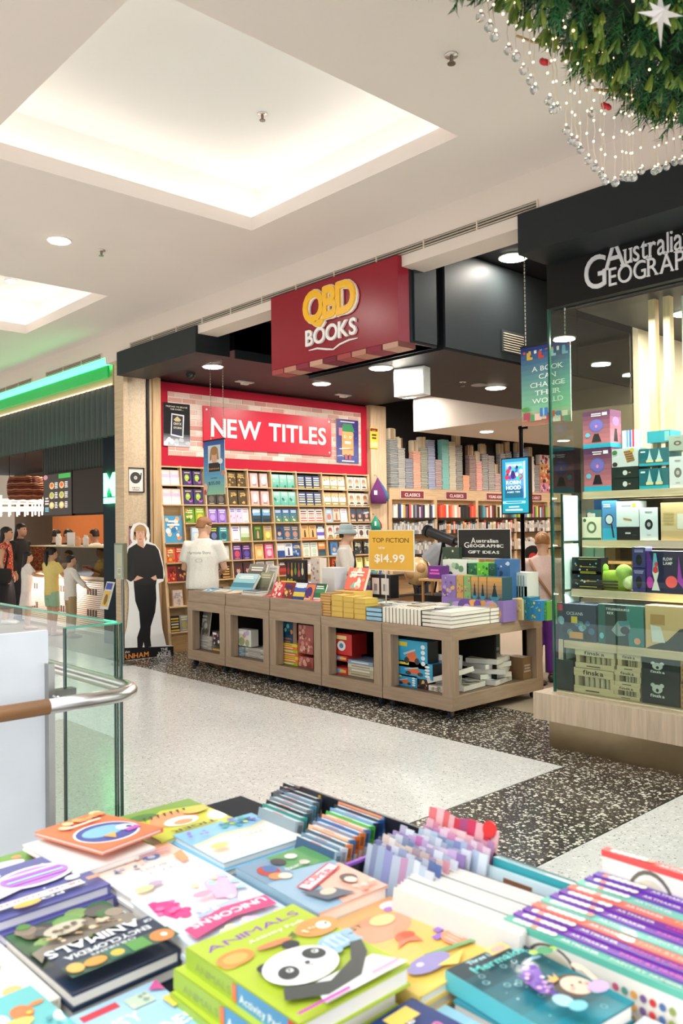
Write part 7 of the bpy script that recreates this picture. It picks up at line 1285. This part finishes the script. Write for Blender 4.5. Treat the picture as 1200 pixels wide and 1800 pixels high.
fbook('picture_book', 'yellow-green tiger picture book at the far edge of the table', -2.02, -1.79, 1.035, 1.255, .862, .024, 'b8c03c', tiger, 'inv', 3, .0)
def bluep(a): a.grad(0, 0, 1, 1, '7ab8d8', 'a8d0e4', 5).poly([(.0, .30), (.25, .38), (.6, .34), (1, .45), (1, 1), (0, 1)], 'f6f0e4').poly([(.0, .28), (.25, .36), (.6, .32), (1, .42), (1, .46), (.6, .37), (.25, .41), (0, .33)], 'ecd0a0').blobs(22, ['3aa8a0', '5ac0c8', 'c8d84a', '3a78b0', '7a5ac0'], .02, .045, .12, .5, .06, .26).blobs(6, ['8a70c8'], .02, .03, .75, .95, .1, .3).text('MERMAIDS', .45, .52, .07, 'e8a890', 0, .5).text('PARTY', .45, .62, .07, 'e8a890', 0, .3).ell(.86, .70, .10, .07, 'f0c878').lines(.2, .7, .86, .9, 1, 'b8c8d0')
fbook('picture_book', 'pale blue sea party book in the second row', -1.795, -1.565, 1.068, 1.30, .866, .015, '8ac0dc', bluep, 'inv', 5, -.03, offs=[None, (.012, -.012, -.05), (.0, 0, .02), (.01, -.01, 0), (0, 0, .03)])
def bush(a): a.grad(0, 0, 1, .5, 'f0a878', 'f6e8e4', 6).rect(0, .5, 1, 1, 'f6f0ee').ell(.35, .25, .10, .08, '6a8ac0', 8).ell(.35, .25, .045, .04, 'e8eef4').tex if False else a.grad(0, 0, 1, .5, 'f0a878', 'f6e8e4', 6).rect(0, .5, 1, 1, 'f6f0ee').ell(.35, .25, .10, .08, '6a8ac0', 8).ell(.35, .25, .045, .04, 'e8eef4').blobs(14, ['b0b8c8', '8a98b0', 'd8c0b8'], .018, .03, .45, .95, .22, .42).text('BUSH', .5, .50, .07, '8a8488', 0, .30).text('TRACKS', .5, .62, .07, '8a8488', 0, .42).poly([(.05, .35), (.12, .6), (.22, .62), (.18, .4)], 'e8a070').ell(.7, .86, .08, .05, 'c0a8c0').ell(.85, .9, .10, .06, 'f0dca0').lines(.1, .5, .2, .3, 2, 'c88a98')
fbook('picture_book', 'white and peach nature tracks book, left of centre', -1.795, -1.555, .838, 1.052, .856, .022, 'f2ece8', bush, 'inv', 3, .01)
def unic(a): a.grad(0, 0, 1, 1, 'f4eef6', 'cfe6f4', 5).ell(.55, .42, .34, .20, 'f8f2f6', 22).poly([(.72, .20), (.92, .14), (.95, .30), (.86, .50), (.72, .42)], 'e83a88').blobs(10, ['e83a88', 'f06aa8'], .03, .06, .70, .95, .16, .5).poly([(.1, .05), (.32, .12), (.40, .42), (.24, .5), (.08, .3)], 'f4b8d8').blobs(10, ['a8dcd8', 'f8d0e4', 'b8d8f0', 'f6e0b0'], .03, .06, .05, .45, .1, .5).rect(.28, .54, .72, .64, 'b8c4e4').blobs(6, ['d8e0f4'], .02, .03, .3, .7, .56, .62).poly([(.06, .66), (.5, .62), (.96, .74), (.96, .90), (.5, .80), (.08, .84)], 'e04880').text('UNICORNS', .5, .69, .10, 'fbf4f8', 1, .78, rot=.05).blobs(6, ['f8e8c0', 'f4c8d8'], .03, .06, .1, .9, .88, .97).ell(.5, .36, .10, .05, 'f0a0b8')
fbook('picture_book', 'pink and white unicorn book left of the lime activity books', -1.548, -1.275, .82, 1.040, .862, .034, 'dfeaf2', unic, 'inv', 2, -.04, spine='9cc4dc')
def comic(a): a.rect(0, 0, 1, 1, '9ab8cc').poly([(0, 1), (.45, 1), (.4, .62), (0, .6)], '7a98b0').poly([(.42, 1), (1, 1), (1, .62), (.45, .68)], '5a9a5c').poly([(.45, .45), (1, .55), (1, 0), (.35, 0)], 'f0b8a4').ell(.22, .78, .13, .10, 'b84038', 16).ell(.26, .80, .08, .07, '4a70a8').ell(.2, .66, .09, .06, 'e09058').ell(.28, .62, .08, .055, 'e8d8c4').ell(.45, .86, .09, .07, '3a3e42').ell(.66, .88, .08, .05, 'e8e0d8').ell(.68, .72, .06, .045, 'd8c4b0').text('COLLECTION', .55, .68, .05, 'f4f2f0', 1, .36, rot=.03).poly([(.18, .40), (.86, .58), (.90, .46), (.24, .28)], 'd84a58').poly([(.20, .385), (.85, .555), (.88, .475), (.25, .30)], 'f6eef0').text('SUPER', .54, .40, .085, 'd84a58', 1, .52, rot=.24).poly([(.12, .30), (.48, .20), (.58, .05), (.22, .08)], '5a6470').ell(.36, .18, .10, .05, 'd8c8b4').ell(.76, .26, .10, .07, '5a4a44').ell(.74, .22, .07, .05, 'f0d8c4').blobs(6, ['f4ccb8', 'e89a80'], .03, .05, .6, .95, .04, .14)
fbook('comic_box', 'colourful boxed comic collection with a red banner title', -1.50, -1.214, 1.048, 1.232, .878, .043, 'f0bca8', comic, 'up', 2, -.04, spine='8aa8b8')
def yell(a): a.grad(0, 0, 1, 1, 'f4d060', 'f2b078', 6).ell(.5, .72, .34, .16, 'f0a080', 18).ell(.86, .90, .10, .055, 'f2f0f2').ell(.80, .86, .05, .03, 'b880c8').ell(.62, .78, .13, .07, 'f2d490', 16).text('AUST', .28, .80, .06, '6a8a3c', 0, .3).ell(.55, .52, .10, .05, 'e0684a').poly([(.45, .5), (.36, .44), (.5, .46), (.6, .40), (.62, .47)], 'e8886a').rect(.78, .40, .90, .45, '9a70c8').rect(.68, .34, .80, .39, '9a70c8').ell(.84, .28, .14, .10, 'f09a78', 18); [a.ell(.76 + .04 * i, .28, .012, .06, 'f6cab0', 8) for i in range(5)]; a.poly([(.4, .24), (.6, .20), (.95, .14), (.98, .17), (.6, .24), (.42, .27)], '7ab070').ell(.35, .18, .22, .08, '9a90c4').ell(.28, .20, .035, .02, 'f0d8ec').poly([(.36, .12), (.7, .14), (.5, .05)], 'f4dc70')
fbook('picture_book', 'yellow and peach animal picture book right of the lime activity books', -1.216, -.925, 1.008, 1.236, .852, .02, 'f2d070', yell, 'up', 3, .0)
def merm(a):
    a.grad(0, 0, 1, 1, '2a98a8', '14202c', 6); [a.ring(.08 + .84 * rnd.random(), .05 + .9 * rnd.random(), .035, .025, .3, '8ad0d4', 10) for _ in range(14)]; a.blobs(20, ['8ad0d4', 'c8ecec'], .006, .014)
    a.text('Three Little', .40, .875, .06, 'c8eef0', 1, .5).text('Mermaids', .45, .77, .10, '5ad0c8', 1, .72).rect(.46, .86, .74, .95, 'f0cc78').ell(.6, .9, .1, .03, 'f0a8a0')
    a.poly([(.52, .64), (.34, .52), (.30, .36), (.42, .26), (.46, .40), (.60, .52), (.66, .60)], '8a60c0').blobs(22, ['c080d0', 'e8b0e0', '7a50b8', 'f0d8f0'], .014, .03, .32, .52, .32, .56).poly([(.55, .62), (.86, .68), (.74, .60)], '9ac8d8').ell(.56, .25, .20, .12, '4a3830', 20, .2).ell(.60, .235, .15, .105, 'f2cdb4', 20).ell(.56, .25, .015, .012, '2a2020').ell(.66, .24, .015, .012, '2a2020').ell(.52, .22, .025, .014, 'f0a89c').ell(.70, .21, .025, .014, 'f0a89c').poly([(.42, .38), (.46, .33), (.54, .34), (.58, .41), (.52, .37), (.50, .42), (.47, .37)], 'f0b860').ell(.86, .36, .05, .05, 'f2cdb4', 8).poly([(.82, .18), (.90, .32), (.86, .34), (.77, .2)], 'f2cdb4').ell(.72, .13, .12, .06, 'c8a8e0')
    a.ell(.84, .62, .09, .05, '3a9a60').ell(.72, .65, .05, .03, 'a0c848').ell(.94, .60, .03, .03, 'a0c848').ell(.26, .16, .09, .07, 'a8dcec').ell(.3, .07, .1, .05, '7ac8dc')
fbook('picture_book', 'dark teal mermaid picture book at the lower right', -.922, -.672, 1.065, 1.232, .868, .032, '1f7a88', merm, 'up', 1, -.10, spine='58b8c0')
m = MB(); m.box(-.11, .11, -.085, .085, 0, .044, 'e6e0d6'); m.box(-.112, .112, -.087, .087, .040, .0445, '3a8a98'); o = m.build('picture_book', 'gloss', loc=(-.79, 1.15, ZT)); tag(o, 'thick book hidden under the dark teal mermaid book', 'book')
def palep(a): a.grad(0, 0, 1, 1, 'c8e4ee', '9acce0', 4).text('POUT', .55, .72, .14, 'f4fafc', 1, .6).blobs(10, ['e8f4f8', '7ab8d0', 'f0d8b0'], .04, .08)
fbook('picture_book', 'pale blue fish picture book showing between the navy and mermaid books', -.915, -.69, .885, 1.058, .824, .017, 'b0d8e8', palep, 'up', 2)
def navy(a): a.rect(0, 0, 1, 1, '1f3a78').blobs(16, ['f0d060', 'e86a98', '7ac0e0', 'f4f0f4'], .008, .016).text('Please', .45, .76, .10, 'f2f2f6', 1, .5, rot=.1).text('Unicorn', .5, .60, .12, 'e878b0', 1, .66, rot=.1).rect(.48, .80, .80, .93, 'f0cc60').ell(.66, .46, .22, .10, 'e8ecf4').ell(.3, .4, .14, .09, 'f0b8d0').ell(.5, .2, .3, .14, '6aa8d8')
fbook('picture_book', 'navy picture book at the bottom edge beside the lime activity books', -.935, -.70, .835, 1.005, .848, .022, '1f3a78', navy, 'up', 1, .03)
def clown(a): a.rect(0, 0, 1, 1, '6ac0c0'); [a.ell(.30 + .22 * i, .70, .10, .10, ['e8804a', 'f4f0ea', 'e8804a'][i]) for i in range(3)]; a.ell(.9, .74, .07, .03, 'd88a50').ell(.6, .58, .18, .07, 'f0d070').text('A', .6, .2, .2, 'f2f8f6', 1, .3).blobs(5, ['f0c850', '4aa0a8'], .02, .04)
fbook('picture_book', 'turquoise clown fish book at the lower left corner', -1.435, -1.20, .40, .580, .832, .021, '6ac0c0', clown, 'up', 2, .05)
def cream(a): a.rect(0, 0, 1, 1, 'f2ead8').blobs(8, ['f0c080', 'f4d8a0', 'e8a890'], .05, .1).ell(.5, .85, .3, .08, 'f0b860').lines(.2, .8, .3, .5, 2, 'd8b890')
fbook('picture_book', 'cream picture book at the left edge beside the encyclopedia', -1.655, -1.375, .39, .596, .826, .018, 'f0e8d6', cream, 'inv', 2, .02)
def busy(a): a.grad(0, 0, 1, 1, '7ab8dc', 'b8dcf0', 4).rect(.1, .88, .5, .95, 'd84a58').text('BUSY', .33, .66, .16, 'f4f8fa', 1, .5).text('MACHINES', .52, .44, .15, 'f4f8fa', 1, .86).rect(.56, .78, .82, .92, 'c8d8c0').blobs(6, ['e8e0c8', '8ab0a0'], .02, .04, .58, .80, .8, .9).poly([(.84, .9), (1, .98), (.98, .84)], 'd8609a').rect(.86, .62, 1, .76, 'f0cc60').rect(.2, .1, .6, .28, 'e8a050').ell(.3, .1, .07, .06, '3a3a3c').ell(.5, .1, .07, .06, '3a3a3c')
fbook('picture_book', 'light blue busy vehicles book at the bottom left', -1.325, -1.06, .588, .752, .818, .014, '8ac0e0', busy, 'up', 2, .02)
def bunny(a): a.rect(0, 0, 1, 1, '7aa850').blobs(10, ['5a8a3c', 'e89a6a', '9ac060'], .05, .1).ell(.4, .5, .22, .16, 'f4f2ee').ell(.5, .75, .07, .14, 'f4f2ee')
fbook('picture_book', 'green rabbit picture book at the far left edge', -2.04, -1.90, .585, .815, .836, .023, '7aa850', bunny, 'inv', 2)
# ---- hardbacks standing on edge in two rows
def edge_book(x1, y, z, w, h, t, cover, spine, lab, grp, lean=.25, rib='d83038', yaw=0.0):
    k = ('eb', round(w, 3), round(h, 3), round(t, 3), cover, spine, rib)
    if k not in BOOKM:
        m = MB(); m.box(.003, w - .004, .002, h - .0012, -t + .0012, -.0012, 'dfe6e8'); m.box(0, w, 0, h, -.0013, 0, cover); m.box(0, w, 0, h, -t, -t + .0013, cover); m.box(-.002, .003, 0, h, -t, 0, spine)
        if rib: m.box(w * .42, w * .68, h - .0013, h - .0008, -t + .0002, -.012, rib)
        m.add([(-.0024, h * .2, -t * .8), (-.0024, h * .2, -t * .2), (-.0024, h * .62, -t * .2), (-.0024, h * .62, -t * .8)], [(0, 1, 2, 3)], mixc(spine, 'ffffff', .6)); m.add([(-.0025, h * .72, -t * .8), (-.0025, h * .72, -t * .2), (-.0025, h * .92, -t * .2), (-.0025, h * .92, -t * .8)], [(0, 1, 2, 3)], mixc(spine, '201008', .55))
        o = m.build('hardback', 'gloss'); BOOKM[k] = o.data; bpy.data.objects.remove(o)
    put_book(BOOKM[k], (x1, y, z), (-1, yaw, 0), (0, lean, 1), lab, grp, 'book', 'hardback')
SPN = ['e0b040', '3a4a52', '5a6a72', '4a90a8', '6a7a80', '2a5a6a', '3a9a90', '8a9aa0']
for i in range(8): edge_book(-1.712 + .017 * (7 - abs(i - 0)) * 0 + .0165 * i, 1.470 - .0245 * i, ZT, .155, .10, .0225, ['1c1e22', '2a2c30', '6a8aa0', '4a5a60', '7a8a90', '1c2226', '2a8a80', '8a9aa0'][i], SPN[i], f'hardback on edge in the left row, {["farthest", "second", "third", "fourth", "fifth", "sixth", "seventh", "nearest"][i]} from the tray wall', 'hardbacks in the left row', rib=None if i == 1 else 'd83038')
SP2 = ['6a98c8', '2a5a9a', '24345c', '4ab04a', '5a88b8', 'e8884a', 'e07838', '4a80b0', 'e88a50', 'd8dce0', '9ab0bc']
for i in range(11): edge_book(-1.470 + .0075 * i + (.008 if i > 7 else 0), 1.470 - .0235 * i, ZT, .165 - .003 * i, .102, .0215, ['e0906a', '2c3c44', '7aa0c8', '4ab04a', 'e8a078', '3a6aa0', '7a88a0', 'e8b088', '4a5a68', '6a8a9c', '3a5a78'][i], SP2[i], f'hardback on edge in the right row, {["farthest", "second", "third", "fourth", "fifth", "sixth", "seventh", "eighth", "ninth", "tenth", "nearest"][i]} from the tray wall', 'hardbacks in the right row')
# ---- wrapped magazines, white fanned booklets, teal pack
MG = ['d03038', 'd8a0a8', 'c890b0', '9ab0c8', 'a8b8c8', 'b090c0', '8a98b0', 'c8b0a0', '6a7aa0', 'a0b0c0']
for i in range(10):
    m = MB(); w = .21; h = .125 + .012 * (9 - i) / 9 + (.02 if i == 0 else 0); n = 10; top = []; cc = MG[i]
    pts = [V(w * k / n, .006 * math.sin(k * .9 + i), 0) for k in range(n + 1)]
    for k in range(n):
        a, b = pts[k], pts[k + 1]; zz = lambda q: h + .004 * math.sin(q * 1.3 + i * 2)
        m.obox(a, b - a, V(0, .004, 0), V(0, 0, zz(k)), mixc(cc, ['ffffff', 'f0e8f0', '4a3a80', 'ffffff', 'd04a90', '3a5aa0', 'e8e0d8', 'ffffff', '6a4ab0', 'f0f0f0'][(k * 3 + i) % 10], .45 if k % 2 else .15))
    o = m.build('wrapped_magazine', 'gloss', loc=(-1.345 + .010 * i * (i < 4) - .004 * (i >= 4), 1.468 - .022 * i, ZT)); o.rotation_euler = (-.25, 0, -.05); tag(o, ['red topped', 'pink', 'mauve', 'pale blue', 'grey-blue', 'lilac', 'slate', 'beige', 'indigo', 'silver'][i] + ' plastic wrapped magazine in the middle tray section', 'magazine', None)
    if i == 0: m = MB(); m.cyl((.185, -.001, h - .004), (.185, .005, h - .004), .018, 'd83030', n=18); m.build('round_tag', 'gloss', o)
for i in range(12):
    t_ = .0138; y = 1.352 - i * .0142; m = MB(); m.box(.002, .29, -.002, -t_ + .002, 0, .103, 'f3f1ec'); m.box(0, .292, -.0015, 0, 0, .104, 'd8d4cc' if i % 4 else '5a5a60'); m.box(0, .292, -t_, -t_ + .0015, 0, .104, 'd8d4cc'); o = m.build('white_booklet', 'paper', loc=(-1.215 + .004 * i + .02 * (i < 2), y, ZT)); o.rotation_euler = (-.2, 0, .06); tag(o, f'thin white-edged booklet, {["farthest", "second", "third", "fourth", "fifth", "sixth", "seventh", "eighth", "ninth", "tenth", "eleventh", "nearest"][i]} in the fanned row before the lime books', 'book', 'fanned white-edged booklets')
m = MB(); m.box(0, .215, 0, .020, 0, .112, '3aa0a8'); a = Art(m, (0, 0, .112), (.215, 0, 0), (0, .02, 0)); a.rect(0, 0, 1, .6, 'dfeef0').lines(.05, .6, .15, .5, 1, '3a8a98'); a = Art(m, (.215, 0, 0), (0, .02, 0), (0, 0, .112)); a.blobs(5, ['e8e0a0', '6ac0a0', 'f0f4f0'], .15, .3); o = m.build('stationery_pack', 'gloss', loc=(-1.115, 1.440, ZT)); o.rotation_euler = (-.12, 0, .0); tag(o, 'teal stationery pack standing in the tray, patterned at its end', 'stationery')
m = MB(); m.box(0, .20, 0, .012, 0, .102, 'cfe4e8'); m.box(.05, .12, -.001, .0, .03, .09, '8a5a40'); o = m.build('stationery_pack', 'gloss', loc=(-1.118, 1.412, ZT)); o.rotation_euler = (-.15, 0, .02); tag(o, 'pale wrapped pencil pack leaning before the teal pack', 'stationery')
# ---- row of paint kits
KC = ['62b8a0', '7a3aa8', '7038a0', 'e87a68', '7ac8b4', '7a3aa8', '7038a0', 'e87a68', '7ac8b4', '7038a8', '6a38a8', 'e0504e']; KN = ['teal', 'purple', 'violet', 'coral', 'mint', 'purple', 'violet', 'coral', 'mint', 'purple', 'violet', 'red']; TC = ['d8e0d8', 'f060c0', 'f040a8', 'f6c8a0', 'dce8e0', 'f060c0', 'f040a8', 'f6c8a0', 'e0dcd8', 'f060c0', 'f040b0', 'f8d8d0']
def swatch(a): a.grad(0, 0, 1, 1, 'e0d8c8', 'e8e4da', 3).ring(.28, .6, .14, .4, .12, '6a6458').ell(.28, .6, .11, .3, 'd8d0b8'); [a.ell(.62 + .045 * (k % 7), .75 - .2 * (k // 7), .017, .07, ['c85a80', '5a9a8a', 'e0a050', '7a5a8a', 'c83a3a', '4a6a9a', '8a9a4a'][k % 7], 8) for k in range(21)]
for i in range(12):
    L_ = .36; d = .0205; h = .105 + .0036 * i + (.04 if i == 11 else 0); x0 = -.938 + .0058 * i; y = 1.252 + .0212 * i - (.0 if i < 11 else -.002); T = thing('paint_kit', f'{KN[i]} boxed paint kit standing on edge, {["nearest", "second", "third", "fourth", "fifth", "sixth", "seventh", "eighth", "ninth", "tenth", "eleventh", "farthest"][i]} in the right row', 'box', (x0, y, ZT), 0, 'paint kits in the right row')
    m = MB(); m.box(0, L_, 0, d - .0008, 0, h, 'e2dccf', top=KC[i]); m.box(-.0008, L_ + .0008, -.0006, d - .0003, h - .012, h + .0003, KC[i]); m.build('box_body', 'gloss', T)
    m = MB(); a = Art(m, (0, 0, h + .0003), (L_, 0, 0), (0, d, 0), .0003); [a.ell(.06 + .035 * k, .5, .022, .36, ['f6f2ee', 'f8ece4', 'f2f6e4', 'f0a08c', 'f6f2ee', 'eef2ee', 'f4f0ea'][(k + i) % 7], 12) for k in range(7)]; m.build('colour_dots', 'gloss', T); m = MB(); a = Art(m, (0, 0, h + .0003), (L_, 0, 0), (0, d, 0), .0003); a.text('ARTMAKER', .42, .28, .52, 'f6f2f2', 1, .20).text('PAINT BY NUMBERS', .76, .28, .52, TC[i], 1, .36); m.build('edge_print', 'gloss', T)
    if i in (0, 11): m = MB(); swatch(Art(m, (0, -.0006, 0), (L_, 0, 0), (0, 0, h - .012), .0003)); m.build('front_print', 'gloss', T)
m = MB(); m.box(0, .25, 0, .16, 0, .05, 'e4e8ea'); a = Art(m, (0, 0, .05), (.25, 0, 0), (0, .16, 0)); a.rect(.3, .5, .5, .8, 'd8b070').lines(.1, .9, .1, .3, 2, 'b8c0c4'); o = m.build('picture_book', 'gloss', loc=(-.66, 1.08, ZT)); tag(o, 'pale grey book at the bottom right corner', 'book')
